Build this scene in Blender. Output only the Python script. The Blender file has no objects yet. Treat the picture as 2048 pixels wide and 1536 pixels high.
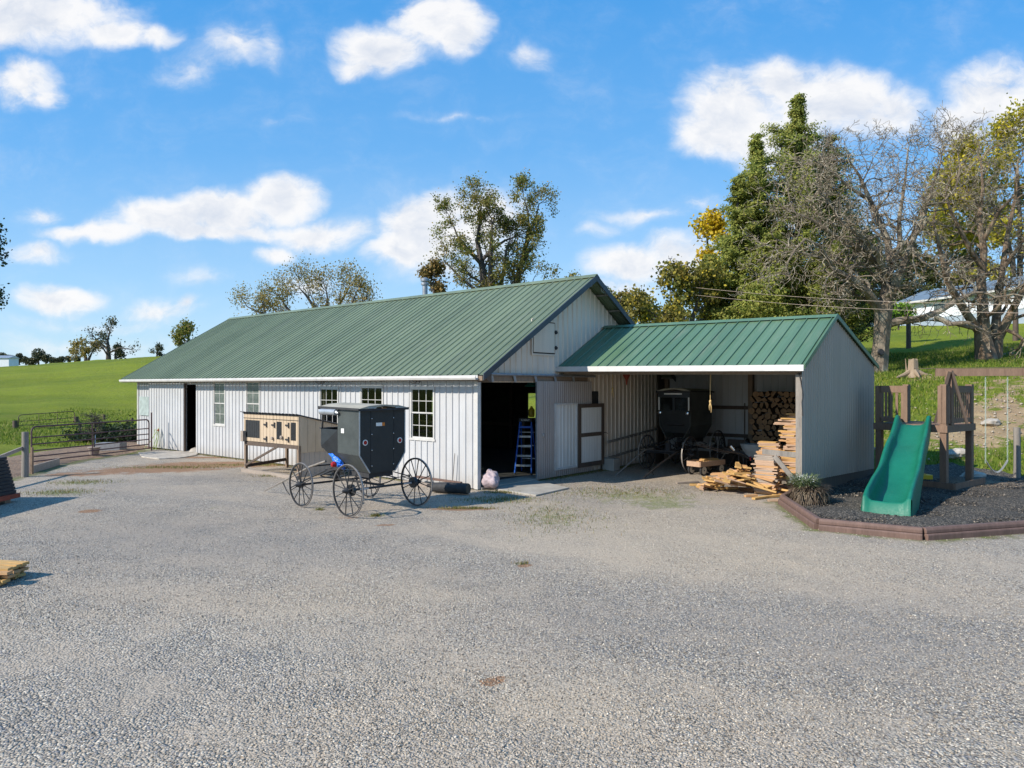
import bpy, bmesh, math, random
import numpy as np
from mathutils import Vector, Matrix, noise as mnoise
R=math.radians
S=bpy.context.scene
COL=S.collection
# ------------------------------------------------------------------ camera
F=1420.0                       # focal length in photo pixels (photo 2048 wide)
CH=3.0                         # camera height
cd=bpy.data.cameras.new('camera'); cam=bpy.data.objects.new('camera',cd); COL.objects.link(cam)
cam.location=(0,0,CH); cam.rotation_euler=(R(90),0,0)
cd.sensor_width=36; cd.lens=36*F/2048; cd.shift_y=0.001; cd.clip_end=3000; cd.clip_start=.1
S.camera=cam
# ------------------------------------------------------------------ sun and sky
SHX,SHY=1.23,.665                # shadow displacement per metre of height
sun_el=math.atan(1/math.hypot(SHX,SHY))
sd=bpy.data.lights.new('sun','SUN'); sun=bpy.data.objects.new('sun',sd); COL.objects.link(sun)
sd.energy=5.0; sd.angle=R(.55); sd.color=(1,.935,.83)
sun.rotation_euler=Vector((SHX,SHY,-1)).to_track_quat('-Z','Y').to_euler()
W=bpy.data.worlds.new('World'); S.world=W; W.use_nodes=True
nt=W.node_tree; nt.nodes.clear()
def wn(t,**k):
    n=nt.nodes.new(t)
    for a,b in k.items(): setattr(n,a,b)
    return n
def wl(a,b): nt.links.new(a,b)
def wmath(op,a,b=None,c=None,clamp=False):
    n=wn('ShaderNodeMath',operation=op,use_clamp=clamp)
    for i,v in enumerate((a,b,c)):
        if v is None: continue
        if isinstance(v,(int,float)): n.inputs[i].default_value=v
        else: wl(v,n.inputs[i])
    return n.outputs[0]
sky=wn('ShaderNodeTexSky',sky_type='NISHITA'); sky.sun_disc=False
sky.sun_elevation=sun_el; sky.sun_rotation=math.atan2(-SHX,-SHY); sky.altitude=300; sky.air_density=1.0; sky.dust_density=.6; sky.ozone_density=2.5
tc=wn('ShaderNodeTexCoord'); sep=wn('ShaderNodeSeparateXYZ'); wl(tc.outputs['Generated'],sep.inputs[0])
yy=wmath('MAXIMUM',wmath('ABSOLUTE',sep.outputs[1]),.05)
px_=wmath('DIVIDE',sep.outputs[0],yy); pz_=wmath('DIVIDE',sep.outputs[2],yy)
cmb=wn('ShaderNodeCombineXYZ'); wl(px_,cmb.inputs[0]); wl(pz_,cmb.inputs[1])
# clouds: soft ellipses on the dome (direction space), broken up by fractal noise:  u,v,ru,rv,weight
CL=[(60,25,215,62,1),(230,55,90,32,.8),(310,62,50,26,.75),(40,160,72,60,1),(85,185,45,34,.8),(470,85,85,52,.50),(385,140,85,50,.38),(530,95,30,60,.4),
(870,45,95,68,1.1),(770,95,88,52,1),(910,85,55,45,.9),(730,125,60,30,.8),(1062,120,42,34,.45),
(1480,225,120,95,1.1),(1410,265,85,55,.9),(1640,205,150,75,1.1),(1560,170,90,60,1),(1750,235,110,60,.8),(2010,205,110,85,1.0),(1930,260,90,50,.7),(1560,290,150,60,.6),
(565,405,75,48,1.1),(455,430,115,44,1.1),(310,440,110,38,1),(190,462,110,24,.9),(640,470,115,34,.9),(85,425,55,24,.6),(440,465,250,20,.8),
(550,505,48,22,.8),(115,595,75,32,1),(80,500,65,24,.65),(330,612,105,28,.6),(375,598,30,18,.7),(620,560,70,22,.45),(180,640,200,20,.4),(400,550,90,22,.35),
(850,465,100,68,1.1),(890,420,62,46,1),(800,505,72,40,1),(960,450,95,75,.9),(1040,410,50,40,.4),(900,540,150,30,.5),
(1275,530,110,44,.95),(1360,520,110,50,.8),(1395,412,62,34,.55),(1290,432,120,20,.4),(1190,460,50,20,.4),(1220,580,130,26,.6),(150,690,300,30,.35),(1600,430,200,60,.4),(900,235,200,12,.25),(560,240,60,14,.25)]
acc=None
nz0=wn('ShaderNodeTexNoise'); nz0.inputs['Scale'].default_value=5; nz0.inputs['Detail'].default_value=4; wl(cmb.outputs[0],nz0.inputs['Vector'])
wv=wn('ShaderNodeVectorMath',operation='SUBTRACT'); wl(nz0.outputs['Color'],wv.inputs[0]); wv.inputs[1].default_value=(.5,.5,.5)
wv2=wn('ShaderNodeVectorMath',operation='MULTIPLY_ADD'); wl(wv.outputs[0],wv2.inputs[0]); wv2.inputs[1].default_value=(.085,.06,0)
nzb=wn('ShaderNodeTexNoise'); nzb.inputs['Scale'].default_value=17; nzb.inputs['Detail'].default_value=5; wl(cmb.outputs[0],nzb.inputs['Vector'])
wvb=wn('ShaderNodeVectorMath',operation='SUBTRACT'); wl(nzb.outputs['Color'],wvb.inputs[0]); wvb.inputs[1].default_value=(.5,.5,.5)
wvc=wn('ShaderNodeVectorMath',operation='MULTIPLY_ADD'); wl(wvb.outputs[0],wvc.inputs[0]); wvc.inputs[1].default_value=(.045,.035,0); wl(cmb.outputs[0],wvc.inputs[2]); wl(wvc.outputs[0],wv2.inputs[2])
for (u,v,a,b,w) in CL:
    s1=wn('ShaderNodeVectorMath',operation='SUBTRACT'); wl(wv2.outputs[0],s1.inputs[0]); s1.inputs[1].default_value=((u-1024)/F,(770-v)/F,0)
    s2=wn('ShaderNodeVectorMath',operation='MULTIPLY'); wl(s1.outputs[0],s2.inputs[0]); s2.inputs[1].default_value=(F/a/1.35,F/b/1.35,0)
    s3=wn('ShaderNodeVectorMath',operation='LENGTH'); wl(s2.outputs[0],s3.inputs[0])
    e=wmath('MULTIPLY',wmath('SUBTRACT',1.0,s3.outputs['Value'],clamp=True),w)
    acc=e if acc is None else wmath('SMOOTH_MAX',acc,e,.12)
nz=wn('ShaderNodeTexNoise'); nz.inputs['Scale'].default_value=9; nz.inputs['Detail'].default_value=9; nz.inputs['Roughness'].default_value=.64
mp=wn('ShaderNodeVectorMath',operation='MULTIPLY'); wl(wv2.outputs[0],mp.inputs[0]); mp.inputs[1].default_value=(1,1.5,1); wl(mp.outputs[0],nz.inputs['Vector'])
dens=wmath('ADD',acc,wmath('MULTIPLY',wmath('SUBTRACT',nz.outputs['Fac'],.5),wmath('MULTIPLY_ADD',acc,2.0,.38)))
mr=wn('ShaderNodeMapRange',interpolation_type='SMOOTHERSTEP'); wl(dens,mr.inputs[0]); mr.inputs[1].default_value=.0; mr.inputs[2].default_value=.70; mr.inputs[3].default_value=0; mr.inputs[4].default_value=.95
# slightly greyer where thick
thick=wn('ShaderNodeMapRange',interpolation_type='SMOOTHSTEP'); wl(dens,thick.inputs[0]); thick.inputs[1].default_value=.3; thick.inputs[2].default_value=1.1
nz3=wn('ShaderNodeTexNoise'); nz3.inputs['Scale'].default_value=9; nz3.inputs['Detail'].default_value=6; wl(mp.outputs[0],nz3.inputs['Vector'])
off=wn('ShaderNodeVectorMath',operation='ADD'); wl(mp.outputs[0],off.inputs[0]); off.inputs[1].default_value=(-.022,.03,0)
nz4=wn('ShaderNodeTexNoise'); nz4.inputs['Scale'].default_value=9; nz4.inputs['Detail'].default_value=5; nz4.inputs['Roughness'].default_value=.6; wl(off.outputs[0],nz4.inputs['Vector'])
rel=wmath('MULTIPLY',wmath('SUBTRACT',nz4.outputs['Fac'],nz.outputs['Fac']),3.5)
tk=wmath('ADD',wmath('MULTIPLY',wmath('MULTIPLY',thick.outputs[0],nz3.outputs['Fac']),.9),rel,clamp=True)
cc=wn('ShaderNodeMix',data_type='RGBA'); wl(tk,cc.inputs[0]); cc.inputs[6].default_value=(6.0,5.95,5.95,1); cc.inputs[7].default_value=(4.1,4.45,5.1,1)
# clear sky, a little more saturated, paler toward the horizon
hs=wn('ShaderNodeHueSaturation'); wl(sky.outputs[0],hs.inputs['Color']); hs.inputs['Saturation'].default_value=1.1; hs.inputs['Value'].default_value=1.0
ti=wn('ShaderNodeMix',data_type='RGBA',blend_type='MULTIPLY'); ti.inputs[0].default_value=1; wl(hs.outputs[0],ti.inputs[6]); ti.inputs[7].default_value=(1.05,1.46,1.62,1)
hz=wn('ShaderNodeMapRange',interpolation_type='SMOOTHSTEP'); wl(pz_,hz.inputs[0]); hz.inputs[1].default_value=.0; hz.inputs[2].default_value=.42; hz.inputs[3].default_value=.9; hz.inputs[4].default_value=0
gr_=wn('ShaderNodeValToRGB'); wl(wmath('DIVIDE',pz_,.6),gr_.inputs[0]); el_=gr_.color_ramp.elements
while len(el_)<4: el_.new(.5)
for e_,(p_,c_) in zip(el_,((0,(.64,.81,.98)),(.25,(.40,.67,.99)),(.55,(.17,.49,.95)),(1,(.055,.37,.90)))): e_.position=p_; e_.color=(*c_,1)
gsc=wn('ShaderNodeVectorMath',operation='SCALE'); wl(gr_.outputs[0],gsc.inputs[0]); gsc.inputs['Scale'].default_value=5.5
hm=wn('ShaderNodeMix',data_type='RGBA'); hm.inputs[0].default_value=.82; wl(ti.outputs[2],hm.inputs[6]); wl(gsc.outputs[0],hm.inputs[7])
mx=wn('ShaderNodeMix',data_type='RGBA'); wl(mr.outputs[0],mx.inputs[0]); wl(hm.outputs[2],mx.inputs[6]); wl(cc.outputs[2],mx.inputs[7])
bg=wn('ShaderNodeBackground'); bg.inputs[1].default_value=.135; wl(mx.outputs[2],bg.inputs[0])
ow=wn('ShaderNodeOutputWorld'); wl(bg.outputs[0],ow.inputs[0])
S.view_settings.view_transform='Standard'; S.view_settings.look='None'; S.view_settings.exposure=.30; S.view_settings.gamma=1
# ------------------------------------------------------------------ helpers
def W0(u,v,z=0.0):             # photo pixel -> world point at height z
    y=(CH-z)*F/(v-770); return Vector(((u-1024)/F*y,y,z))
def D(u,v,y):                  # photo pixel -> world point at depth y
    return Vector(((u-1024)/F*y,y,CH+(770-v)/F*y))
A2=Vector((-.986,20.3)); LX=Vector((.765,-.644)).normalized(); GX=Vector((-LX.y,LX.x))
def BW(l,g,z=0): p=A2+LX*l+GX*g; return Vector((p.x,p.y,z))
BROT=math.atan2(LX.y,LX.x)
def lin(c): return tuple(((x/255)/12.92 if x/255<=.04045 else ((x/255+.055)/1.055)**2.4) for x in c)
def link(o,parent=None):
    COL.objects.link(o)
    if parent is not None: o.parent=parent
    return o
def tag(o,label=None,cat=None,group=None,kind=None):
    if label: o['label']=label
    if cat: o['category']=cat
    if group: o['group']=group
    if kind: o['kind']=kind
    return o
def thing(name,label,cat,loc=(0,0,0),rz=0,group=None):
    o=bpy.data.objects.new(name,None); o.empty_display_size=.2; link(o); o.location=loc; o.rotation_euler=(0,0,rz)
    return tag(o,label,cat,group)
def copy_tree(o,parent=None):
    c=o.copy(); link(c,parent)
    for ch in list(o.children): copy_tree(ch,c)
    return c
class MB:
    def __init__(s,M=None): s.v=[]; s.f=[]; s.M=M
    def add(s,vs,fs):
        b=len(s.v)
        for p in vs:
            p=Vector(p); s.v.append(s.M@p if s.M else p)
        s.f+= [tuple(b+i for i in f) for f in fs]
        return s
    def box(s,x0,x1,y0,y1,z0,z1):
        return s.add([(x,y,z) for z in (z0,z1) for y in (y0,y1) for x in (x0,x1)],[(0,2,3,1),(4,5,7,6),(0,1,5,4),(2,6,7,3),(0,4,6,2),(1,3,7,5)])
    def cbox(s,c,d,rot=None):
        c=Vector(c); vs=[]
        for z in (-1,1):
            for y in (-1,1):
                for x in (-1,1):
                    q=Vector((x*d[0]/2,y*d[1]/2,z*d[2]/2))
                    if rot is not None: q=rot@q
                    vs.append(c+q)
        return s.add(vs,[(0,2,3,1),(4,5,7,6),(0,1,5,4),(2,6,7,3),(0,4,6,2),(1,3,7,5)])
    def bar(s,p0,p1,w,h,up=(0,0,1)):
        p0=Vector(p0);p1=Vector(p1);d=(p1-p0); L=d.length; d.normalize()
        u=Vector(up)
        if abs(d.dot(u))>.97: u=Vector((1,0,0)) if abs(d.x)<.9 else Vector((0,1,0))
        sx=d.cross(u).normalized(); uu=sx.cross(d)
        rot=Matrix((d,sx,uu)).transposed()
        return s.cbox((p0+p1)/2,(L,w,h),rot)
    def tube(s,pts,r,n=8,cap=True):
        pts=[Vector(p) for p in pts]; m=len(pts)
        rs=r if isinstance(r,(list,tuple)) else [r]*m
        ref=None; vs=[]
        for i,p in enumerate(pts):
            t=(pts[min(i+1,m-1)]-pts[max(i-1,0)]).normalized()
            if ref is None:
                ref=Vector((0,0,1)) if abs(t.z)<.9 else Vector((1,0,0))
            a=(ref-t*ref.dot(t)).normalized(); b=t.cross(a); ref=a
            for k in range(n):
                an=2*math.pi*k/n; vs.append(p+(a*math.cos(an)+b*math.sin(an))*rs[i])
        fs=[(i*n+k,i*n+(k+1)%n,(i+1)*n+(k+1)%n,(i+1)*n+k) for i in range(m-1) for k in range(n)]
        if cap: fs+= [tuple(range(n-1,-1,-1)),tuple(range((m-1)*n,m*n))]
        return s.add(vs,fs)
    def ring(s,c,ax,r,w,t,n=36):    # flat rim: radius r, radial thickness t, width w along ax
        c=Vector(c); ax=Vector(ax).normalized(); a=ax.orthogonal().normalized(); b=ax.cross(a); vs=[]
        for k in range(n):
            d=a*math.cos(2*math.pi*k/n)+b*math.sin(2*math.pi*k/n)
            vs+= [c+d*r-ax*w/2,c+d*r+ax*w/2,c+d*(r-t)+ax*w/2,c+d*(r-t)-ax*w/2]
        fs=[]
        for k in range(n):
            k2=(k+1)%n
            for j in range(4):
                j2=(j+1)%4; fs.append((k*4+j,k*4+j2,k2*4+j2,k2*4+j))
        return s.add(vs,fs)
    def prism(s,poly,z0,z1):        # polygon (x,y) extruded in z
        n=len(poly)
        return s.add([(x,y,z0) for x,y in poly]+[(x,y,z1) for x,y in poly],[tuple(range(n-1,-1,-1)),tuple(range(n,2*n))]+[(i,(i+1)%n,n+(i+1)%n,n+i) for i in range(n)])
    def extr(s,poly,d):             # 3-D polygon extruded by vector d
        n=len(poly); d=Vector(d)
        return s.add([Vector(p) for p in poly]+[Vector(p)+d for p in poly],[tuple(range(n-1,-1,-1)),tuple(range(n,2*n))]+[(i,(i+1)%n,n+(i+1)%n,n+i) for i in range(n)])
    def lathe(s,c,prof,n=20,ax='z'):
        c=Vector(c); vs=[]
        for r,h in prof:
            for k in range(n):
                a=2*math.pi*k/n
                q=(r*math.cos(a),r*math.sin(a),h)
                if ax=='x': q=(h,q[0],q[1])
                if ax=='y': q=(q[0],h,q[1])
                vs.append(c+Vector(q))
        m=len(prof)
        fs=[(i*n+k,i*n+(k+1)%n,(i+1)*n+(k+1)%n,(i+1)*n+k) for i in range(m-1) for k in range(n)]
        fs+=[tuple(range(n-1,-1,-1)),tuple(range((m-1)*n,m*n))]
        return s.add(vs,fs)
    def build(s,name,mat,parent=None,smooth=False,bevel=0,label=None):
        me=bpy.data.meshes.new(name); me.from_pydata([tuple(v) for v in s.v],[],s.f)
        bm=bmesh.new(); bm.from_mesh(me); bmesh.ops.recalc_face_normals(bm,faces=bm.faces); bm.to_mesh(me); bm.free()
        me.materials.append(mat)
        if smooth:
            me.polygons.foreach_set('use_smooth',[True]*len(me.polygons))
            me.set_sharp_from_angle(angle=R(40))
        o=bpy.data.objects.new(name,me); link(o,parent)
        if bevel:
            b=o.modifiers.new('bevel','BEVEL'); b.width=bevel; b.segments=2; b.limit_method='ANGLE'
        if label: o['label']=label
        return o
def npmesh(name,V,Fc,mat,parent=None,smooth=False):
    """V (N,3), Fc (M,k) -> object"""
    V=np.asarray(V,dtype=np.float32); Fc=np.asarray(Fc,dtype=np.int32); k=Fc.shape[1]; m=len(Fc)
    me=bpy.data.meshes.new(name); me.vertices.add(len(V)); me.vertices.foreach_set('co',V.ravel())
    me.loops.add(m*k); me.loops.foreach_set('vertex_index',Fc.ravel())
    me.polygons.add(m); me.polygons.foreach_set('loop_start',np.arange(0,m*k,k,dtype=np.int32))
    me.polygons.foreach_set('loop_total',np.full(m,k,dtype=np.int32))
    if smooth: me.polygons.foreach_set('use_smooth',np.ones(m,dtype=bool))
    me.update(calc_edges=True); me.materials.append(mat)
    o=bpy.data.objects.new(name,me); return link(o,parent)
# ------------------------------------------------------------------ materials
class NT:
    def __init__(s,name):
        s.m=bpy.data.materials.new(name); s.m.use_nodes=True; s.t=s.m.node_tree; s.b=s.t.nodes['Principled BSDF']; s.out=s.t.nodes['Material Output']
        s.tc=s.t.nodes.new('ShaderNodeTexCoord').outputs['Object']
    def n(s,t,**k):
        n=s.t.nodes.new(t)
        for a,b in k.items(): setattr(n,a,b)
        return n
    def l(s,a,b): s.t.links.new(a,b)
    def noise(s,sc,det=4,rough=.55,vec=None,stretch=None,out='Fac'):
        n=s.n('ShaderNodeTexNoise'); n.inputs['Scale'].default_value=sc; n.inputs['Detail'].default_value=det; n.inputs['Roughness'].default_value=rough
        v=vec or s.tc
        if stretch:
            m=s.n('ShaderNodeVectorMath',operation='MULTIPLY'); s.l(v,m.inputs[0]); m.inputs[1].default_value=stretch; v=m.outputs[0]
        s.l(v,n.inputs['Vector']); return n.outputs[out]
    def vor(s,sc,out='Distance',feat='F1',vec=None,rnd=1):
        n=s.n('ShaderNodeTexVoronoi',feature=feat); n.inputs['Scale'].default_value=sc; n.inputs['Randomness'].default_value=rnd; s.l(vec or s.tc,n.inputs['Vector']); return n.outputs[out]
    def rng(s,x,a,b,c=0,d=1,smooth=False):
        n=s.n('ShaderNodeMapRange'); 
        if smooth: n.interpolation_type='SMOOTHSTEP'
        s.l(x,n.inputs[0])
        for i,q in enumerate((a,b,c,d)): n.inputs[i+1].default_value=q
        return n.outputs[0]
    def math(s,op,a,b=None,clamp=False):
        n=s.n('ShaderNodeMath',operation=op,use_clamp=clamp)
        for i,v in enumerate((a,b)):
            if v is None: continue
            if isinstance(v,(int,float)): n.inputs[i].default_value=v
            else: s.l(v,n.inputs[i])
        return n.outputs[0]
    def mix(s,f,a,b,mode='MIX'):
        n=s.n('ShaderNodeMix',data_type='RGBA',blend_type=mode)
        if isinstance(f,(int,float)): n.inputs[0].default_value=f
        else: s.l(f,n.inputs[0])
        for i,c in ((6,a),(7,b)):
            if isinstance(c,tuple): n.inputs[i].default_value=(*c[:3],1)
            else: s.l(c,n.inputs[i])
        return n.outputs[2]
    def ramp(s,x,stops):
        n=s.n('ShaderNodeValToRGB'); e=n.color_ramp.elements
        while len(e)<len(stops): e.new(.5)
        for i,(p,c) in enumerate(stops): e[i].position=p; e[i].color=(*c[:3],1)
        s.l(x,n.inputs[0]); return n.outputs[0]
    def col(s,c):
        if isinstance(c,tuple): s.b.inputs['Base Color'].default_value=(*c[:3],1)
        else: s.l(c,s.b.inputs['Base Color'])
        return s
    def rough(s,r,metal=0,spec=None):
        if isinstance(r,(int,float)): s.b.inputs['Roughness'].default_value=r
        else: s.l(r,s.b.inputs['Roughness'])
        s.b.inputs['Metallic'].default_value=metal
        if spec is not None: s.b.inputs['Specular IOR Level'].default_value=spec
        return s
    def bump(s,h,dist=.01,st=1):
        n=s.n('ShaderNodeBump'); n.inputs['Distance'].default_value=dist; n.inputs['Strength'].default_value=st; s.l(h,n.inputs['Height']); s.l(n.outputs[0],s.b.inputs['Normal']); return s
def mul(c,k): return tuple(x*k for x in c[:3])
def simple(name,c,rough=.6,metal=0,var=.25,sc=6,bump=0,bsc=40,spec=None,stretch=None):
    t=NT(name); nz=t.noise(sc,6,.6,stretch=stretch)
    t.col(t.mix(t.rng(nz,.3,.7),mul(c,1-var),mul(c,1+var*.6))); t.rough(rough,metal,spec)
    if bump: t.bump(t.noise(bsc,5,stretch=stretch),bump,1)
    return t.m
def wood(name,c,c2,rough=.75,sc=9,ax=(1,1,.12)):
    t=NT(name); n=t.noise(sc,8,.65,stretch=ax); n2=t.noise(sc*9,3,.5,stretch=ax); g=t.n('ShaderNodeNewGeometry').outputs['Random Per Island']
    b=t.mix(t.rng(n,.32,.68),c,c2); b=t.mix(t.rng(g,0,1,0,.35),b,mul(c2,.75)); b=t.mix(t.rng(n2,.45,.7,0,.35),b,mul(c,.5))
    t.col(b).rough(rough).bump(n2,.004,.8); return t.m
def metal_siding(name,c,dirt=(.20,.15,.11),amt=.4,rough=.42,metal=0.0):
    t=NT(name); big=t.noise(.9,5,.6); st=t.noise(7,6,.65,stretch=(1,1,.06)); sp=t.noise(30,3,.5)
    sepz=t.n('ShaderNodeSeparateXYZ'); t.l(t.tc,sepz.inputs[0])
    low=t.rng(sepz.outputs[2],.05,.55,1,0,True)       # splashed dirt along the foot of the wall
    d=t.math('MULTIPLY',t.rng(t.math('ADD',st,t.math('MULTIPLY',sp,.25)),.55,.85),amt)
    d=t.math('ADD',d,t.math('MULTIPLY',t.math('MULTIPLY',low,t.noise(5,5)),.85),clamp=True)
    b=t.mix(t.rng(big,.3,.7,0,1),mul(c,.93),mul(c,1.04)); b=t.mix(d,b,dirt)
    t.col(b).rough(t.rng(big,.3,.7,rough-.06,rough+.12),metal); t.bump(t.noise(2.2,3),.012,.35); return t.m
M={}
M['white_siding']=metal_siding('white_siding',(.50,.50,.505),(.36,.32,.28),.32)
M['gable_siding']=metal_siding('gable_siding',(.72,.60,.49),(.34,.30,.27),.30)  # white metal again; warm bounce light of the shaded end put into the colour
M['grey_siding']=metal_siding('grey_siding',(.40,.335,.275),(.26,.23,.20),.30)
M['old_door_siding']=metal_siding('old_door_siding',(.36,.31,.28),(.24,.18,.15),.5)
M['trim_white']=simple('trim_white',(.56,.54,.51),.4,var=.15,sc=3)
def roofm(name,c,c2):
    t=NT(name); big=t.noise(.35,5,.6); st=t.noise(5,6,.65,stretch=(1,.12,.12)); sp=t.noise(60,2,.5); pan=t.noise(1.3,0,.5,stretch=(1,.02,.02))
    b=t.mix(t.rng(big,.3,.7),c,c2); b=t.mix(t.rng(st,.5,.85,0,.5),b,(.22,.24,.20)); b=t.mix(t.rng(pan,.4,.6,0,.4),b,mul(c2,1.3)); b=t.mix(t.rng(t.noise(2.2,6,.7),.58,.75,0,.35),b,mul(c,.55)); b=t.mix(t.rng(sp,.68,.76,0,.35),b,(.30,.32,.28))
    t.col(b).rough(t.rng(st,.3,.7,.34,.5),0,.5); t.bump(t.noise(1.7,3),.012,.3); return t.m
M['roof_green']=roofm('roof_green',(.112,.140,.080),(.145,.178,.105))
M['roof_green_new']=roofm('roof_green_new',(.072,.138,.075),(.095,.165,.095))
M['dark_trim']=simple('dark_trim',(.05,.055,.065),.45,var=.3,sc=3)
M['concrete']=NT('concrete').m
t=NT('concrete_slab'); t.col(t.mix(t.rng(t.noise(1.6,8,.65),.35,.7),(.30,.27,.23),(.42,.39,.34))).rough(.9).bump(t.noise(45,5),.006); M['concrete']=t.m
M['black_paint']=simple('black_paint',(.028,.032,.036),.42,var=.35,sc=4,bump=.002,bsc=90)
M['black_vinyl']=simple('black_vinyl',(.06,.068,.064),.5,var=.3,sc=3,bump=.004,bsc=12)
M['black_vinyl_rear']=simple('black_vinyl_rear',(.018,.020,.020),.5,var=.25,sc=3,bump=.003,bsc=12)
M['dull_black']=simple('dull_black',(.03,.03,.032),.75,var=.4,sc=8)
M['canvas']=simple('canvas',(.36,.325,.255),.9,var=.2,sc=3,bump=.004,bsc=30)
M['rim_wood']=simple('rim_wood',(.030,.028,.028),.55,var=.4,sc=9)
M['tyre_steel']=simple('tyre_steel',(.30,.27,.245),.6,.3,var=.35,sc=10)
M['red_lens']=simple('red_lens',(.35,.012,.015),.12,var=.2)
M['amber']=simple('amber',(.55,.16,.02),.25,var=.2)
M['white_plastic']=simple('white_plastic',(.75,.74,.70),.4,var=.1)
M['chrome']=simple('chrome',(.62,.62,.63),.16,1,var=.1)
M['steel_grey']=simple('steel_grey',(.33,.34,.36),.45,.6,var=.3,sc=8)
M['galv']=simple('galv',(.42,.44,.46),.4,.5,var=.25,sc=8)
M['blue_plastic']=simple('blue_plastic',(.01,.16,.75),.35,var=.1)
M['ladder_blue']=simple('ladder_blue',(.02,.12,.55),.35,var=.1)
M['alu']=simple('alu',(.55,.56,.58),.35,.7,var=.2,sc=10)
M['rust_gate']=simple('rust_gate',(.10,.055,.06),.7,.1,var=.5,sc=5,bump=.002,bsc=60)
M['tan_gate']=simple('tan_gate',(.26,.17,.11),.7,.1,var=.5,sc=5)
M['slide_green']=None
t=NT('slide_green'); n=t.noise(2.5,5,.6); n2=t.noise(25,4)
t.col(t.mix(t.rng(n,.3,.7),(.004,.125,.075),(.01,.16,.10))).rough(t.rng(n2,.3,.7,.42,.6),0,.35); t.bump(t.noise(120,2),.0006,.5); M['slide_green']=t.m
M['barn_wood']=wood('barn_wood',(.20,.135,.09),(.30,.215,.15))
M['old_wood']=wood('old_wood',(.17,.15,.13),(.31,.27,.23))
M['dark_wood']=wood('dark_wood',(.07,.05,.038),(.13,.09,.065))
M['play_wood']=wood('play_wood',(.165,.098,.064),(.27,.17,.112))
M['red_wood']=wood('red_wood',(.12,.072,.056),(.19,.115,.09))
M['lumber']=wood('lumber',(.47,.25,.105),(.60,.35,.165),ax=(.15,1,1))
M['lumber_y']=wood('lumber_yellow',(.50,.28,.085),(.62,.38,.14),ax=(.15,1,1))
M['lumber_p']=wood('lumber_pinkish',(.42,.265,.17),(.55,.37,.25),ax=(.15,1,1))
M['lumber_old']=wood('lumber_weathered',(.26,.21,.17),(.40,.33,.27),ax=(.15,1,1))
M['log_bark']=wood('log_bark',(.07,.05,.035),(.15,.11,.075))
M['log_end']=wood('log_end',(.26,.15,.075),(.44,.27,.145),ax=(1,1,1))
M['coop_tan']=None
t=NT('coop_tan'); n=t.noise(4,6,.6,stretch=(1,1,.2)); t.col(t.mix(t.rng(n,.3,.75),(.44,.335,.225),(.56,.435,.305))).rough(.8); M['coop_tan']=t.m
M['panel_white']=metal_siding('panel_white',(.70,.68,.64),(.36,.32,.28),.25); M['darkening_liner']=simple('darkening_liner',(.05,.042,.036),.9,var=.4,sc=3); M['hatch_gap']=simple('hatch_gap',(.03,.028,.026),.9)  # lining is an added near-black, put in to darken the barn interior
M['glass']=None
t=NT('window_glass'); t.t.nodes.remove(t.b)
tr=t.n('ShaderNodeBsdfTransparent'); tr.inputs[0].default_value=(.78,.82,.80,1); gl=t.n('ShaderNodeBsdfGlossy'); gl.inputs['Roughness'].default_value=.03
fr=t.n('ShaderNodeLayerWeight'); fr.inputs['Blend'].default_value=.5; ms=t.n('ShaderNodeMixShader'); t.l(t.math('ADD',t.math('MULTIPLY',t.math('POWER',fr.outputs['Facing'],5),.7),.03),ms.inputs[0]); t.l(tr.outputs[0],ms.inputs[1]); t.l(gl.outputs[0],ms.inputs[2]); t.l(ms.outputs[0],t.out.inputs[0]); M['glass']=t.m
t=NT('dusty_glass'); t.col(t.mix(t.rng(t.noise(6,5),.3,.7),(.07,.085,.08),(.15,.17,.155))).rough(.22); M['dusty_glass']=t.m
t=NT('screen_mesh'); w=t.n('ShaderNodeTexBrick'); w.inputs['Scale'].default_value=1; t.col((.025,.028,.03)).rough(.7); M['screen']=t.m
M['board_green']=simple('board_green',(.34,.40,.38),.7,var=.25,sc=5)
M['stone']=simple('stone',(.42,.37,.31),.9,var=.35,sc=5,bump=.02,bsc=8)
M['sack']=simple('sack',(.42,.33,.34),.6,var=.25,sc=7,bump=.01,bsc=14)
M['orange']=simple('orange_steel',(.34,.055,.025),.6,var=.4,sc=4)
M['yellow_plastic']=simple('yellow_plastic',(.75,.50,.03),.4,var=.1)
M['sky_plastic']=simple('sky_plastic',(.25,.42,.65),.4,var=.1)
M['pot_grey']=simple('pot_grey',(.20,.20,.21),.7,var=.25,sc=7)
M['pot_tan']=simple('pot_tan',(.34,.27,.22),.8,var=.25,sc=7)
M['rope']=simple('rope',(.62,.42,.18),.9,var=.25,sc=30)
M['wire']=simple('wire',(.42,.33,.26),.6,var=.2,sc=2)
M['green_chain']=simple('green_chain',(.35,.42,.38),.5,var=.2)
M['teal']=simple('teal',(.03,.30,.25),.5,var=.2)
M['house_white']=simple('house_white',(.72,.74,.78),.6,var=.08,sc=1)
M['house_roof']=simple('house_roof',(.14,.19,.24),.6,var=.15,sc=1)
M['rubber']=simple('rubber',(.025,.025,.026),.85,var=.3,sc=9)
M['cream_rim']=simple('cream_rim',(.62,.54,.42),.5,var=.15,sc=9)
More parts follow.
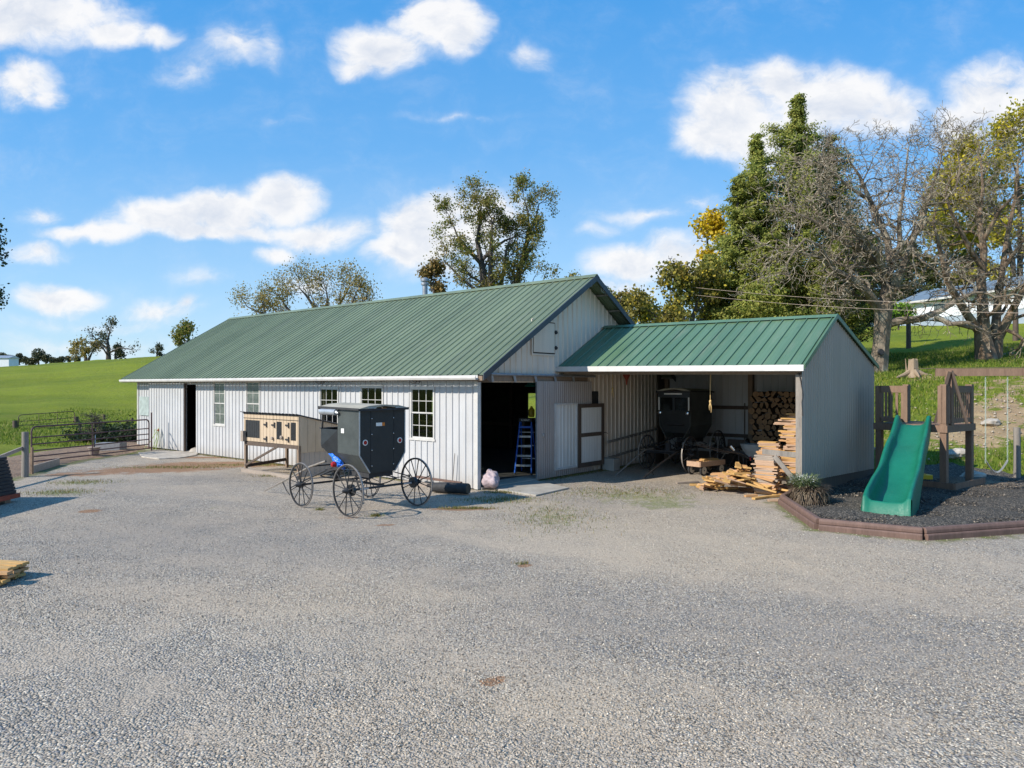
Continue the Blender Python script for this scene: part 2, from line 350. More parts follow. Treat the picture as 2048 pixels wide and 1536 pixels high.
# ------------------------------------------------------------------ terrain
rng=np.random.default_rng(7)
def sst(x): x=np.clip(x,0,1); return x*x*(3-2*x)
def HZ(x,y):
    x=np.asarray(x,dtype=float); y=np.asarray(y,dtype=float)
    a=x/np.maximum(y,1)
    zl=np.interp(y,[-100,36,44,60,80,100,118,135,180,300,900],[0,0,.25,1.7,4.1,6.3,7.4,7.2,3,-6,-8])+np.where(y>40,(np.clip(a,-.75,-.35)+.55)*8*sst((y-40)/80),0)
    g=.644*(x+.986)+.765*(y-20.3)
    zr=np.interp(g,[-900,12.6,14.5,18.4,23,26.9,29,35,72,110,200,900],[0,0,.35,1.35,2.6,3.5,3.8,4.4,9.4,12,9,0])
    w=sst((a+.05)/.35); w=np.where(y<8,0,w)
    z=zl*(1-w)+zr*w
    bumpy=sst((np.hypot(x,y)-30)/20)
    z=z+bumpy*(.12*np.sin(x*.31+1.3)*np.cos(y*.23)+.07*np.sin(x*.9+y*.7))
    return z
def hz(x,y): return float(HZ(x,y))
def inpoly(X,Y,poly):
    ins=np.zeros(X.shape,bool); n=len(poly); j=n-1
    for i in range(n):
        xi,yi=poly[i]; xj,yj=poly[j]
        c=((yi>Y)!=(yj>Y)); 
        with np.errstate(divide='ignore',invalid='ignore'): xx=(xj-xi)*(Y-yi)/(yj-yi+1e-12)+xi
        ins^=c&(X<xx); j=i
    return ins
def polydist(X,Y,poly):
    d=np.full(X.shape,1e9); n=len(poly)
    for i in range(n):
        ax,ay=poly[i]; bx,by=poly[(i+1)%n]; vx,vy=bx-ax,by-ay; L2=vx*vx+vy*vy+1e-12
        t=np.clip(((X-ax)*vx+(Y-ay)*vy)/L2,0,1); d=np.minimum(d,np.hypot(X-ax-t*vx,Y-ay-t*vy))
    return d
def setattr_float(o,name,vals):
    at=o.data.attributes.new(name,'FLOAT','POINT'); at.data.foreach_set('value',np.asarray(vals,dtype=np.float32).ravel())
# --- materials for the ground
def attr(t,name): n=t.n('ShaderNodeAttribute'); n.attribute_name=name; return n.outputs['Fac']
def grass_cols(t):
    n1=t.noise(.06,4,.6); n2=t.noise(.7,6,.65); n3=t.noise(14,4,.6)
    b=t.mix(t.rng(n1,.38,.62),(.105,.145,.012),(.19,.205,.012)); n4=t.noise(.09,4,.6,stretch=(.35,1.6,1)); b=t.mix(t.rng(n4,.45,.62,0,.7),b,(.24,.27,.02)); b=t.mix(t.rng(n2,.42,.66,0,.5),b,(.19,.19,.035)); b=t.mix(t.rng(n3,.35,.7,0,.55),b,(.055,.115,.014))
    return b,n3
def dirt_cols(t):
    n1=t.noise(1.1,6,.65); n2=t.noise(11,5,.65)
    b=t.mix(t.rng(n1,.35,.65),(.21,.135,.085),(.33,.225,.15)); return t.mix(t.rng(n2,.4,.72,0,.6),b,(.11,.07,.045))
def gravel_cols(t,c=None):
    n0=t.noise(.23,5,.6); n1=t.noise(1.2,6,.6)
    v=t.vor(42,'Color'); sp=t.n('ShaderNodeSeparateColor'); t.l(v,sp.inputs[0]); r=sp.outputs[0]; r2=sp.outputs[1]
    vd=t.vor(42,'Distance'); v2=t.vor(78,'Color'); sp2=t.n('ShaderNodeSeparateColor'); t.l(v2,sp2.inputs[0])
    stone=t.ramp(r,[(0,(.11,.095,.08)),(.3,(.33,.277,.217)),(.65,(.48,.405,.312)),(.88,(.62,.53,.415)),(1,(.78,.69,.56))])
    stone=t.mix(t.rng(r2,.4,.9,0,.45),stone,(.37,.32,.275))
    stone=t.mix(t.rng(r2,.86,.9,0,.7),stone,(.20,.21,.24))
    fines=t.mix(t.rng(sp2.outputs[0],0,1),(.40,.32,.24),(.53,.435,.33))
    rot=t.n('ShaderNodeVectorRotate',rotation_type='Z_AXIS'); rot.inputs['Angle'].default_value=.42; t.l(t.tc,rot.inputs['Vector']); lane=t.noise(.55,4,.6,vec=rot.outputs[0],stretch=(.16,1,1))
    patch=t.rng(t.math('ADD',t.math('MULTIPLY',t.math('ADD',n0,lane),.5),t.math('MULTIPLY',n1,.45)),.64,.82)
    b=t.mix(t.math('MULTIPLY',patch,.85),stone,fines)
    b=t.mix(t.rng(vd,.45,.8,0,.55),b,(.13,.11,.09))
    h=t.math('SUBTRACT',1,t.math('MULTIPLY',vd,vd)); h=t.math('MULTIPLY',h,t.rng(patch,0,1,1,.45)); h=t.math('ADD',h,t.math('MULTIPLY',r,.5))
    return b,h
t=NT('grass_ground'); b,h=grass_cols(t); dm=attr(t,'dirt'); nn=t.noise(.9,8,.72)
f=t.rng(t.math('ADD',dm,t.math('MULTIPLY',t.math('SUBTRACT',nn,.5),2.3)),.42,.66,0,1,True)
t.col(t.mix(f,b,t.mix(t.rng(t.noise(.8,3),.4,.6,.3,.75),dirt_cols(t),(.40,.30,.165)))).rough(.95,0,.15).bump(t.math('ADD',t.noise(9,6,.7),t.math('MULTIPLY',t.noise(1.5,4),2)),.09,.8); M['grass_ground']=t.m
t=NT('gravel'); b,h=gravel_cols(t); ed=attr(t,'edge'); wd=attr(t,'weed'); rd=attr(t,'rust'); lt=attr(t,'warm'); bd=attr(t,'blue')
nn=t.noise(2.2,7,.7); nf=t.noise(9,5,.7)
b=t.mix(t.math('MULTIPLY',lt,.5),b,(.56,.43,.29)); b=t.mix(t.math('MULTIPLY',bd,.5),b,(.225,.205,.185)); b=t.mix(t.rng(t.noise(.16,4,.6),.5,.68,0,.4),b,(.215,.19,.165))
f=t.rng(t.math('ADD',rd,t.math('MULTIPLY',t.math('SUBTRACT',nn,.5),1.6)),.45,.75,0,.85,True); b=t.mix(f,b,t.mix(t.rng(nf,.3,.7),(.23,.11,.05),(.34,.19,.10)))
f=t.math('MULTIPLY',t.rng(t.math('ADD',wd,t.math('MULTIPLY',t.math('SUBTRACT',t.noise(3.1,7,.75),.5),3.2)),.62,1.0,0,1,True),t.rng(nf,.35,.6,.2,.85)); b=t.mix(f,b,t.mix(t.rng(nf,.4,.7),(.13,.18,.035),(.27,.25,.09)))
f=t.rng(t.math('ADD',ed,t.math('MULTIPLY',t.math('SUBTRACT',nn,.5),1.1)),.15,.4,1,0,True); b=t.mix(f,b,t.mix(t.rng(t.noise(5,5),.4,.6),(.20,.165,.10),(.15,.17,.05)))
t.col(b).rough(.9,0,.25).bump(t.math('ADD',h,t.math('MULTIPLY',t.noise(1.3,4,.6),2.6)),.02,1.0); M['gravel']=t.m
t=NT('mulch'); v=t.vor(38,'Color'); sp=t.n('ShaderNodeSeparateColor'); t.l(v,sp.inputs[0]); vd=t.vor(38,'Distance')
b=t.ramp(sp.outputs[0],[(0,(.026,.023,.02)),(.55,(.078,.069,.058)),(.85,(.16,.14,.115)),(1,(.32,.27,.21))]); n=t.noise(1.2,6,.65); b=t.mix(t.rng(n,.5,.75,0,.5),b,(.13,.105,.08)); b=t.mix(t.math('MULTIPLY',attr(t,'sand'),.9),b,(.36,.25,.16))
t.col(b).rough(.9,0,.3).bump(t.math('SUBTRACT',sp.outputs[1],vd),.03,1); M['mulch']=t.m
t=NT('pen_dirt'); b=dirt_cols(t); t.col(b).rough(.95).bump(t.math('ADD',t.noise(12,6,.7),t.noise(3,4)),.08,1); M['pen_dirt']=t.m
# --- base terrain, finer near the camera
def warp(n,lo,hi,c,s):
    a=np.arcsinh((lo-c)/s); b=np.arcsinh((hi-c)/s); return c+s*np.sinh(np.linspace(a,b,n))
gx=warp(250,-520,520,4,22); gy=warp(270,-40,900,25,22)
GXX,GYY=np.meshgrid(gx,gy); ZZ=HZ(GXX,GYY)
nx=len(gx); ny=len(gy); idx=np.arange(nx*ny).reshape(ny,nx)
fc=np.stack([idx[:-1,:-1],idx[:-1,1:],idx[1:,1:],idx[1:,:-1]],-1).reshape(-1,4)
gr=npmesh('ground',np.stack([GXX,GYY,ZZ-.02],-1).reshape(-1,3),fc,M['grass_ground'],smooth=True); tag(gr,kind='structure')
gg=.644*(GXX+.986)+.765*(GYY-20.3)
dirt=np.zeros_like(ZZ)
def blob(X,Y,p,rx,ry,k=1.0): return k*np.exp(-(((X-p[0])/rx)**2+((Y-p[1])/ry)**2))
dirt+=blob(GXX,GYY,(20.5,29.0),4.5,2.8,.66)+blob(GXX,GYY,(17.0,27.0),3.2,2.2,.5)+blob(GXX,GYY,(23.5,33.0),4,2,.5)+blob(GXX,GYY,(31,43.5),4,1.0,.6)+blob(GXX,GYY,(21,36.3),1.2,.8,.7)
dirt+=blob(GXX,GYY,(-17,27),5,5,1.0)
setattr_float(gr,'dirt',dirt)
# --- gravel yard
GP=[(-40,-30),(-40,9),(-24,15),(-17.6,19.6),(-15.9,22.2)]+[tuple(W0(u,v)[:2]) for u,v in ((64,948),(120,931),(170,920),(230,912),(276,906))]+[tuple(BW(-22.6,-.1)[:2]),tuple(BW(-22.6,.25)[:2]),tuple(BW(-.1,.25)[:2]),tuple(BW(-.1,11.15)[:2]),tuple(BW(7.75,11.15)[:2]),tuple(BW(7.75,4.0)[:2])]
EDGE=[(1601,990),(1565,1006),(1638,1057),(1846,1077),(2048,1062)]
EW=[W0(u,v) for u,v in EDGE]; 
EW.append(EW[-1]+(EW[-1]-EW[-2]).normalized()*6)
GP+=[tuple(p[:2]) for p in EW]+[(40,17.5),(40,-30)]
def sheet(name,poly,step,lift,mat,x0,x1,y0,y1,fine=None):
    X,Y=np.meshgrid(np.arange(x0,x1,step),np.arange(y0,y1,step)); nx=X.shape[1]; ny=X.shape[0]
    ins=inpoly(X,Y,poly); dd=polydist(X,Y,poly)
    # snap: keep cells touched by the polygon
    idx=np.arange(nx*ny).reshape(ny,nx); keep=(ins[:-1,:-1]|ins[:-1,1:]|ins[1:,1:]|ins[1:,:-1])
    fc=np.stack([idx[:-1,:-1],idx[:-1,1:],idx[1:,1:],idx[1:,:-1]],-1)[keep]
    used=np.unique(fc); remap=-np.ones(nx*ny,int); remap[used]=np.arange(len(used))
    Xf=X.ravel()[used]; Yf=Y.ravel()[used]
    Z=HZ(Xf,Yf)+lift
    o=npmesh(name,np.stack([Xf,Yf,Z],-1),remap[fc],mat,smooth=True); tag(o,kind='structure')
    return o,Xf,Yf,np.where(ins.ravel()[used],dd.ravel()[used],0)
gv,X,Y,dd=sheet('gravel_yard',GP,.2,.0,M['gravel'],-34,34,-6,33)
setattr_float(gv,'edge',np.clip(dd/1.2,0,1))
weed=1.05*sum(blob(X,Y,W0(u,v)[:2],rx,ry,k) for u,v,rx,ry,k in ((1110,1035,1.1,1.7,.75),(1000,1000,1.1,.9,.6),(1230,990,2.2,1.6,.62),(1340,1000,1.6,1.5,.45),(430,1013,.5,.4,.6),(120,985,1.3,.8,.95),(165,965,1.3,.8,.9),(340,935,2.6,.7,.7),(520,930,2.2,.5,.85),(570,950,1.0,.5,.8),(750,1030,.35,.3,.8),(1330,1012,.8,.6,.6),(500,960,.6,.3,.6)))
rust=1.3*sum(blob(X,Y,W0(u,v)[:2],rx,ry,k) for u,v,rx,ry,k in ((470,928,3.4,1.0,1.0),(300,940,3.0,1.1,.75),(420,915,2.2,.4,.8),(1048,1133,.16,.12,1.3),(990,1362,.07,.05,1.3),(180,1022,.35,.3,.9),(140,950,1.5,.6,.6),(740,1068,.2,.1,.9),(770,1050,.3,.12,.7),(920,1018,.9,.22,1.0),(700,1035,.5,.15,.6),(1820,1218,.12,.1,.9)))
setattr_float(gv,'weed',weed); setattr_float(gv,'rust',rust)
setattr_float(gv,'warm',np.clip(sum(blob(X,Y,W0(u,v)[:2],rx,ry,k) for u,v,rx,ry,k in ((1300,1050,3.4,3.0,1),(700,1200,2.0,1.2,.7),(1000,1420,3,1.0,.5),(1500,1130,2.5,1.5,.6))),0,1))
setattr_float(gv,'blue',np.clip(sum(blob(X,Y,W0(u,v)[:2],rx,ry,k) for u,v,rx,ry,k in ((1500,1230,3,1.3,.5),(1850,1300,2.6,1.2,.6),(300,1080,4,2.5,.7),(650,1090,2.0,1.5,.4),(300,1400,2.2,1.2,.3))),0,1))
# --- mulch bed
MP=[tuple(p[:2]) for p in EW]+[(19,17.5),(19.5,21.0)]+[tuple(W0(u,v)[:2]) for u,v in ((2048,958),(1960,948),(1900,940))]+[tuple(BW(7.8,12.0)[:2]),tuple(BW(7.6,4.6)[:2])]
mb_,X,Y,dd=sheet('mulch_bed',MP,.12,.03,M['mulch'],5.5,22,11,27)
v=np.empty(len(X)*3,dtype=np.float32); mb_.data.vertices.foreach_get('co',v); v=v.reshape(-1,3); v[:,2]+=.045*np.sin(X*1.9)*np.cos(Y*2.3)+.05*np.clip(dd,0,1); v[:,2]-=.06*(dd<=0.02); mb_.data.vertices.foreach_set('co',v.ravel())
setattr_float(mb_,'sand',blob(X,Y,W0(1960,972)[:2],.9,.6,1.0)+blob(X,Y,W0(1870,975)[:2],1.0,.5,.6))
# --- pen of bare dirt behind the gate
PP=[tuple(W0(u,v)[:2]) for u,v in ((58,946),(120,930),(170,918),(276,904))]+[tuple(BW(-22.8,1.5)[:2])]+[tuple(W0(u,v)[:2]) for u,v in ((262,884),(180,888),(110,898),(66,906),(20,915),(-60,930))]+[(-24,21),(-18,20),(-16.1,22.2)]
pd,X,Y,dd=sheet('dirt_pen',PP,.2,-.004,M['pen_dirt'],-32,-10,18,42)
vv=np.empty(len(X)*3,dtype=np.float32); pd.data.vertices.foreach_get('co',vv); vv=vv.reshape(-1,3); vv[:,2]+=np.clip(dd,0,.8)*(.06*rng.random(len(X))+.05); vv[:,2]-=.03*(dd<=0.02); pd.data.vertices.foreach_set('co',vv.ravel())
# --- loose stones on the gravel (one uncountable mass)
def stones(name,X,Y,s,mat,zoff=0.0,flat=.62,label=None,cat=None):
    n=len(X); base=np.array([(1,0,0),(0,1,0),(-1,0,0),(0,-1,0),(0,0,1),(.55,.5,-.6)],float)
    tri=np.array([(0,1,4),(1,2,4),(2,3,4),(3,0,4),(1,0,5),(2,1,5),(3,2,5),(0,3,5)])
    V=base[None]*(1+.35*(rng.random((n,6,1))-.5)); V=V*np.stack([s*(.75+.5*rng.random(n)),s*(.75+.5*rng.random(n)),s*flat*(.7+.6*rng.random(n))],-1)[:,None]
    a=rng.random(n)*6.28; ca=np.cos(a)[:,None]; sa=np.sin(a)[:,None]; til=(rng.random((n,2))-.5)*.9
    x=V[...,0]*ca-V[...,1]*sa; y=V[...,0]*sa+V[...,1]*ca; z=V[...,2]+x*til[:,:1]+y*til[:,1:]
    P=np.stack([x+X[:,None],y+Y[:,None],z+(HZ(X,Y)+zoff)[:,None]+s[:,None]*.25],-1)
    fc=(tri[None]+6*np.arange(n)[:,None,None]).reshape(-1,3)
    o=npmesh(name,P.reshape(-1,3),fc,mat); tag(o,label,cat,kind='stuff'); return o
t=NT('loose_stone'); g=t.n('ShaderNodeNewGeometry').outputs['Random Per Island']
b=t.ramp(g,[(0,(.09,.077,.065)),(.3,(.29,.242,.188)),(.6,(.44,.368,.28)),(.85,(.58,.49,.385)),(1,(.76,.67,.54))]); b=t.mix(t.rng(t.noise(60,3),.4,.7,0,.25),b,(.22,.19,.17))
b=t.mix(t.math('MULTIPLY',t.rng(t.noise(.3,3),.45,.65),.3),b,(.33,.29,.245)); t.col(b).rough(.85,0,.3); M['loose_stone']=t.m
ylo,yhi=5.0,17.5; N=105000
yy_=np.sqrt(rng.random(N)*(1/ylo**1-1/yhi**1)*0+1)*0
q=rng.random(N); yy_=1/((1/ylo)*(1-q)+(1/yhi)*q)*1.0
yy_=ylo*(yhi/ylo)**q; xx_=(rng.random(N)*2-1)*(.76*yy_)
k=inpoly(xx_,yy_,GP)&(polydist(xx_,yy_,GP)>.1); xx_,yy_=xx_[k],yy_[k]
# thin out inside hard-packed patches
pn=np.sin(xx_*.55+1.7*np.sin(yy_*.35))+np.cos(yy_*.62+xx_*.21); k=(pn+1.4*rng.random(len(pn))>.15); xx_,yy_=xx_[k],yy_[k]
stones('loose_gravel',xx_,yy_,.005+.008*rng.random(len(xx_))**1.7+.007*(rng.random(len(xx_))>.975),M['loose_stone'],0,.62,'loose grey gravel stones strewn over the yard','gravel')
n=26000; mxx=5.8+rng.random(n)*13; myy=13+rng.random(n)*9; k=inpoly(mxx,myy,MP); mxx,myy=mxx[k],myy[k]
t=NT('mulch_chip'); g=t.n('ShaderNodeNewGeometry').outputs['Random Per Island']; t.col(t.ramp(g,[(0,(.024,.021,.018)),(.6,(.075,.066,.056)),(.9,(.15,.13,.105)),(1,(.34,.27,.2))])).rough(.85); 
stones('mulch_chips',mxx,myy,.014+.02*rng.random(len(mxx)),t.m,.07,.4,'black rubber mulch pieces loose inside the brown edging','mulch')
n=5000; bx_=13+rng.random(n)*16; by_=24+rng.random(n)*14; k=(blob(bx_,by_,(20.5,29.0),4.0,2.6,1)+blob(bx_,by_,(17,27.0),3,2,.8)>.15+rng.random(n)*.9); bx_,by_=bx_[k],by_[k]
stones('bank_stones',bx_,by_,.02+.06*rng.random(len(bx_))**3,simple('bank_stone',(.42,.35,.26),.9,var=.3),.0,.6,'small pale stones strewn over the bare dirt bank','stones')
# --- grass blades / weeds
def blades(name,X,Y,h,w,mat,label,cat,kind='stuff',lean=.5,z0=None,parent=None,tris=1):
    n=len(X); a=rng.random(n)*6.283; z=HZ(X,Y) if z0 is None else z0
    dx=np.cos(a)*w/2; dy=np.sin(a)*w/2; lx=(rng.random(n)-.5)*2*lean*h; ly=(rng.random(n)-.5)*2*lean*h
    P=np.stack([np.stack([X-dx,Y-dy,z-.02],-1),np.stack([X+dx,Y+dy,z-.02],-1),np.stack([X+lx,Y+ly,z+h],-1)],1)
    o=npmesh(name,P.reshape(-1,3),np.arange(3*n).reshape(-1,3),mat,parent)
    if parent is None: tag(o,label,cat,kind=kind)
    return o
def leafmat(name,stops,trans=.35,rough=.6,clump=None,csc=.6,camt=.5):
    t=NT(name); g=t.n('ShaderNodeNewGeometry').outputs['Random Per Island']; b=t.ramp(g,stops)
    if clump: b=t.mix(t.math('MULTIPLY',t.rng(t.noise(csc,4,.6),.42,.62,0,1,True),camt),b,clump)
    t.col(b).rough(rough,0,.25)
    if trans:
        tl=t.n('ShaderNodeBsdfTranslucent'); t.l(b,tl.inputs[0]); ms=t.n('ShaderNodeMixShader'); ms.inputs[0].default_value=trans
        t.l(t.b.outputs[0],ms.inputs[1]); t.l(tl.outputs[0],ms.inputs[2]); t.l(ms.outputs[0],t.out.inputs[0])
    return t.m
M['blade']=leafmat('grass_blade',[(0,(.08,.135,.018)),(.5,(.16,.235,.03)),(.85,(.27,.30,.05)),(1,(.40,.33,.14))],.4)
M['blade_dry']=leafmat('weed_blade',[(0,(.08,.12,.02)),(.4,(.16,.18,.035)),(.75,(.27,.22,.09)),(1,(.30,.15,.06))],.3)
n=150000; X=8+rng.random(n)*40; Y=21+rng.random(n)*30; a=X/Y; g_=.644*(X+.986)+.765*(Y-20.3)
df=blob(X,Y,(20.5,29.0),4.5,2.8,.66)+blob(X,Y,(17.0,27.0),3.2,2.2,.5)+blob(X,Y,(23.5,33.0),4,2,.5)+blob(X,Y,(31,43.5),4,1.0,.6)
k=(a>.46)&(a<.78)&(g_>11.6)&~inpoly(X,Y,MP)&(rng.random(n)>df*1.5); X,Y=X[k],Y[k]
blades('bank_grass',X,Y,.07+.13*rng.random(len(X)),.05,M['blade'],'green grass growing on the bank behind the playset','grass')
n=26000; X=-34+rng.random(n)*26; Y=33+rng.random(n)**1.6*22; a=X/Y; k=(a<-.5)&(a>-.76)&~inpoly(X,Y,PP)&(Y>35.5-(X+34)*.02); X,Y=X[k],Y[k]
blades('pasture_grass',X,Y,.06+.10*rng.random(len(X)),.06,M['blade'],'pasture grass growing behind the dirt pen','grass')
xs=[];ys=[]
for u,v,rx,ry,k in ((1110,1035,1.0,1.5,900),(1000,1000,.9,.5,900),(1230,985,2.0,1.1,1300),(930,1017,.6,.12,500),(120,985,.9,.5,500),(165,965,1.0,.5,500),(340,935,1.8,.35,900),(520,930,2.0,.3,900),(570,952,.8,.25,800),(752,1032,.12,.1,160),(640,1020,.1,.08,100),(1010,985,.5,.2,500),(1045,1128,.1,.06,60)):
    p=W0(u,v); xs.append(p.x+rng.normal(0,rx*.6,k)); ys.append(p.y+rng.normal(0,ry*.6,k))
# grass line hugging walls and slabs
for l0,l1,g0,k in ((-21,-.2,-.12,1600),):
    l=l0+(l1-l0)*rng.random(k); g_=g0-.12*rng.random(k); xs.append(A2.x+LX.x*l+GX.x*g_); ys.append(A2.y+LX.y*l+GX.y*g_)
k=900; l=.1+.3*rng.random(k); g_=3+5*rng.random(k); xs.append(A2.x+LX.x*l+GX.x*g_); ys.append(A2.y+LX.y*l+GX.y*g_)
X=np.concatenate(xs);Y=np.concatenate(ys); blades('yard_weeds',X,Y,.02+.06*rng.random(len(X)),.02,M['blade_dry'],'low green and brown weeds coming up through the gravel','weeds')
# ------------------------------------------------------------------ ribbed sheet metal
def ribbed(mb,P,s0,s1,zb,zt,sp=.27,rw=.03,rh=.028,holes=(),ph=0.0,minor=0.0):
    """P(s,z,d)->point; vertical ribs every sp between s0 and s1; holes=(sa,sb,za,zb)"""
    pts=[(s0,0.0),(s1,0.0)]
    k=math.floor((s0-ph)/sp)
    while ph+k*sp<s1+sp:
        c=ph+k*sp
        for a,d in ((-rw,0),(-rw*.45,rh),(rw*.45,rh),(rw,0)):
            if s0<c+a<s1: pts.append((c+a,d))
        if minor:
            for m in (1/3,2/3):
                for a,d in ((-.012,0),(0,minor),(.012,0)):
                    if s0<c+m*sp+a<s1: pts.append((c+m*sp+a,d))
        k+=1
    pts.sort()
    def dat(s):
        for i in range(len(pts)-1):
            if pts[i][0]<=s<=pts[i+1][0]:
                f=(s-pts[i][0])/max(1e-9,pts[i+1][0]-pts[i][0]); return pts[i][1]+(pts[i+1][1]-pts[i][1])*f
        return 0
    ss=sorted(set([round(p[0],5) for p in pts]+[round(h[i],5) for h in holes for i in (0,1) if s0<h[i]<s1]))
    for a,b in zip(ss[:-1],ss[1:]):
        if b-a<1e-4: continue
        m=(a+b)/2; da,db=dat(a),dat(b)
        za0,zb0,za1,zb1=zb(a),zb(b),zt(a),zt(b)
        cuts=sorted([(h[2],h[3]) for h in holes if h[0]<m<h[1]])
        segs=[]; lo=None
        for c in cuts: segs.append((lo,c[0])); lo=c[1]
        segs.append((lo,None))
        for l,u in segs:
            la,lb=(za0,zb0) if l is None else (l,l); ua,ub=(za1,zb1) if u is None else (u,u)
            if l is not None and u is None and (ua<l and ub<l): continue
            if u is not None and l is None and (la>=u): continue
            mb.add([P(a,la,da),P(b,lb,db),P(b,ub,db),P(a,ua,da)],[(0,1,2,3)])
    return mb
cst=lambda v:(lambda s:v)
# ================================================================== BARN  (local x along the long wall, y across, z up; front right corner = origin)
WB=10.54; LB=22.8; EV=3.50; PIT=.60; RZ=EV+PIT*WB/2
barn=thing('barn','long white ribbed metal barn with weathered green roof and open gable doorway','barn',(A2.x,A2.y,0),BROT)
PF=lambda s,z,d:(s,-d,z)              # front long wall
PG=lambda s,z,d:(d,s,z)               # right gable
PBk=lambda s,z,d:(s,WB+d,z)
PL=lambda s,z,d:(-LB-d,s,z)
def lw_s(u):                           # photo column -> distance along the long wall
    r=(u-1024)/F; return (A2.x-r*A2.y)/(r*LX.y-LX.x)
def lw_z(v,s,g=0): return CH+(770-v)/F*(A2.y+LX.y*s+GX.y*g)
def ga_g(u,l=0):
    r=(u-1024)/F; ax=A2.x+LX.x*l; ay=A2.y+LX.y*l; return (ax-r*ay)/(r*GX.y-GX.x)
wins=[]
for (u0,u1,v0,v1,c) in ((429,450,766,849,2),(494,519,764,853,2),(641.5,676,777,870,3),(723,765,774,876,3),(823.5,867.5,777,876.5,3)):
    a,b=lw_s(u0),lw_s(u1); m=(a+b)/2; wins.append([a,b,lw_z(v1,m),lw_z(v0,m),c])
zt=sum(w[3] for w in wins)/5; zb_=sum(w[2] for w in wins)/5
for w in wins[2:]: w[2]=min(w[2],1.52)
d0,d1=lw_s(374),lw_s(392)              # left sliding door opening
gp0,gp1=lw_s(281),lw_s(300)
holes=[(w[0],w[1],w[2],w[3]) for w in wins]+[(d0-.0,d1,.06,3.02)]
mb=MB(); ribbed(mb,PF,-LB,-.10,cst(.03),cst(EV-.02),holes=holes,ph=-.2); mb.build('front_wall',M['white_siding'],barn)
mb=MB(); mb.box(-.10,.035,-.035,-.001,.02,EV-.03); mb.box(.001,.035,-.001,.10,.02,EV-.03); mb.build('corner_trim',M['trim_white'],barn); mb=MB(); mb.box(-LB-.03,-LB+.07,-.035,-.003,.02,EV-.05); mb.build('corner_trim',M['trim_white'],barn)
rake=lambda s:EV+PIT*(s if s<WB/2 else WB-s)-.05
gd0,gd1=.04,ga_g(1068.5)
mb=MB(); ribbed(mb,PG,.10,WB,cst(.03),rake,holes=[(.0,gd1+.3,.03,3.08)],ph=.1); mb.build('gable_wall',M['gable_siding'],barn)
# back wall with a window opening, left gable
mb=MB(); ribbed(mb,PBk,-LB,0,cst(.0),cst(EV-.02),holes=[(-6.6,-5.9,1.45,2.62),(-13,-12,1.4,2.6)]); mb.build('back_wall',M['white_siding'],barn)
mb=MB(); ribbed(mb,PL,0,WB,cst(.0),rake); mb.build('end_wall',M['white_siding'],barn)
# floor, frame posts, inner post, dark lining added to blacken the inside
mb=MB(); mb.box(-LB+.05,-.02,.05,WB-.05,-.1,.07); mb.box(-.02,.10,.08,gd1+.1,-.1,.068); mb.build('floor',M['concrete'],barn)
mb=MB()
for l in (-LB+.2,-18.6,-14.9,-11.2,-7.5,-3.75,-.12):
    for g in (.12,WB-.14): mb.box(l-.07,l+.07,g-.07,g+.07,.07,EV-.15)
    mb.bar((l,.1,EV-.1),(l,WB-.1,EV-.1),.05,.2); mb.bar((l,.1,EV-.08),(l,WB/2,RZ-.15),.05,.16); mb.bar((l,WB-.1,EV-.08),(l,WB/2,RZ-.15),.05,.16)
    if l<-1: mb.bar((l,WB/2,EV-.1),(l,WB/2,RZ-.2),.05,.14)
for z in (1.1,2.9): mb.box(-LB+.1,-.1,WB-.12,WB-.07,z,z+.14); 
for z in (1.1,): mb.box(-LB+.3,d0-.2,.04,.09,z,z+.14)
mb.box(-.12,-.06,gd1+.4,WB-.3,1.1,1.24); mb.build('timber_frame',M['dark_wood'],barn)
mb=MB()  # lining panels added to keep the barn interior dark
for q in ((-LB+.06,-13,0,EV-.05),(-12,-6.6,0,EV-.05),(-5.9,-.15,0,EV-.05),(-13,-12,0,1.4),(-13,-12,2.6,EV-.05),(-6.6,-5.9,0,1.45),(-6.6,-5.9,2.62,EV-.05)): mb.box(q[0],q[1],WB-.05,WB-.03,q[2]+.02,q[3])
mb.build('darkening_liner',M['darkening_liner'],barn)
mb=MB(); mb.extr([(-LB+.03,.06,.02),(-LB+.03,WB-.06,.02),(-LB+.03,WB-.06,EV-.1),(-LB+.03,WB/2,RZ-.2),(-LB+.03,.06,EV-.1)],(.02,0,0)); mb.build('darkening_liner',M['darkening_liner'],barn)
mb=MB(); mb.extr([(-.16,gd1+.35,.02),(-.16,WB-.06,.02),(-.16,WB-.06,EV-.1),(-.16,WB/2,RZ-.2),(-.16,gd1+.35,EV+PIT*gd1)],(.01,0,0)); mb.build('darkening_liner',M['darkening_liner'],barn)
mb=MB(); mb.box(-LB+.1,-1.1,.15,WB-.1,.0705,.076); mb.box(-1.099,-.6,1.0,WB-.1,.0705,.076); mb.build('darkening_floor_sheet',M['darkening_liner'],barn)  # near-black sheet added over the floor to darken the interior
mb=MB(); mb.box(-LB+.1,-.2,.15,WB-.1,3.36,3.38); mb.build('darkening_ceiling',M['darkening_liner'],barn)  # flat dark ceiling added so the lit roof underside stays unseen
mb=MB(); mb.box(-.12,.03,0.045,.13,.07,3.08); mb.build('door_jamb',M['dark_wood'],barn)
mb=MB(); mb.box(-1.9,-1.8,6.6,6.75,.07,3.2); mb.bar((-1.85,6.67,2.35),(-1.85,5.9,3.1),.08,.08); mb.build('inner_post',M['barn_wood'],barn)
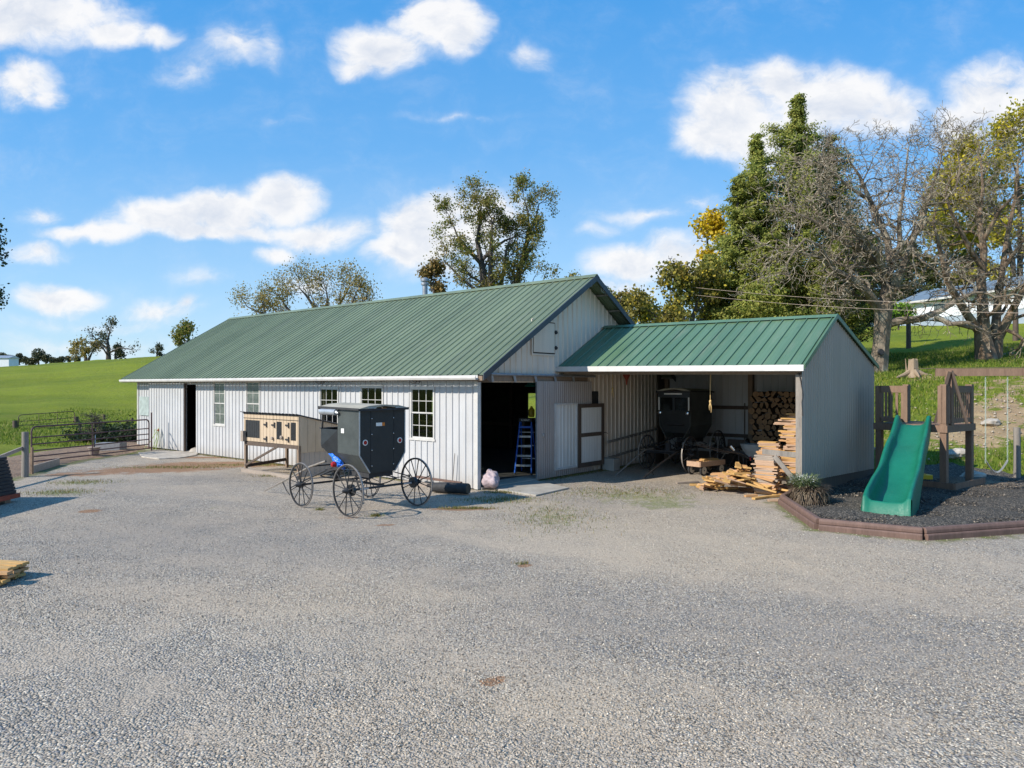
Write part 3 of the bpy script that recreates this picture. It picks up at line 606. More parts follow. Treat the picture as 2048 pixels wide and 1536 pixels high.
# roof: two ribbed slopes, ridge cap, rake trim, purlins under the overhang
OE=.40; OR=.58; PLL=-LB-.45
sl=math.hypot(1,PIT)
def PR(side):
    def f(s,q,d):                      # q = horizontal run from the eave (measured at plate = 0)
        y=q if side==0 else WB-q; n=PIT/sl; 
        return (s,(y-(n*d if side==0 else -n*d)),EV+.02+PIT*q+d/sl)
    return f
RL=(-LB-.95,OR)
for side in (0,1):
    mb=MB(); ribbed(mb,PR(side),RL[0],RL[1],cst(-OE),cst(WB/2),sp=.305,rw=.034,rh=.032,ph=.1,minor=.006)
    mb.build('roof_slope',M['roof_green'],barn)
mb=MB()
c=[(-.16,-.16*PIT+.045),(0,.06),(.16,-.16*PIT+.045),(.16,-.16*PIT+.033),(0,.045),(-.16,-.16*PIT+.033)]
mb.extr([(RL[0],WB/2+a,RZ+.03+b) for a,b in c],(RL[1]-RL[0]+.03,0,0)); mb.build('ridge_cap',M['roof_green'],barn)
for s_,e in ((RL[1]+.002,1),(RL[0]-.032,-1)):
    mb=MB()
    for a,b,z0,z1 in ((-OE,WB/2,EV-OE*PIT,RZ),(WB+OE,WB/2,EV-OE*PIT,RZ)):
        mb.extr([(s_,a,z0+.055),(s_,b,z1+.055),(s_,b,z1-.15),(s_,a,z0-.13)],(.03,0,0))
    mb.build('rake_trim',M['dark_trim'],barn)
mb=MB()
for k in range(8):
    for sd_ in (0,1):
        q=-OE+.1+k*.79
        if q>WB/2: continue
        y=q if sd_==0 else WB-q
        mb.box(RL[0]+.01,RL[1]-.01,y-.045,y+.045,EV+PIT*q-.07,EV+PIT*q-.02)
mb.build('purlins',M['old_wood'],barn)
mb=MB(); mb.extr([(.08,-OE+.05,EV-OE*PIT-.02),(.08,.0,EV-.12),(.08,.0,EV-.42),(.08,-.05,EV-.42)],(RL[1]-.12,0,0)); mb.build('eave_return',M['dark_wood'],barn)
# gutter
mb=MB(); g0=-OE-.125; z0=EV-OE*PIT+.005
for a,b in ((RL[0]+.05,-14.3),(-14.29,-7.1),(-7.09,RL[1]-.18)):
    mb.extr([(a,g0,z0),(a,g0+.012,z0),(a,g0+.02,z0-.10),(a,g0+.10,z0-.10),(a,g0+.10,z0+.01),(a,g0+.112,z0+.01),(a,g0+.112,z0-.115),(a,g0+.012,z0-.115),(a,g0-.01,z0-.06)],(b-a,0,0))
mb.build('gutter',M['trim_white'],barn)
mb=MB(); mb.box(RL[0]+.1,RL[1]-.03,g0+.125,g0+.15,z0-.14,z0-.012); mb.build('fascia',M['barn_wood'],barn)
for u in (660,850):
    mb=MB(); s=lw_s(u)
    for dx in (0,.16): mb.tube([(s+dx,-.35,EV-.16),(s+dx,-.36,EV-.40),(s+dx-.03,-.37,EV-.46),(s+dx-.10,-.42,EV-.45),(s+dx-.2,-.5,EV-.36)],.012,6)
    mb.tube([(s-.02,-.35,EV-.40),(s+.18,-.35,EV-.40)],.01,6); mb.tube([(s,-.35,EV-.18),(s+.16,-.35,EV-.18)],.01,6)
    mb.build('hanging_hook',M['dull_black'],barn)
# windows
def window(a,b,z0,z1,cols,glass,P,parent,inside=True):
    mb=MB(); t_=.055; o=.035
    for q in ((a-t_,b+t_,z1,z1+t_+.01),(a-t_-.02,b+t_+.02,z0-t_-.015,z0),(a-t_,a,z0,z1),(b,b+t_,z0,z1)):
        vs=[P(s,z,d) for z in (q[2],q[3]) for d in (o,-.05) for s in (q[0],q[1])]
        mb.add(vs,[(0,2,3,1),(4,5,7,6),(0,1,5,4),(2,6,7,3),(0,4,6,2),(1,3,7,5)])
    w=mb.build('window',M['trim_white'],parent)
    def bx(m,s0,s1,za,zb,d0,d1):
        m.add([P(s,z,d) for z in (za,zb) for d in (d0,d1) for s in (s0,s1)],[(0,2,3,1),(4,5,7,6),(0,1,5,4),(2,6,7,3),(0,4,6,2),(1,3,7,5)])
    zm=(z0+z1)/2
    for i,(za,zb,dd) in enumerate(((zm,z1,.0),(z0,zm+.02,-.022))):
        m=MB()
        bx(m,a,b,zb-.035,zb,dd+.012,dd-.008); bx(m,a,b,za,za+.04,dd+.012,dd-.008); bx(m,a,a+.03,za+.04,zb-.035,dd+.012,dd-.008); bx(m,b-.03,b,za+.04,zb-.035,dd+.012,dd-.008)
        for k in range(1,cols):
            s=a+(b-a)*k/cols; bx(m,s-.009,s+.009,za+.04,zb-.035,dd+.010,dd-.004)
        bx(m,a+.03,b-.03,(za+zb)/2-.009,(za+zb)/2+.009,dd+.0095,dd-.0045)
        m.build('sash',M['trim_white'],w)
        m=MB(); bx(m,a+.03,b-.03,za+.04,zb-.035,dd+.003,dd-.001); m.build('pane',glass,w)
for i,w in enumerate(wins): window(w[0],w[1],w[2],w[3],w[4],M['dusty_glass'] if i<2 else M['glass'],PF,barn)
# green board panel at the far corner
mb=MB(); sg=lw_z(830,gp0),lw_z(793,gp0); mb.box(gp0,gp1,-.055,-.03,sg[0],sg[1]); mb.build('window_board',M['board_green'],barn,bevel=.004)
# left sliding door on its track
s3,s4=lw_s(303),lw_s(373.5)
mb=MB(); ribbed(mb,lambda s,z,d:(s,-d-.11,z),s3,s4,cst(.06),cst(3.08),sp=.27,ph=.06); 
dl=mb.build('sliding_door',M['white_siding'],barn)
mb=MB(); mb.box(s4-.002,s4+.04,-.13,-.05,.05,3.1); mb.box(s3,s4-.004,-.10,-.05,3.0,3.09); mb.box(s3,s4-.004,-.10,-.05,.07,.2); mb.build('door_edge',M['dark_wood'],dl)
mb=MB(); mb.box(s3-.05,d1+.05,-.075,-.032,3.14,3.30); mb.build('track_board',M['dark_wood'],barn)
mb=MB()
for k in range(6):
    s=s3+.02+k*.83; mb.box(s-.03,s+.03,-.15,-.078,3.10,3.15); mb.bar((s,-.10,3.12),(s+.06,-.14,3.02),.05,.012)
mb.tube([(s3-.02,-.12,3.10),(d1,-.12,3.10)],.022,6); mb.build('track_brackets',M['trim_white'],barn)
# gable hatch with hinges
h0,h1=ga_g(1063.5),ga_g(1108); yA=A2.y+GX.y*(h0+h1)/2; hz0,hz1=CH+(770-707)/F*yA,CH+(770-644)/F*yA
mb=MB(); mb.box(.036,.055,h0+.035,h1-.03,hz0+.03,hz1-.02); hb=mb.build('loft_hatch',M['gable_siding'],barn,bevel=.004); mb=MB(); mb.box(.029,.034,h0-.02,h1+.02,hz0-.03,hz1+.03); mb.build('hatch_gap',M['hatch_gap'],hb)
mb=MB()
for a in ((h0-.06,h0-.004,hz0-.06,hz1+.06),(h1+.004,h1+.06,hz0-.06,hz1+.06)): mb.box(.03,.05,*a)
for a in ((h0-.004,h1+.004,hz1+.012,hz1+.075),(h0-.004,h1+.004,hz0-.06,hz0-.012)): mb.box(.03,.05,*a)
mb.build('hatch_frame',M['gable_siding'],hb)
for z in (hz0+.2,hz1-.3):
    mb=MB(); mb.box(.052,.066,h1-.05,h1+.12,z-.03,z+.03); mb.lathe((.066,h1+.02,z),[(.035,-.06),(.035,.06)],8); mb.build('hinge',M['dull_black'],hb)
# header board + track + brackets + big sliding door with its walk door
ge=ga_g(1188,.1); 
def gz(v,g,l=0): return CH+(770-v)/F*(A2.y+GX.y*g+LX.y*l)
mb=MB(); mb.box(.036,.075,.02,ge-.35,3.11,3.26); mb.build('header_board',M['barn_wood'],barn)
mb=MB(); mb.tube([(.13,-.02,3.315),(.13,ge,3.30)],.04,8); mb.box(.036,.09,.0,ge-.6,3.262,3.30); mb.build('door_track',M['steel_grey'],barn)
for k in range(5):
    g=.42+k*1.02; mb=MB(); mb.bar((.15,g,3.33),(.135,g+.10,3.10),.10,.014,up=(1,0,0)); mb.build('track_hanger',M['galv'],barn)
dg1=ga_g(1183,.12)
wd0,wd1=ga_g(1110.5,.12),ga_g(1152,.12)
PD=lambda s,z,d:(.12+d,s,z)
wz0,wz1=.30,2.35
mb=MB(); ribbed(mb,PD,gd1,dg1,cst(.04),cst(3.12),sp=.115,rw=.03,rh=.018,holes=[(wd0,wd1,wz0,wz1)]); sdr=mb.build('gable_sliding_door',M['old_door_siding'],barn)
mb=MB(); mb.box(.075,.125,gd1-.03,gd1+.0,.04,3.12)
for z in (.05,2.98): mb.box(.06,.115,gd1,dg1,z,z+.12)
mb.build('door_frame',M['steel_grey'],sdr)
mb=MB(); mb.lathe((.15,gd1+.28,1.42),[(.0,0),(.05,.0),(.055,.02),(.03,.03)],14,'x'); mb.build('door_pull',M['alu'],sdr)
mb=MB()
for q in ((wd0-.05,wd1+.05,wz1,wz1+.05),(wd0-.05,wd1+.05,wz0-.06,wz0),(wd0-.05,wd0,wz0,wz1),(wd1,wd1+.05,wz0,wz1)): mb.box(.10,.16,*q)
mb.build('walk_door_frame',M['trim_white'],sdr)
mb=MB(); ribbed(mb,lambda s,z,d:(.105+d,s,z),wd0,wd1,cst(wz0),cst(wz1),sp=.19,rw=.018,rh=.012,ph=.05+wd0); mb.build('walk_door_panel',M['panel_white'],sdr)
# open leaf folded back, wood frame
lf0,lf1=ga_g(1157,.2),ga_g(1208,.2)
mb=MB(); fz0,fz1=.22,2.36
for q in ((lf0,lf1,fz1-.13,fz1),(lf0,lf1,fz0,fz0+.15),(lf0,lf0+.15,fz0+.15,fz1-.13),(lf1-.15,lf1,fz0+.15,fz1-.13),(lf0+.15,lf1-.15,1.24,1.37)): mb.box(.17,.215,*q)
leaf=mb.build('open_door_leaf',M['dark_wood'],barn)
mb=MB(); ribbed(mb,lambda s,z,d:(.185+d,s,z),lf0+.14,lf1-.14,cst(fz0+.1),cst(fz1-.1),sp=.10,rw=.02,rh=.008); mb.build('leaf_panel',M['panel_white'],leaf)
mb=MB(); mb.tube([(.22,lf1-.05,1.33),(.29,lf1-.02,1.33),(.30,lf1+.08,1.30)],.012,6); mb.build('latch',M['dull_black'],leaf)
# small dark window by the shed roof
a,b=ga_g(1184,.03),ga_g(1196,.03)
mb=MB(); mb.box(.032,.045,a,b,2.28,2.78); ww=mb.build('small_window',M['dull_black'],barn); mb=MB(); mb.box(.032,.06,a-.05,b+.08,2.20,2.26); mb.build('sill',M['trim_white'],ww)
# ridge bracket and coil of wire at the gable peak, vent pipe
mb=MB(); mb.box(.05,.40,WB/2-.25,WB/2+.02,RZ-.33,RZ-.16); mb.build('peak_block',M['old_wood'],barn)
mb=MB()
for k in range(3):
    c=Vector((.47,WB/2+.62+.08*k,RZ-.34-.02*k)); mb.tube([c+Vector((.02*k,.16*math.cos(t_),.14*math.sin(t_)+.0)) for t_ in [j*6.28/12 for j in range(13)]],.014,5)
mb.build('wire_coil',M['galv'],barn)
# stove pipe on the ridge
g=WB/2+.6; r_=(850-1024)/F; l=((A2.x+GX.x*g)-r_*(A2.y+GX.y*g))/(r_*LX.y-LX.x)
mb=MB(); mb.lathe((l,g,RZ-.5),[(.11,0),(.11,1.1),(.17,1.1),(.17,1.2),(.09,1.2),(.09,1.26),(.19,1.26),(.19,1.36),(.05,1.42)],14); mb.build('stove_pipe',M['steel_grey'],barn,smooth=True)
# ------------------------------------------------------------------ open shed
SL=7.76; SG0=3.98; SG1=11.2; SGR=6.62; E0=3.68; ER=5.06; E1=3.74; DZ=-.08      # roof sinks 8 cm toward the right end
dz=lambda s:DZ*s/SL
p=BW(SL,SG0); shed=thing('lean_to_shed','open fronted metal shed with brighter green roof joined to the barn gable','shed',(A2.x,A2.y,0),BROT)
ph_=lambda s,q,d,y0,z0,y1,z1,w:(s,y0+(y1-y0)*q-d*.4*(1 if y1>y0 else -1),z0+(z1-z0)*q+dz(s)+d*.9)
OF=.22
zf=E0-OF*(ER-E0)/(SGR-SG0); zk=E1-.15*(ER-E1)/(SG1-SGR)
mb=MB(); ribbed(mb,lambda s,q,d:ph_(s,q,d,SG0-OF,zf,SGR,ER,0),.03,SL+.10,cst(0),cst(1),sp=.345,rw=.024,rh=.036,ph=.18,minor=.004); mb.build('roof_slope',M['roof_green_new'],shed)
mb=MB(); ribbed(mb,lambda s,q,d:ph_(s,q,d,SG1+.15,zk,SGR,ER,0),.03,SL+.10,cst(0),cst(1),sp=.345,rw=.024,rh=.036,ph=.18); mb.build('roof_slope',M['roof_green_new'],shed)
mb=MB(); mb.extr([(.0,SGR-.17,ER-.04),(.0,SGR,ER+.055),(.0,SGR+.17,ER-.0),(.0,SGR,ER+.03)],(SL+.12,0,DZ)); mb.build('ridge_cap',M['roof_green_new'],shed)
sx=SL+.10
mb=MB(); 
for y0,z0,y1,z1 in ((SG0-OF,zf,SGR,ER),(SG1+.15,zk,SGR,ER)):
    mb.extr([(sx,y0,z0+.05+DZ),(sx,y1,z1+.06+DZ),(sx,y1,z1-.07+DZ),(sx,y0,z0-.08+DZ)],(.03,0,0))
mb.build('rake_trim',M['roof_green_new'],shed)
mb=MB(); mb.extr([(.0,SG0-OF-.03,zf+.035),(.0,SG0-OF-.045,zf-.125),(.0,SG0-OF+.02,zf-.125),(.0,SG0-OF+.015,zf+.02)],(SL+.10,0,DZ)); mb.build('fascia',M['trim_white'],shed)
mb=MB(); mb.bar((.1,SG0+.06,E0-.2),(SL-.02,SG0+.06,E0-.2+DZ),.08,.26); mb.bar((.05,SG0-OF+.05,zf-.13),(SL,SG0-OF+.05,zf-.13+DZ),.05,.05); mb.build('front_beam',M['barn_wood'],shed)
mb=MB()
for k in range(7): 
    q=k/6.5; mb.bar((.05,SG0+(SGR-SG0)*q,E0+(ER-E0)*q-.05),(SL-.03,SG0+(SGR-SG0)*q,E0+(ER-E0)*q-.05+DZ),.09,.04)
    mb.bar((.05,SG1-(SG1-SGR)*q,E1+(ER-E1)*q-.05),(SL-.03,SG1-(SG1-SGR)*q,E1+(ER-E1)*q-.05+DZ),.09,.04)
for l in (2.6,5.2): 
    mb.bar((l,SG0+.05,E0-.12),(l,SG1-.05,E1-.12),.05,.2); mb.bar((l+.051,SG0+.15,E0-.19),(l+.051,SGR,ER-.26),.05,.14); mb.bar((l+.051,SG1-.15,E1-.19),(l+.051,SGR,ER-.26),.05,.14)
mb.build('rafters',M['dark_wood'],shed)
mb=MB(); ribbed(mb,lambda s,z,d:(s,SG1+d,z),.0,SL,cst(.35),lambda s:E1-.04+dz(s),sp=.27,rw=.02,rh=.016); mb.build('back_wall',M['white_siding'],shed)
mb=MB(); mb.box(0,SL,SG1-.06,SG1-.004,-.05,.42)
for z in (1.02,2.08): mb.box(0.2,SL-.1,SG1-.07,SG1-.02,z,z+.13)
mb.box(.2,SL-.1,SG1-.08,SG1-.02,3.42,3.60); mb.build('girts',M['dark_wood'],shed)
mb=MB(); mb.box(-.03,.03,WB+.03,SG1+.02,0,3.75); mb.build('filler_wall',M['dark_wood'],shed); mb=MB(); mb.extr([(.035,9.7,3.93),(.035,10.6,3.42),(.035,SG1+.1,3.42),(.035,SG1+.1,E1-.02),(.035,9.7,E1+(SG1-9.7)*.29-.03)],(.02,0,0)); mb.build('end_closure',M['dark_wood'],shed)
for l,g,w in ((.16,SG1-.14,.15),(3.62,SG1-.16,.17),(SL-.2,SG1-.16,.15)):
    mb=MB(); mb.box(l-w/2,l+w/2,g-w/2,g+w/2,-.05,E1-.1); mb.build('post',M['barn_wood'],shed)
def ezt(s): return (E0+(ER-E0)*(s-SG0)/(SGR-SG0) if s<SGR else ER+(E1-ER)*(s-SGR)/(SG1-SGR))-.06+DZ
def ezb(s): return .50-.30*(s-SG0)/(SG1-SG0)
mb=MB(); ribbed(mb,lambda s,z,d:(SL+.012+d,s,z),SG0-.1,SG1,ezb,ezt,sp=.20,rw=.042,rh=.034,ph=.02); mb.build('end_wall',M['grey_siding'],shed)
mb=MB(); mb.extr([(SL-.03,SG0+.1,-.1),(SL-.03,SG1,-.1),(SL-.03,SG1,.3),(SL-.03,SG0+.1,.6)],(.035,0,0));  # dark board stands in for the shade under the siding
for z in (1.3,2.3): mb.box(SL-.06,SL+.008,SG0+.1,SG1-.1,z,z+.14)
mb.build('shade_board_girts',M['dark_wood'],shed)
mb=MB(); mb.box(SL-.16,SL+.0,SG0-.06,SG0+.09,-.05,E0-.33+DZ); fp=mb.build('post',M['old_wood'],shed)
mb=MB(); mb.bar((SL-.16,SG0+.0,1.18),(SL-1.05,SG0+.0,1.22),.04,.14,up=(0,0,1)); mb.bar((SL-.10,SG0-.03,.42),(SL-.72,SG0-.03,1.12),.04,.12); mb.build('brace',M['old_wood'],shed)
mb=MB(); mb.tube([(SL-.1,SG0-.08,3.45),(SL-.02,SG0-.10,3.1),(SL+.04,SG0-.09,2.75),(SL+.01,SG0-.1,2.55),(SL+.03,SG0-.1,2.2)],.012,6); mb.build('cable',M['dull_black'],shed)
for l,g,nm,cat in ((4.95,4.6,'knotted tan rope dangling from the shed roof before the firewood','rope'),(.75,6.0,'pale rope end hanging beside the black buggy in the shed','rope')):
    mb=MB(); z=3.5; ln=1.25 if l>2 else .9
    mb.tube([(0,0,0),(.01,0,-.3),(-.01,.01,-.6),(0,0,-ln+.3)],.010,6); mb.lathe((0,0,-ln+.27),[(.01,-.06),(.035,-.03),(.04,.02),(.015,.05)],8)
    mb.tube([(0,0,-ln+.25),(.03,0,-ln+.1),(.02,.01,-ln-.05)],[.02,.018,.008],6); mb.tube([(0,0,-ln+.25),(-.03,0,-ln+.15),(-.035,.01,-ln+.02)],[.018,.016,.006],6)
    p=BW(l,g,z); o=mb.build('rope',M['rope'],None); o.location=p; o.rotation_euler=(0,0,BROT); tag(o,nm,cat)
mb=MB(); mb.lathe((0,0,0),[(.03,0),(.12,-.05),(.13,-.16),(.05,-.30),(.02,-.5)],9); o=mb.build('hanging_rag',M['orange'],None); o.location=BW(.35,7.6,3.5); tag(o,'faded orange rag hanging under the shed roof near the barn wall','rag')
# pads
mb=MB(); P=[W0(u,v) for u,v in ((961,974),(1062,961),(1138,978),(1072,993),(967,976.5))]; mb.prism([tuple(q[:2]) for q in P],-.05,.045); o=mb.build('concrete_pad',M['concrete'],None,bevel=.01); tag(o,'grey concrete slab lying before the open gable doorway','slab')
mb=MB(); P=[W0(u,v) for u,v in ((276,907),(330,903.5),(372,904),(398,906),(392,912),(360,917),(318,919),(284,915))]; mb.prism([tuple(q[:2]) for q in P],-.05,.05); o=mb.build('stone_slab',M['stone'],None,bevel=.02); tag(o,'flat tan stone slab below the far sliding door','slab')
mb=MB(); P=W0(394,905); mb.lathe((0,0,0),[(.3,0),(.34,.08),(.25,.2),(.1,.26)],9); o=mb.build('rock',M['stone'],None,smooth=True); o.location=(P.x,P.y,-.03); tag(o,'rounded brown rock at the right end of the stone slab','rock')
def lump(name,rx,ry,rz,mat,parent,seed,amp=.18,fr=4,loc=(0,0,0)):
    bm=bmesh.new(); bmesh.ops.create_icosphere(bm,subdivisions=4,radius=1)
    for v in bm.verts:
        n=mnoise.fractal(v.co*fr*.5+Vector((seed,0,0)),1,2,4); v.co=v.co*(1+amp*n); v.co=Vector((v.co.x*rx,v.co.y*ry,max(v.co.z,-.85)*rz))
    me=bpy.data.meshes.new(name); bm.to_mesh(me); bm.free(); me.polygons.foreach_set('use_smooth',[True]*len(me.polygons)); me.materials.append(mat); o=bpy.data.objects.new(name,me); link(o,parent); o.location=loc; return o
def ORD(n): return '%d%s'%(n,'th' if 10<=n%100<=20 else {1:'st',2:'nd',3:'rd'}.get(n%10,'th'))
# ================================================================== horse-drawn buggies
def wheel(name,r,parent,loc,nsp=12,rim=.034,hub=.075,drum=0,mr='rim_wood',mt='tyre_steel',out=1):
    mb=MB(); mb.ring((0,0,0),(0,1,0),r-.008,.032,rim,40); w=mb.build(name,M[mr],parent,smooth=True); w.location=loc
    mb=MB(); mb.ring((0,0,0),(0,1,0),r,.036,.010,40); mb.build('tyre',M[mt],w,smooth=True)
    for k in range(nsp):
        a=2*math.pi*(k+.3)/nsp; d=Vector((math.cos(a),0,math.sin(a))); o=.03*(1 if k%2 else -1)
        mb=MB(); mb.tube([d*.04+Vector((0,o,0)),d*(r*.5)+Vector((0,o*.5,0)),d*(r-rim)],[.017,.011,.013],6); mb.build('spoke',M[mr],w)
    mb=MB(); mb.lathe((0,0,0),[(.02,-.13),(.04,-.12),(.055,-.07),(hub,-.04),(hub,.04),(.055,.07),(.035,.13),(.02,.15)],14,'y'); mb.build('hub',M[mr],w,smooth=True)
    if drum:
        mb=MB(); mb.lathe((0,-out*.10,0),[(.02,-.04),(drum,-.035),(drum,.035),(.02,.04)],18,'y'); mb.build('brake_drum',M['black_paint'],w,smooth=True)
    return w
def buggy(name,label,loc,rz,sc,track,w,kind,group):
    t=thing(name,label,'buggy',loc,rz,group); t.scale=(sc,)*3
    h=w/2; hb=.37*w/1.35; zt,zm,zb=2.42,1.36,.93; x0,x1,x2=.05,.90,1.62
    # side panels, thin boxes following the flared body
    for s in (1,-1):
        xe=x1 if kind=='open' else x2-.05
        mb=MB()
        mb.extr([(x0,s*h,zt),(x0,s*h,zm),(xe,s*h,zm+.02),(xe,s*h,zt+.03)],(0,-s*.025,0))
        mb.extr([(x0,s*h,zm),(x0,s*hb,zb),(xe+.0,s*hb,zb+.05),(xe,s*h,zm+.02)],(0,-s*.024,0))
        mb.build('side_panel',M['black_vinyl'],t,bevel=.004)
    mb=MB(); mb.extr([(x0-.012,y,z) for y,z in ((-h,zt),(-h,zm),(-hb,zb),(hb,zb),(h,zm),(h,zt+.0),(0,zt+.04))],(.03,0,0)); rp=mb.build('rear_panel',M['black_vinyl_rear'],t)
    mb=MB()
    for y in (-h*.50,h*.50): mb.box(x0-.020,x0-.0125,y-.006,y+.006,zb+.04,zt-.03)
    mb.build('seam',M['dull_black'],rp)
    for s in (-1,1):
        mb=MB()
        for a,b in (((s*(h-.012),zt-.02),(s*(h-.012),zm)),((s*(h-.012),zm),(s*(hb-.0),zb+.01))): mb.bar((x0-.022,*a),(x0-.022,*b),.014,.03,up=(0,1,0))
        mb.build('edge_strip',M['galv'],rp)
        for k in range(4):
            mb=MB(); mb.lathe((x0-.02,s*h*.47,zb+.17+k*.37),[(0,-.012),(.013,-.01),(.013,.0)],8,'x'); mb.build('snap',M['chrome'],rp)
        mb=MB(); mb.lathe((x0-.024,s*(h-.17),1.66),[(0,-.016),(.045,-.014),(.052,.004)],18,'x'); rf=mb.build('reflector',M['red_lens'],t,smooth=True)
        mb=MB(); mb.ring((x0-.022,s*(h-.17),1.66),(1,0,0),.068,.02,.018,20); mb.build('reflector_ring',M['white_plastic'],rf,smooth=True)
    mb=MB(); mb.box(x0-.019,x0-.013,.02,.19,2.03,2.11); mb.build('sticker',M['white_plastic'],t); mb=MB(); mb.box(x0-.019,x0-.0132,-.06,.0195,2.03,2.11); mb.build('sticker',M['amber'],t)
    mb=MB(); mb.box(x0-.09,x0-.02,-.07,.07,zt-.01,zt+.04); mb.build('roof_lamp',M['amber'],t,bevel=.008)
    for y in (-.45,.35): 
        mb=MB(); mb.box(x0-.112,x0-.098,y*w/1.35-.10,y*w/1.35+.14,zt+.035,zt+.055); mb.build('reflective_strip',M['galv'],t)
    # roof with a lip
    mb=MB(); ho=h+.05
    pr=[(-ho,zt+.03),(-ho*.6,zt+.095),(0,zt+.12),(ho*.6,zt+.095),(ho,zt+.03),(ho,zt+.0),(0,zt+.085),(-ho,zt+.0)]
    mb.extr([(x0-.09,y,z) for y,z in pr],(x2+.12-x0,0,.02)); mb.build('roof',M['canvas'],t)
    mb=MB(); mb.box(x0-.095,x0-.075,-ho,ho,zt-.02,zt+.028); mb.box(x2+.03,x2+.05,-ho,ho,zt-.01,zt+.045)
    for s in (-1,1): mb.bar((x0-.09,s*(ho+.006),zt+.015),(x2+.05,s*(ho+.006),zt+.04),.012,.05)
    mb.build('roof_edge',M['dull_black'],t)
    # floor, seat, dash
    mb=MB(); mb.extr([(x0+.02,-hb,zb+.0),(x1,-hb,zb+.03),(x2,-hb,1.42),(x2,-hb,1.46),(x1,-hb,zb+.07),(x0+.02,-hb,zb+.03)],(0,2*hb,0)); mb.box(x0+.05,x1-.0,-hb+.02,hb-.02,.82,.925); mb.build('floor',M['dull_black'],t)
    mb=MB(); mb.box(.35,.85,-h+.06,h-.06,1.42,1.56); mb.box(.27,.36,-h+.06,h-.06,1.56,2.0); mb.build('seat',M['dull_black'],t,bevel=.02)
    if kind=='open':
        for s in (-1,1):
            mb=MB(); mb.extr([(x1,s*h,1.93),(x2,s*h,1.93),(x2,s*h,1.50),(1.10,s*(hb+.10),1.04),(x1,s*(hb+.12),1.05)],(0,-s*.03,0)); mb.build('front_side_panel',M['black_paint'],t)
            mb=MB(); mb.bar((x2-.02,s*(h-.02),1.93),(x2-.06,s*(h-.02),zt+.02),.028,.035,up=(1,0,0)); mb.build('front_post',M['rim_wood'],t)
        mb=MB(); mb.box(x2-.03,x2,-h+.02,h-.02,1.45,1.93); mb.box(x2-.05,x2+.03,-h-.02,h+.02,1.93,1.955); mb.build('dashboard',M['black_paint'],t)
        mb=MB(); mb.tube([(x1-.02,h+.05,zt-.07),(x2-.1,h+.06,zt-.07)],.075,12); mb.tube([(x1-.02,h+.05,zt-.07),(x1-.10,h+.05,zt-.09)],[.05,.02],8); mb.build('rolled_curtain',M['galv'],t,smooth=True)
        mb=MB(); mb.lathe((.98,h+.05,1.10),[(0,-.06),(.06,-.045),(.075,.0),(.05,.06),(0,.08)],14,'y'); mb.build('side_lamp',M['red_lens'],t,smooth=True)
        bq=lump('blue_blanket',.26,.07,.085,M['blue_plastic'],t,4,.45,3.5,(1.10,h-.13,1.15)); bq.rotation_euler=(0,R(-32),.12)
        mb=MB(); mb.box(.62,.74,h+.001,h+.012,1.86,1.97); mb.build('sticker',M['white_plastic'],t)
    else:
        mb=MB(); mb.extr([(x2,-h,1.86),(x2,h,1.86),(x2-.12,hb+.18,1.15),(x2-.12,-hb-.18,1.15)],(-.03,0,0)); mb.build('front_panel',M['black_vinyl_rear'],t)
        mb=MB(); mb.box(x2-.06,x2-.0,-h,h,2.26,zt+.02)
        for a,b in ((-h,-h+.07),(h-.07,h),(-.04,.03)): mb.box(x2-.06,x2-.0,a,b,1.86,2.26)
        mb.build('windshield_frame',M['black_paint'],t)
        mb=MB(); mb.box(x2-.04,x2-.034,-h+.07,h-.07,1.87,2.26); mb.build('windshield',M['glass'],t)
        for s in (-1,1):
            mb=MB(); mb.box(x2+.002,x2+.014,s*(h-.03)-.02,s*(h-.03)+.02,1.86,2.27); mb.build('reflective_strip',M['white_plastic'],t)
            mb=MB(); mb.lathe((x2+.03,s*(h-.07),1.78),[(.02,-.03),(.05,-.02),(.055,.03),(.0,.045)],14,'x'); mb.build('headlamp',M['chrome'],t,smooth=True)
        mb=MB(); mb.box(x2+.002,x2+.014,-.33,.28,2.355,2.40); mb.build('reflective_strip',M['white_plastic'],t)
    # running gear
    zr,zf,wb=.60,.545,2.0; ty=track/2
    for s in (1,-1):
        wheel('wheel',zr,t,(0,s*ty,zr),12,drum=.135,out=s); wheel('wheel',zf,t,(wb,s*ty,zf),12,drum=0)
    mb=MB(); mb.tube([(0,-ty,zr),(0,ty,zr)],.028,8); mb.build('rear_axle',M['dull_black'],t)
    for y in (-ty+.28,ty-.45):
        mb=MB(); mb.box(-.036,-.029,y-.10,y+.14,zr-.02,zr+.02); mb.build('reflective_strip',M['galv'],t)
    mb=MB(); mb.tube([(wb,-ty,zf),(wb,ty,zf)],.026,8); mb.build('front_axle',M['dull_black'],t)
    mb=MB(); mb.bar((0,0,zr+.02),(wb,0,zf+.06),.05,.05); mb.build('reach_pole',M['rim_wood'],t)
    def spring(x,z): 
        mb=MB(); n=10; w_=hb+.12
        for up in (1,-1): mb.tube([(x,-w_+2*w_*i/n,z+up*.10*math.sin(math.pi*i/n)) for i in range(n+1)],.014,6)
        mb.build('leaf_spring',M['dull_black'],t)
    spring(.12,.74); spring(wb-.05,.72)
    mb=MB(); mb.bar((1.0,-hb,.98),(wb+.05,-.25,.84),.04,.04); mb.bar((1.0,hb,.98),(wb+.05,.25,.84),.04,.04); mb.tube([(wb,0,.6),(wb,0,.86)],.10,12); mb.build('fifth_wheel',M['dull_black'],t)
    mb=MB(); mb.bar((.1,-hb-.0,.90),(-.42,-hb-.05,.84),.02,.02); mb.bar((-.42,-hb-.05,.84),(.02,-hb+.2,.76),.018,.018); mb.box(-.46,-.40,-hb-.07,-hb-.03,.80,.87); mb.build('step_iron',M['dull_black'],t)
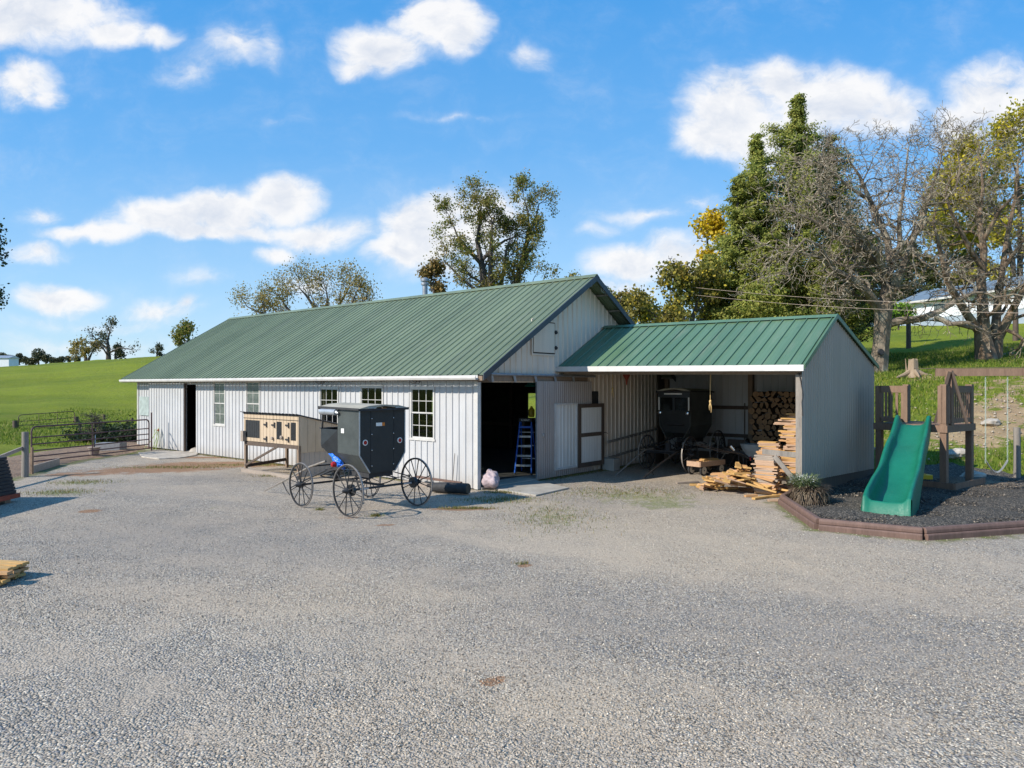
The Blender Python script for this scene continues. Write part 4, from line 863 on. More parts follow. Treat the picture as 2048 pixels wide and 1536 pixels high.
    sh0,sh1=((1.12,.04) if kind=='open' else (.86,.03))
    for s in (-1,1):
        mb=MB(); L=2.9
        pts=[(wb-.25,s*.46,1.10),(wb+.5,s*.45,.90),(wb+1.3,s*.41,.62),(wb+2.1,s*.38,.33),(wb+L,s*.40,sh1)]
        if kind!='open': pts=[(wb+.05,s*.5,.66),(wb+.5,s*.55,.64),(wb+1.3,s*.48,.40),(wb+2.3,s*.45,.05)]
        mb.tube(pts,[.028,.028,.026,.022,.016][:len(pts)],8); mb.build('shaft',M['old_wood' if (s>0)==(kind=='open') else 'rim_wood'],t,smooth=True)
    zc=.925 if kind=='open' else .64; mb=MB(); mb.bar((wb+.40,-.46,zc),(wb+.40,.46,zc),.05,.035); mb.build('crossbar',M['rim_wood'],t)
    mb=MB(); mb.tube([(wb+2.0,.37,sh0*.34),(wb+1.75,.40,.18),(wb+1.6,.38,.05)],[.02,.014,.01],6); mb.build('shaft_strap',M['dull_black'],t)
    return t
buggy('horse_buggy','black horse buggy seen from behind, open front, parked on the gravel by the white wall',(-3.05,16.86,0),math.atan2(.678,-.735),1.0,2.0,1.35,'open','black horse buggies')
fw=-GX; fx=Vector((5.46,24.85)); org=fx-fw*2.0*1.13
buggy('horse_buggy','black closed horse buggy facing out from inside the open shed, two headlamps in front',(org.x,org.y,0),math.atan2(fw.y,fw.x),1.13,1.46,1.08,'closed','black horse buggies')
# small two wheeled cart behind the wagon
p=Vector((8.05,25.75)); rc=thing('road_cart','dark two wheeled cart beside the closed buggy deep in the shed','cart',(p.x,p.y,0),math.atan2(fw.y,fw.x)+.15)
for s in (-1,1): wheel('wheel',.55,rc,(0,s*.45,.55),14,rim=.06)
mb=MB(); mb.tube([(0,-.45,.55),(0,.45,.55)],.03,8); mb.build('axle',M['dull_black'],rc)
mb=MB(); mb.box(-.4,.4,-.32,.32,.68,.74); mb.box(-.4,-.34,-.32,.32,.74,1.0); mb.build('box',M['dark_wood'],rc)
for s in (-1,1):
    mb=MB(); mb.tube([(.3,s*.3,.70),(1.2,s*.32,.55),(2.0,s*.3,.16)],[.025,.022,.018],7); mb.build('shaft',M['dark_wood'],rc)
mb=MB(); mb.lathe((0,0,0),[(0,-.09),(.06,-.07),(.09,0),(.06,.07),(0,.09)],14); o=mb.build('lamp_globe',M['chrome'],rc,smooth=True); o.location=(.5,-.62,1.02)
mb=MB(); mb.tube([(.3,-.32,.75),(.5,-.6,.95)],.012,6); mb.build('lamp_arm',M['dull_black'],rc)
# ================================================================== animal hutch against the barn
hu=thing('rabbit_hutch','tan wooden hutch on legs with wire windows and small hinged doors against the barn wall','hutch',(A2.x,A2.y,0),BROT)
hl0,hl1,hg0,hg1=-9.15,-5.84,-2.04,-.34; zb1,zt1,zt2=1.08,2.03,1.62
def grooved(mb,P,a,b,z0f,z1f,sp=.2,d=.012,holes=()):
    ribbed(mb,P,a,b,z0f,z1f,sp=sp,rw=.009,rh=-d,holes=holes,ph=.1)
PHF=lambda s,z,d:(s,hg0-d,z); PHS=lambda s,z,d:(hl1+d,s,z); PHL=lambda s,z,d:(hl0-d,s,z)
def fz(u): # photo column on hutch front -> l
    r=(u-1024)/F; ax=A2.x+GX.x*hg0; ay=A2.y+GX.y*hg0; return (ax-r*ay)/(r*LX.y-LX.x)
ho=[(hl0+.10,fz(519.5),1.20,1.80),(fz(553),fz(563.5),1.22,1.80),(fz(581.5),fz(592),1.22,1.80)]
mb=MB(); grooved(mb,PHF,hl0,hl1,cst(zb1),cst(zt1),holes=ho); mb.build('front_panel',M['coop_tan'],hu)
topz=lambda s:zt1+(zt2-zt1)*(s-hg0)/(hg1-hg0)
mb=MB(); grooved(mb,PHS,hg0+.0,hg1,cst(.84),topz,sp=.3); mb.build('side_panel',M['coop_tan'],hu)
mb=MB(); grooved(mb,PHL,hg0+.0,hg1,cst(zb1),topz,sp=.3); mb.build('side_panel',M['coop_tan'],hu)
mb=MB(); mb.box(hl0,hl1,hg1-.02,hg1,zb1,zt2-.02); mb.build('back_panel',M['coop_tan'],hu)
mb=MB(); mb.box(hl0+.02,hl1-.02,hg0+.02,hg1-.02,zb1-.03,zb1+.02); mb.build('floor',M['dark_wood'],hu)
mb=MB(); ribbed(mb,lambda s,q,d:(s,hg0-.10+(hg1-hg0+.1)*q,zt1+.04+(zt2-zt1)*q+d),hl0-.08,hl1+.05,cst(0),cst(1),sp=.2,rw=.04,rh=.02); mb.build('roof',M['dark_trim'],hu)
mb=MB(); mb.bar((hl1+.02,hg0-.03,zt1+.02),(hl1+.02,hg1,zt2+.02),.03,.03); mb.bar((hl0,hg0-.012,zt1+.0),(hl1,hg0-.012,zt1+.0),.03,.04); mb.bar((hl0,hg0-.014,1.87),(hl1,hg0-.014,1.87),.012,.012); mb.build('roof_trim',M['dull_black'],hu)
for a in ho:
    mb=MB(); mb.box(a[0],a[1],hg0+.01,hg0+.016,a[2],a[3]); sc_=mb.build('wire_window',M['screen'],hu)
    mb=MB(); n=8
    for k in range(1,n): mb.box(a[0]+(a[1]-a[0])*k/n-.003,a[0]+(a[1]-a[0])*k/n+.003,hg0+.002,hg0+.008,a[2],a[3])
    for k in range(1,16): mb.box(a[0],a[1],hg0+.0025,hg0+.0075,a[2]+(a[3]-a[2])*k/16-.003,a[2]+(a[3]-a[2])*k/16+.003)
    mb.build('wire_grid',M['dull_black'],sc_)
for u,z in ((533,1.68),(533,1.20),(549,1.68),(577,1.70),(577,1.24)):
    l=fz(u); mb=MB(); mb.box(l-.16,l+.02,hg0-.03,hg0-.012,z-.025,z+.025); mb.box(l+.0,l+.05,hg0-.032,hg0-.0122,z-.09,z+.09); mb.build('hinge',M['dull_black'],hu)
mb=MB(); l=fz(565); mb.lathe((l,hg0-.04,1.30),[(.0,-.05),(.06,-.03),(.065,.0),(.04,.03)],12,'y'); mb.build('knob',M['lumber_old'],hu,smooth=True)
mb=MB(); mb.lathe((l-.55,hg0-.04,1.24),[(.0,-.04),(.05,-.03),(.05,.03)],8,'y'); mb.box(hl0+.0,hl0+.16,hg0-.13,hg0-.02,1.06,1.42); mb.build('feed_box',M['lumber_old'],hu)
for l,g in ((hl0+.05,hg0+.05),(hl1-.05,hg0+.05),(hl0+.05,hg1-.05),(hl1-.05,hg1-.05)):
    mb=MB(); mb.box(l-.05,l+.05,g-.045,g+.045,-.04,zb1-.01 if l<-8 or g<-1 else 1.0); mb.build('leg',M['barn_wood'],hu)
mb=MB(); mb.bar((hl0+.05,hg0+.02,zb1-.10),(hl1-.05,hg0+.02,zb1-.06),.05,.12); mb.bar((hl0+.05,hg0+.04,.20),(hl0+.05,hg1-.05,.30),.04,.11); mb.build('rail',M['dark_wood'],hu)
mb=MB(); mb.bar((hl0+.08,hg0+.0,.22),(-7.0,hg0+.01,zb1-.08),.04,.07); mb.build('brace',M['dark_wood'],hu)
mb=MB(); mb.bar((hl0-.05,hg0-.02,.05),(hl1+.0,hg0-.02,.05),.12,.14); mb.build('base_beam',M['lumber_old'],hu)
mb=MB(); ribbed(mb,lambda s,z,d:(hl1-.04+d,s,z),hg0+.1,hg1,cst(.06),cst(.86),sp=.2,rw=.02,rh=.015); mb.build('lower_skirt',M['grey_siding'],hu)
# ================================================================== step ladder, sack, log in and by the doorway
P=W0(1046,949.5,.07); sl_=thing('step_ladder','blue fibreglass step ladder with black top standing in the dark gable doorway','ladder',(P.x,P.y,.07),R(-14))
H_=1.80
for s in (-1,1):
    mb=MB(); mb.bar((s*.285,0,0),(s*.19,.42,H_-.06),.035,.075,up=(0,1,0)); mb.build('side_rail',M['ladder_blue'],sl_)
    mb=MB(); mb.bar((s*.27,.95,0),(s*.18,.52,H_-.08),.03,.05,up=(0,1,0)); mb.build('rear_leg',M['ladder_blue'],sl_)
    mb=MB(); mb.box(s*.285-.03,s*.285+.03,-.05,.05,-.0,.06); mb.build('foot',M['dull_black'],sl_)
for k in range(5):
    q=(k+1)/5.6; w_=.27-.09*q; mb=MB(); mb.cbox((0,.42*q-.0,(H_-.06)*q),(2*w_,.09,.028)); mb.bar((-w_,.42*q-.035,(H_-.06)*q-.02),(w_,.42*q-.035,(H_-.06)*q-.02),.01,.05); mb.build('tread',M['ladder_blue'] if k==4 else M['alu'],sl_)
for k in range(3):
    q=(k+1)/4; mb=MB(); mb.bar((-.24,.95-.43*q,H_*q),(.24,.95-.43*q,H_*q),.02,.03); mb.build('rear_bar',M['alu'],sl_)
mb=MB(); mb.box(-.23,.23,.34,.60,H_-.09,H_+.03); top=mb.build('top_cap',M['dull_black'],sl_,bevel=.01)
fc_=bpy.data.curves.new('t','FONT'); fc_.body='KOBALT'; fc_.size=.075; fc_.extrude=.002; fc_.align_x='CENTER'
fo=bpy.data.objects.new('tmp',fc_); COL.objects.link(fo); dg=bpy.context.evaluated_depsgraph_get(); me=bpy.data.meshes.new_from_object(fo.evaluated_get(dg)); bpy.data.objects.remove(fo)
lo=bpy.data.objects.new('lettering',me); link(lo,top); lo.location=(0,.337,H_-.055); lo.rotation_euler=(R(90),0,0); me.materials.clear(); me.materials.append(M['white_plastic'])
P=BW(.25,.30,.06); sk=thing('sack','pale pink feed sack slumped at the left side of the gable doorway','sack',P,BROT)
lump('bag_body',.27,.22,.26,M['sack'],sk,3,.30,2.2,(0,0,.21)); lump('folded_top',.13,.10,.14,M['sack'],sk,9,.4,2.5,(-.06,.02,.38))
P0=W0(866,985); P1=W0(936,990); lg=thing('charred_log','short dark charred log lying at the barn corner','log',(P0.x,P0.y,0),0)
d=P1-P0; mb=MB(); mb.tube([Vector((0,0,.15)),d*.35+Vector((0,0,.16)),d*.8+Vector((0,0,.17)),d+Vector((0,0,.17))],[.13,.155,.15,.15],12); mb.build('bark',M['dull_black'],lg,smooth=True)
mb=MB(); mb.lathe((0,0,0),[(.0,-.01),(.135,-.01),(.145,.02)],12,'x'); o=mb.build('cut_end',M['log_bark'],lg); o.location=d+Vector((.01,0,.17)); o.rotation_euler=(0,0,math.atan2(d.y,d.x)); o.scale=(-1,1,1)
mb=MB(); a,b=BW(-2.3,-.28,.22),BW(-.35,-.30,.20); mb.bar(a,b,.09,.06); o=mb.build('timber',M['red_wood'],None); tag(o,'reddish brown timber lying along the barn foot behind the charred log','timber')
mb=MB(); a,b=BW(-2.6,-.45,.05),BW(-1.5,-.50,.05); mb.bar(a,b,.14,.10); o=mb.build('timber',M['lumber_old'],None); tag(o,'short weathered grey timber lying behind the buggy wheel at the barn foot','timber')
mb=MB(); mb.bar(BW(-.9,-.12,0),BW(-.82,-.09,1.0),.02,.02); o=mb.build('stick',M['old_wood'],None); tag(o,'thin stick leaning on the barn wall near its corner','stick')
# inside: timber pieces seen through the near window, teal lamp, yellow jug
for k,(l,g,z,w_) in enumerate(((-3.0,1.0,1.50,.9),(-3.0,1.0,1.66,.7),(-3.05,1.0,1.82,.8),(-9.2,1.2,1.4,.9),(-9.2,1.2,1.62,.8),(-9.1,1.2,1.84,.9))):
    mb=MB(); mb.cbox((0,0,0),(w_,.3,.07)); o=mb.build('plank',M['lumber_y'],None); o.location=BW(l,g,z); o.rotation_euler=(0,0,BROT+.05*(k%3-1)); tag(o,'tan plank, %s from the bottom, seen through the %s barn window'%(ORD(k%3+1),'nearest' if k<3 else 'partly hidden third'),'plank','planks stored behind the barn windows')
for l,k,nm in ((-3.0,3,'near'),(-9.2,3,'far')):
    mb=MB(); mb.box(-.5,.5,-.2,.2,.07,.1); 
    for x in (-.45,.45):
        for y in (-.17,.17): mb.box(x-.03,x+.03,y-.03,y+.03,.1,1.36)
    mb.box(-.5,.5,-.2,.2,1.36,1.42); o=mb.build('work_table',M['dark_wood'],None); o.location=BW(l,1.0 if k and l>-5 else 1.2,0); o.rotation_euler=(0,0,BROT); tag(o,'dark table under stacked planks inside the %s barn window'%('nearest' if l>-5 else 'third from right'),'table')
mb=MB(); mb.lathe((0,0,0),[(.02,.22),(.06,.20),(.26,.0),(.24,-.02)],16); o=mb.build('lamp_shade',M['teal'],None); o.location=D(1064,772,24.6); tag(o,'green lamp shade hanging inside the doorway above the ladder','lamp')
mb=MB(); mb.lathe((0,0,0),[(.09,0),(.11,.05),(.11,.25),(.04,.34),(.04,.38)],12); o=mb.build('jug',M['yellow_plastic'],None,smooth=True); o.location=D(1063,834,24.9); tag(o,'yellow jug on the dark bench behind the step ladder','jug')
q=D(1061,836,24.9); mb=MB(); mb.box(-.5,.5,-.25,.25,q.z-.06,q.z); mb.box(-.48,-.40,-.22,-.14,.07,q.z-.06); mb.box(.40,.48,-.22,-.14,.07,q.z-.06); mb.box(-.48,-.40,.14,.22,.07,q.z-.06); mb.box(.40,.48,.14,.22,.07,q.z-.06); o=mb.build('work_bench',M['dark_wood'],None); o.location=(q.x+.2,q.y,0); tag(o,'dark bench behind the blue step ladder inside the barn','bench')
# wooden ladder lying on edge along the gable wall
la=thing('wooden_ladder','grey wooden ladder lying on its side along the wall inside the shed','ladder',(A2.x,A2.y,0),BROT)
a0,a1=ga_g(1216,.25),ga_g(1316,.25)
for i,z in enumerate((.42,.98)):
    mb=MB(); mb.bar((.25,a0,z),(.22,a1,z+.30),.035,.08); mb.build('side_rail',M['old_wood'],la)
for k in range(11):
    q=(k+.6)/11.5; g=a0+(a1-a0)*q; mb=MB(); mb.tube([(.25,g,.42+.30*q),(.25,g,.98+.30*q)],.017,6); mb.build('rung',M['lumber_old'],la)
mb=MB(); mb.box(-.24,.24,-.2,.2,0,.42); o=mb.build('block',M['concrete'],None,bevel=.01); o.location=BW(.35,ga_g(1222,.35),0); o.rotation_euler=(0,0,BROT); tag(o,'grey concrete block propping the wooden ladder by the barn wall','block')
mb=MB(); mb.box(-.2,.2,-.15,.15,0,.38); o=mb.build('block',M['dark_wood'],None,bevel=.01); o.location=BW(.35,ga_g(1305,.35),.0); o.rotation_euler=(0,0,BROT); o.scale=(1,1,1.7); tag(o,'dark wooden crate under the far end of the wooden ladder','crate')
# ================================================================== toy wagon with boards
P=(W0(1382,949)+W0(1445,945))/2; P=Vector((6.55,23.95,0)); wg=thing('garden_wagon','small wooden wagon with cream wheels loaded with short boards in front of the closed buggy','wagon',P,math.atan2(.62,.78))
for x in (-.48,.48):
    for y in (-.24,.24):
        mb=MB(); mb.lathe((0,0,0),[(.0,-.03),(.16,-.035),(.175,-.02),(.175,.02),(.16,.035),(0,.03)],22,'y'); wq=mb.build('wheel',M['rubber'],wg,smooth=True); wq.location=(x,y,.175)
        mb=MB(); mb.lathe((0,0,0),[(0,-.042),(.125,-.038),(.125,.038),(0,.042)],20,'y'); mb.build('rim',M['cream_rim'],wq)
        mb=MB(); mb.lathe((0,0,0),[(0,-.055),(.025,-.05),(.025,.05),(0,.055)],8,'y'); mb.build('hub',M['dull_black'],wq)
mb=MB()
for x in (-.48,.48): mb.tube([(x,-.22,.175),(x,.22,.175)],.014,6); mb.box(x-.05,x+.05,-.15,.15,.19,.30)
mb.build('chassis',M['dull_black'],wg)
mb=MB(); mb.box(-.66,.66,-.27,.27,.30,.33); mb.build('bed',M['lumber_old'],wg)
for y in (-.28,.26): 
    mb=MB(); mb.box(-.68,.68,y,y+.02,.30,.47); mb.build('side_board',M['lumber_p'],wg)
for x in (-.70,.68): 
    mb=MB(); mb.box(x,x+.02,-.26,.26,.301,.469); mb.build('end_board',M['lumber_p'],wg)
mb=MB(); mb.bar((.66,0,.28),(1.15,.06,.62),.03,.03); mb.tube([(1.15,-.08,.62),(1.15,.20,.62)],.014,6); mb.build('handle',M['lumber_old'],wg)
# ================================================================== boards: one prototype per size, then copies
random.seed(11)
bmesh_cache={}
def board_mesh(L,w,h,mat):
    k=(L,w,h,mat)
    if k not in bmesh_cache:
        mb=MB(); mb.box(-L/2,L/2,-w/2,w/2,0,h); o=mb.build('board',M[mat],None); bmesh_cache[k]=o.data; bpy.data.objects.remove(o)
    return bmesh_cache[k]
def board(L,w,h,mat,loc,rot,label,group):
    o=bpy.data.objects.new('board',board_mesh(L,w,h,mat)); COL.objects.link(o); o.location=loc; o.rotation_euler=rot; tag(o,label,'board',group); return o
def bstack(l,g,z0,layers,Ls,label,group,per=2,w=.15,rz=0,rj=.06,mats=('lumber','lumber_p','lumber_y','lumber_old'),jit=.04,ht=(.032,.042,.05),where=''):
    z=z0
    for k in range(layers):
        h=random.choice(ht)
        for j in range(per):
            L=random.choice(Ls); q=BW(l+random.uniform(-jit,jit)*1.5,g+(j-(per-1)/2)*(w+.015)+random.uniform(-.01,.01),z)
            board(L,w,h,random.choice(mats),q,(0,0,BROT+rz+random.uniform(-rj,rj)),label%(ORD(k+1)+' layer from the ground'+((', front row' if j==0 else ', back row') if per==2 else '')),group)
        z+=h+.003
    return z
bstack(6.62,4.55,.02,24,(.50,.58,.66),'board in the neat short stack, %s','neat stack of short boards by the shed post',mats=('lumber_p','lumber_old','lumber_p','lumber'))
bstack(7.05,5.55,.02,50,(.45,.6,.75,.85),'board in the tallest stack by the shed post, %s','tall stack of boards by the shed end wall',per=1,w=.26,jit=.13,rj=.16,mats=('lumber','lumber_p','lumber_p','lumber_y'))
bstack(6.25,5.75,.02,30,(.5,.6),'offcut in the stack left of the tallest, %s','middle stack of offcuts in the shed',per=1,w=.24,jit=.09,rj=.15,mats=('lumber','lumber_y','lumber_p'))
# heap
LB_='yellow sawn offcut tossed on the loose heap at the shed front'; GB_='loose heap of offcuts at the shed front'
for k in range(92):
    q=random.random()**.6; a=random.uniform(0,6.28); dl=math.cos(a)*q*1.05; dgg=math.sin(a)*q*.55
    hgt=max(0,.85*(1-abs(dl+(-.15 if dl>0 else 0))/1.15))*(1-.5*abs(dgg)/.6); z=random.uniform(.25,1)*hgt+.02
    L=random.choice((.35,.5,.65,.8)); p=BW(5.72+dl+.15,4.55+dgg,z)
    board(L,random.choice((.10,.15,.2)),random.choice((.035,.05)),random.choice(('lumber_y','lumber_y','lumber','lumber_p')),p,(random.uniform(-.3,.3),random.uniform(-.35,.35),BROT+random.gauss(.15,.75)),'%s offcut %s on the loose heap, toward its %s'%('long' if L>.6 else 'short' if L<.45 else 'middling','high' if z>.3 else 'low',('left' if dl<-.35 else 'right' if dl>.35 else 'middle')+(' front' if dgg<0 else ' back')),GB_)
for u,v,L,rz,m in ((1375,967,.75,.3,'lumber_old'),(1400,972,.6,-.15,'lumber_y'),(1418,976,.5,.5,'lumber_y'),(1450,979,.75,.05,'lumber_y'),(1502,994,.35,.2,'lumber'),(1520,998,.55,.6,'lumber_y'),(1545,995,.85,.35,'lumber_y'),(1572,992,.8,.25,'lumber_y'),(1556,1003,.5,-.1,'lumber_p'),(1585,1001,.3,.1,'lumber'),(1560,985,.7,.2,'lumber_y')):
    p=W0(u,v); board(L,.11,.05,m,(p.x,p.y,.012),(random.uniform(-.04,.04),random.uniform(-.06,.03),rz),'loose board flat on the gravel, %s counting from the left'%ORD([1375,1400,1418,1450,1502,1520,1545,1556,1560,1572,1585].index(u)+1),'loose boards on the gravel at the shed')
for k in range(9):
    board(random.choice((.45,.6)),.12,.04,random.choice(('lumber','lumber_y')),Vector((6.55,23.95,.42+.035*(k//3)))+Vector((random.uniform(-.15,.15),random.uniform(-.08,.08),0)),(random.uniform(-.06,.06),random.uniform(-.08,.08),.62+random.uniform(-.5,.5)),'short board on the small wagon, %s laid in the load'%ORD(k+1),'boards loaded on the small wagon')
# pile at the left edge of the picture
for k in range(26):
    p=W0(-6,1160); z=.02+.042*(k//5); board(random.choice((.9,1.1)),.12,.04,random.choice(('lumber_y','lumber_y','lumber')),(p.x-.22+random.uniform(-.10,.12),p.y+(k%5-2)*.15+random.uniform(-.03,.03),z),(0,random.uniform(-.03,.03),random.uniform(-.35,.1)),'tan board in the left-edge pile, %s layer up, %s from the front'%(ORD(k//5+1),ORD(k%5+1)),'low pile of tan boards at the left edge')
# ================================================================== firewood
logs=[]
for k in range(6):
    rr=random.Random(k+3); n=10; r=.112
    if k%3==0: prof=[(r*math.cos(a)*rr.uniform(.9,1.08),r*math.sin(a)*rr.uniform(.9,1.08)) for a in [6.283*i/n for i in range(n)]]
    elif k%3==1: prof=[(r*1.15*math.cos(a),r*1.15*math.sin(a)-.035) for a in [math.pi*i/6 for i in range(7)]]
    else: prof=[(0,-.10)]+[(r*1.25*math.cos(a),r*1.25*math.sin(a)-.055) for a in [.45+2.2*i/5 for i in range(6)]]
    mb=MB(); m=len(prof); mb.add([(x,0,z) for x,z in prof]+[(x*.96,.42,z*.96) for x,z in prof],[(i,(i+1)%m,m+(i+1)%m,m+i) for i in range(m)]+[tuple(range(m)),tuple(range(2*m-1,m-1,-1))])
    o=mb.build('log',M['log_bark'],None); me=o.data; me.materials.append(M['log_end'])
    for pl in me.polygons:
        if len(pl.vertices)>4: pl.material_index=1
    logs.append(me); bpy.data.objects.remove(o)
row=0; z=.10
while z<2.85:
    l=3.98+(row%2)*.1
    while l<6.95:
        o=bpy.data.objects.new('log',random.choice(logs)); COL.objects.link(o); o.location=BW(l+random.uniform(-.02,.02),10.25+random.uniform(-.06,.06),z+random.uniform(-.015,.015)); s_=random.uniform(.88,1.12); o.scale=(s_,1,s_)
        o.rotation_euler=(0,random.uniform(0,6.28),BROT+random.uniform(-.05,.05)); tag(o,'firewood log, %s row from the ground, %s from the left'%(ORD(row+1),ORD(int((l-3.9)/.222)+1)),'log','firewood stacked at the back of the shed'); l+=.222
    z+=.198; row+=1
for k in range(7):
    p=BW(5.65+random.uniform(-.1,.1),9.75,.1+.12*k); board(.5,.2,.11,'lumber_old',p,(0,0,BROT+random.uniform(-.2,.2)),'thick weathered slab before the firewood, %s from the bottom'%ORD(k+1),'weathered slabs before the firewood')
mb=MB(); mb.bar((0,0,0),(.02,.03,2.35),.05,.03); o=mb.build('pole',M['dark_wood'],None); o.location=BW(3.75,10.1,0); tag(o,'thin dark pole standing at the left side of the firewood stack','pole')
# ================================================================== wheelbarrow and cultivator
P=D(1516,0,24.0); wb_=thing('wheelbarrow','wheelbarrow with pale blue-grey tub standing between the wagon and the boards','wheelbarrow',(P.x,P.y,0),BROT+.1); 
mb=MB(); n=20
def oval(a,b,z,c=0): return [(a*math.copysign(abs(math.cos(t))**.7,math.cos(t))+c,b*math.copysign(abs(math.sin(t))**.7,math.sin(t)),z) for t in [6.283*i/n for i in range(n)]]
rings=[oval(.56,.36,1.00),oval(.575,.375,1.0),oval(.575,.375,.985),oval(.50,.30,.80),oval(.36,.2,.56),oval(.34,.18,.575),oval(.48,.285,.81),oval(.55,.345,.99)]
vs=[q for r_ in rings for q in r_]; mb.add(vs,[(i*n+k,i*n+(k+1)%n,((i+1)%len(rings))*n+(k+1)%n,((i+1)%len(rings))*n+k) for i in (0,1,2,3,4,5,6,7) for k in range(n) if i!=4]+[tuple(4*n+k for k in range(n)),tuple(5*n+k for k in range(n))])
t=simple('tub_grey',(.30,.37,.42),.5,var=.2); mb.build('tub',t,wb_,smooth=True)
mb=MB()
for s in (-1,1): mb.tube([(-1.0,s*.30,.78),(-.3,s*.28,.55),(.75,s*.08,.22)],.02,6); mb.tube([(-.3,s*.28,.55),(-.35,s*.28,.0)],.016,6)
mb.build('frame',M['dull_black'],wb_); mb=MB(); mb.lathe((0,0,0),[(0,-.04),(.19,-.05),(.2,0),(.19,.05),(0,.04)],18,'y'); o=mb.build('wheel',M['rubber'],wb_,smooth=True); o.location=(.75,0,.2)
P=D(1462,0,23.3); cu=thing('hand_cultivator','dark walk-behind cultivator with chrome end and long handles beside the heap of boards','cultivator',(P.x,P.y,0),-.5)
mb=MB(); mb.tube([(0,0,1.0),(.12,0,.86)],[.075,.06],12); mb.build('chrome_drum',M['chrome'],cu,smooth=True)
mb=MB(); mb.tube([(.12,0,.86),(.45,.0,.72),(.9,0,.40),(1.2,0,.2)],[.04,.035,.03,.03],8); mb.build('beam',M['dull_black'],cu)
mb=MB(); mb.lathe((0,0,0),[(0,-.03),(.07,-.02),(.07,.02),(0,.03)],10,'x'); o=mb.build('red_cap',M['red_lens'],cu); o.location=(.62,0,.62)
for s in (-1,1):
    mb=MB(); mb.tube([(.3,s*.05,.78),(-.3,s*.2,.82),(-1.1,s*.24,1.02)],.014,6); mb.build('handle',M['dark_wood'],cu)
    mb=MB(); mb.tube([(1.0,s*.1,.32),(.7,s*.22,.02),(.55,s*.22,.01)],.018,6); mb.build('tine',M['dull_black'],cu)
mb=MB(); mb.lathe((0,0,0),[(0,-.03),(.18,-.03),(.2,0),(.18,.03),(0,.03)],18,'y'); o=mb.build('wheel',M['rubber'],cu,smooth=True); o.location=(1.2,0,.2)
mb=MB(); mb.tube([(.25,.0,.76),(.2,.05,0)],.014,6); mb.build('prop_leg',M['dull_black'],cu)
# ================================================================== black slatted box at the left edge
bx=thing('slatted_box','low black slatted box with orange base rail at the left edge of the yard','box',(-12.75,14.7,0),0)
mb=MB()
for k in range(11):
    z=.22+k*.086; i=.022*k
    mb.extr([(-2.6+i,-.0,z),(0-i*.9,.0,z),(-.0-i*.9-.02,3.6-i*.3,z),(-2.6+i,3.6-i*.3,z)],(0,0,.078))
mb.build('slats',M['dull_black'],bx,bevel=.006)
mb=MB(); mb.box(-2.66,.04,-.04,3.66,.10,.215); mb.build('base_rail',M['orange'],bx,bevel=.004)
mb=MB(); mb.box(-2.3,-.25,.05,3.3,1.168,1.20); mb.build('lid',M['galv'],bx,bevel=.004)
mb=MB(); mb.box(-2.4,-.2,.1,.3,0,.1); mb.box(-2.4,-.2,1.7,1.9,0,.1); mb.box(-2.4,-.1,3.3,3.5,0,.1); mb.build('skids',M['lumber_old'],bx)
# ================================================================== planter
P=Vector((7.38,17.75,.03)); pl=thing('planter','grey pot of straggly white flowers at the corner of the brown edging','planter',P,0)
mb=MB(); mb.lathe((0,0,0),[(.0,0),(.17,0),(.24,.34),(.26,.36),(.25,.39),(.22,.37),(.0,.36)],22); mb.build('pot',M['pot_grey'],pl,smooth=True)
def sprays(name,n,c,R0,h,droop,mat,parent,w=.012,seg=4,seed=1):
    r=np.random.default_rng(seed); a=r.random(n)*6.283; rr=R0*np.sqrt(r.random(n)); hh=h*(.5+.7*r.random(n)); dr=droop*(r.random(n)**1.5)
    V=[];Fc=[]
    for i in range(n):
        p=Vector((math.cos(a[i])*rr[i]*.5,math.sin(a[i])*rr[i]*.5,0)); out=Vector((math.cos(a[i]),math.sin(a[i]),0)); sd=Vector((-out.y,out.x,0))*w
        for j in range(seg):
            q=(j+1)/seg; p2=Vector((math.cos(a[i])*(rr[i]*.5+R0*q*.8),math.sin(a[i])*(rr[i]*.5+R0*q*.8),hh[i]*math.sin(q*1.7)-dr[i]*q*q))+Vector((r.normal(0,.02),r.normal(0,.02),0))
            b=len(V); V+=[p-sd,p+sd,p2+sd*.7,p2-sd*.7]; Fc.append((b,b+1,b+2,b+3)); p=p2
    V=np.array([tuple(v) for v in V])+np.array(c); return npmesh(name,V,np.array(Fc),mat,parent)
M['dead_stem']=leafmat('dead_stem',[(0,(.06,.04,.025)),(.6,(.15,.11,.075)),(1,(.24,.19,.13))],.15)
M['herb']=leafmat('herb_leaf',[(0,(.07,.11,.03)),(.6,(.18,.22,.09)),(1,(.34,.36,.22))],.3)
M['petal']=leafmat('petal',[(0,(.7,.7,.68)),(1,(.85,.84,.80))],.3)
sprays('dead_stems',900,(.05,0,.34),.42,.16,.75,M['dead_stem'],pl,.009,4,2); sprays('green_stems',500,(-.08,0,.36),.34,.34,.12,M['herb'],pl,.008,3,3)
r=np.random.default_rng(5); n=260; a=r.random(n)*6.28; q=.34*np.sqrt(r.random(n)); C=np.stack([np.cos(a)*q-.10,np.sin(a)*q,.60+.14*r.random(n)-.8*q*q],-1)
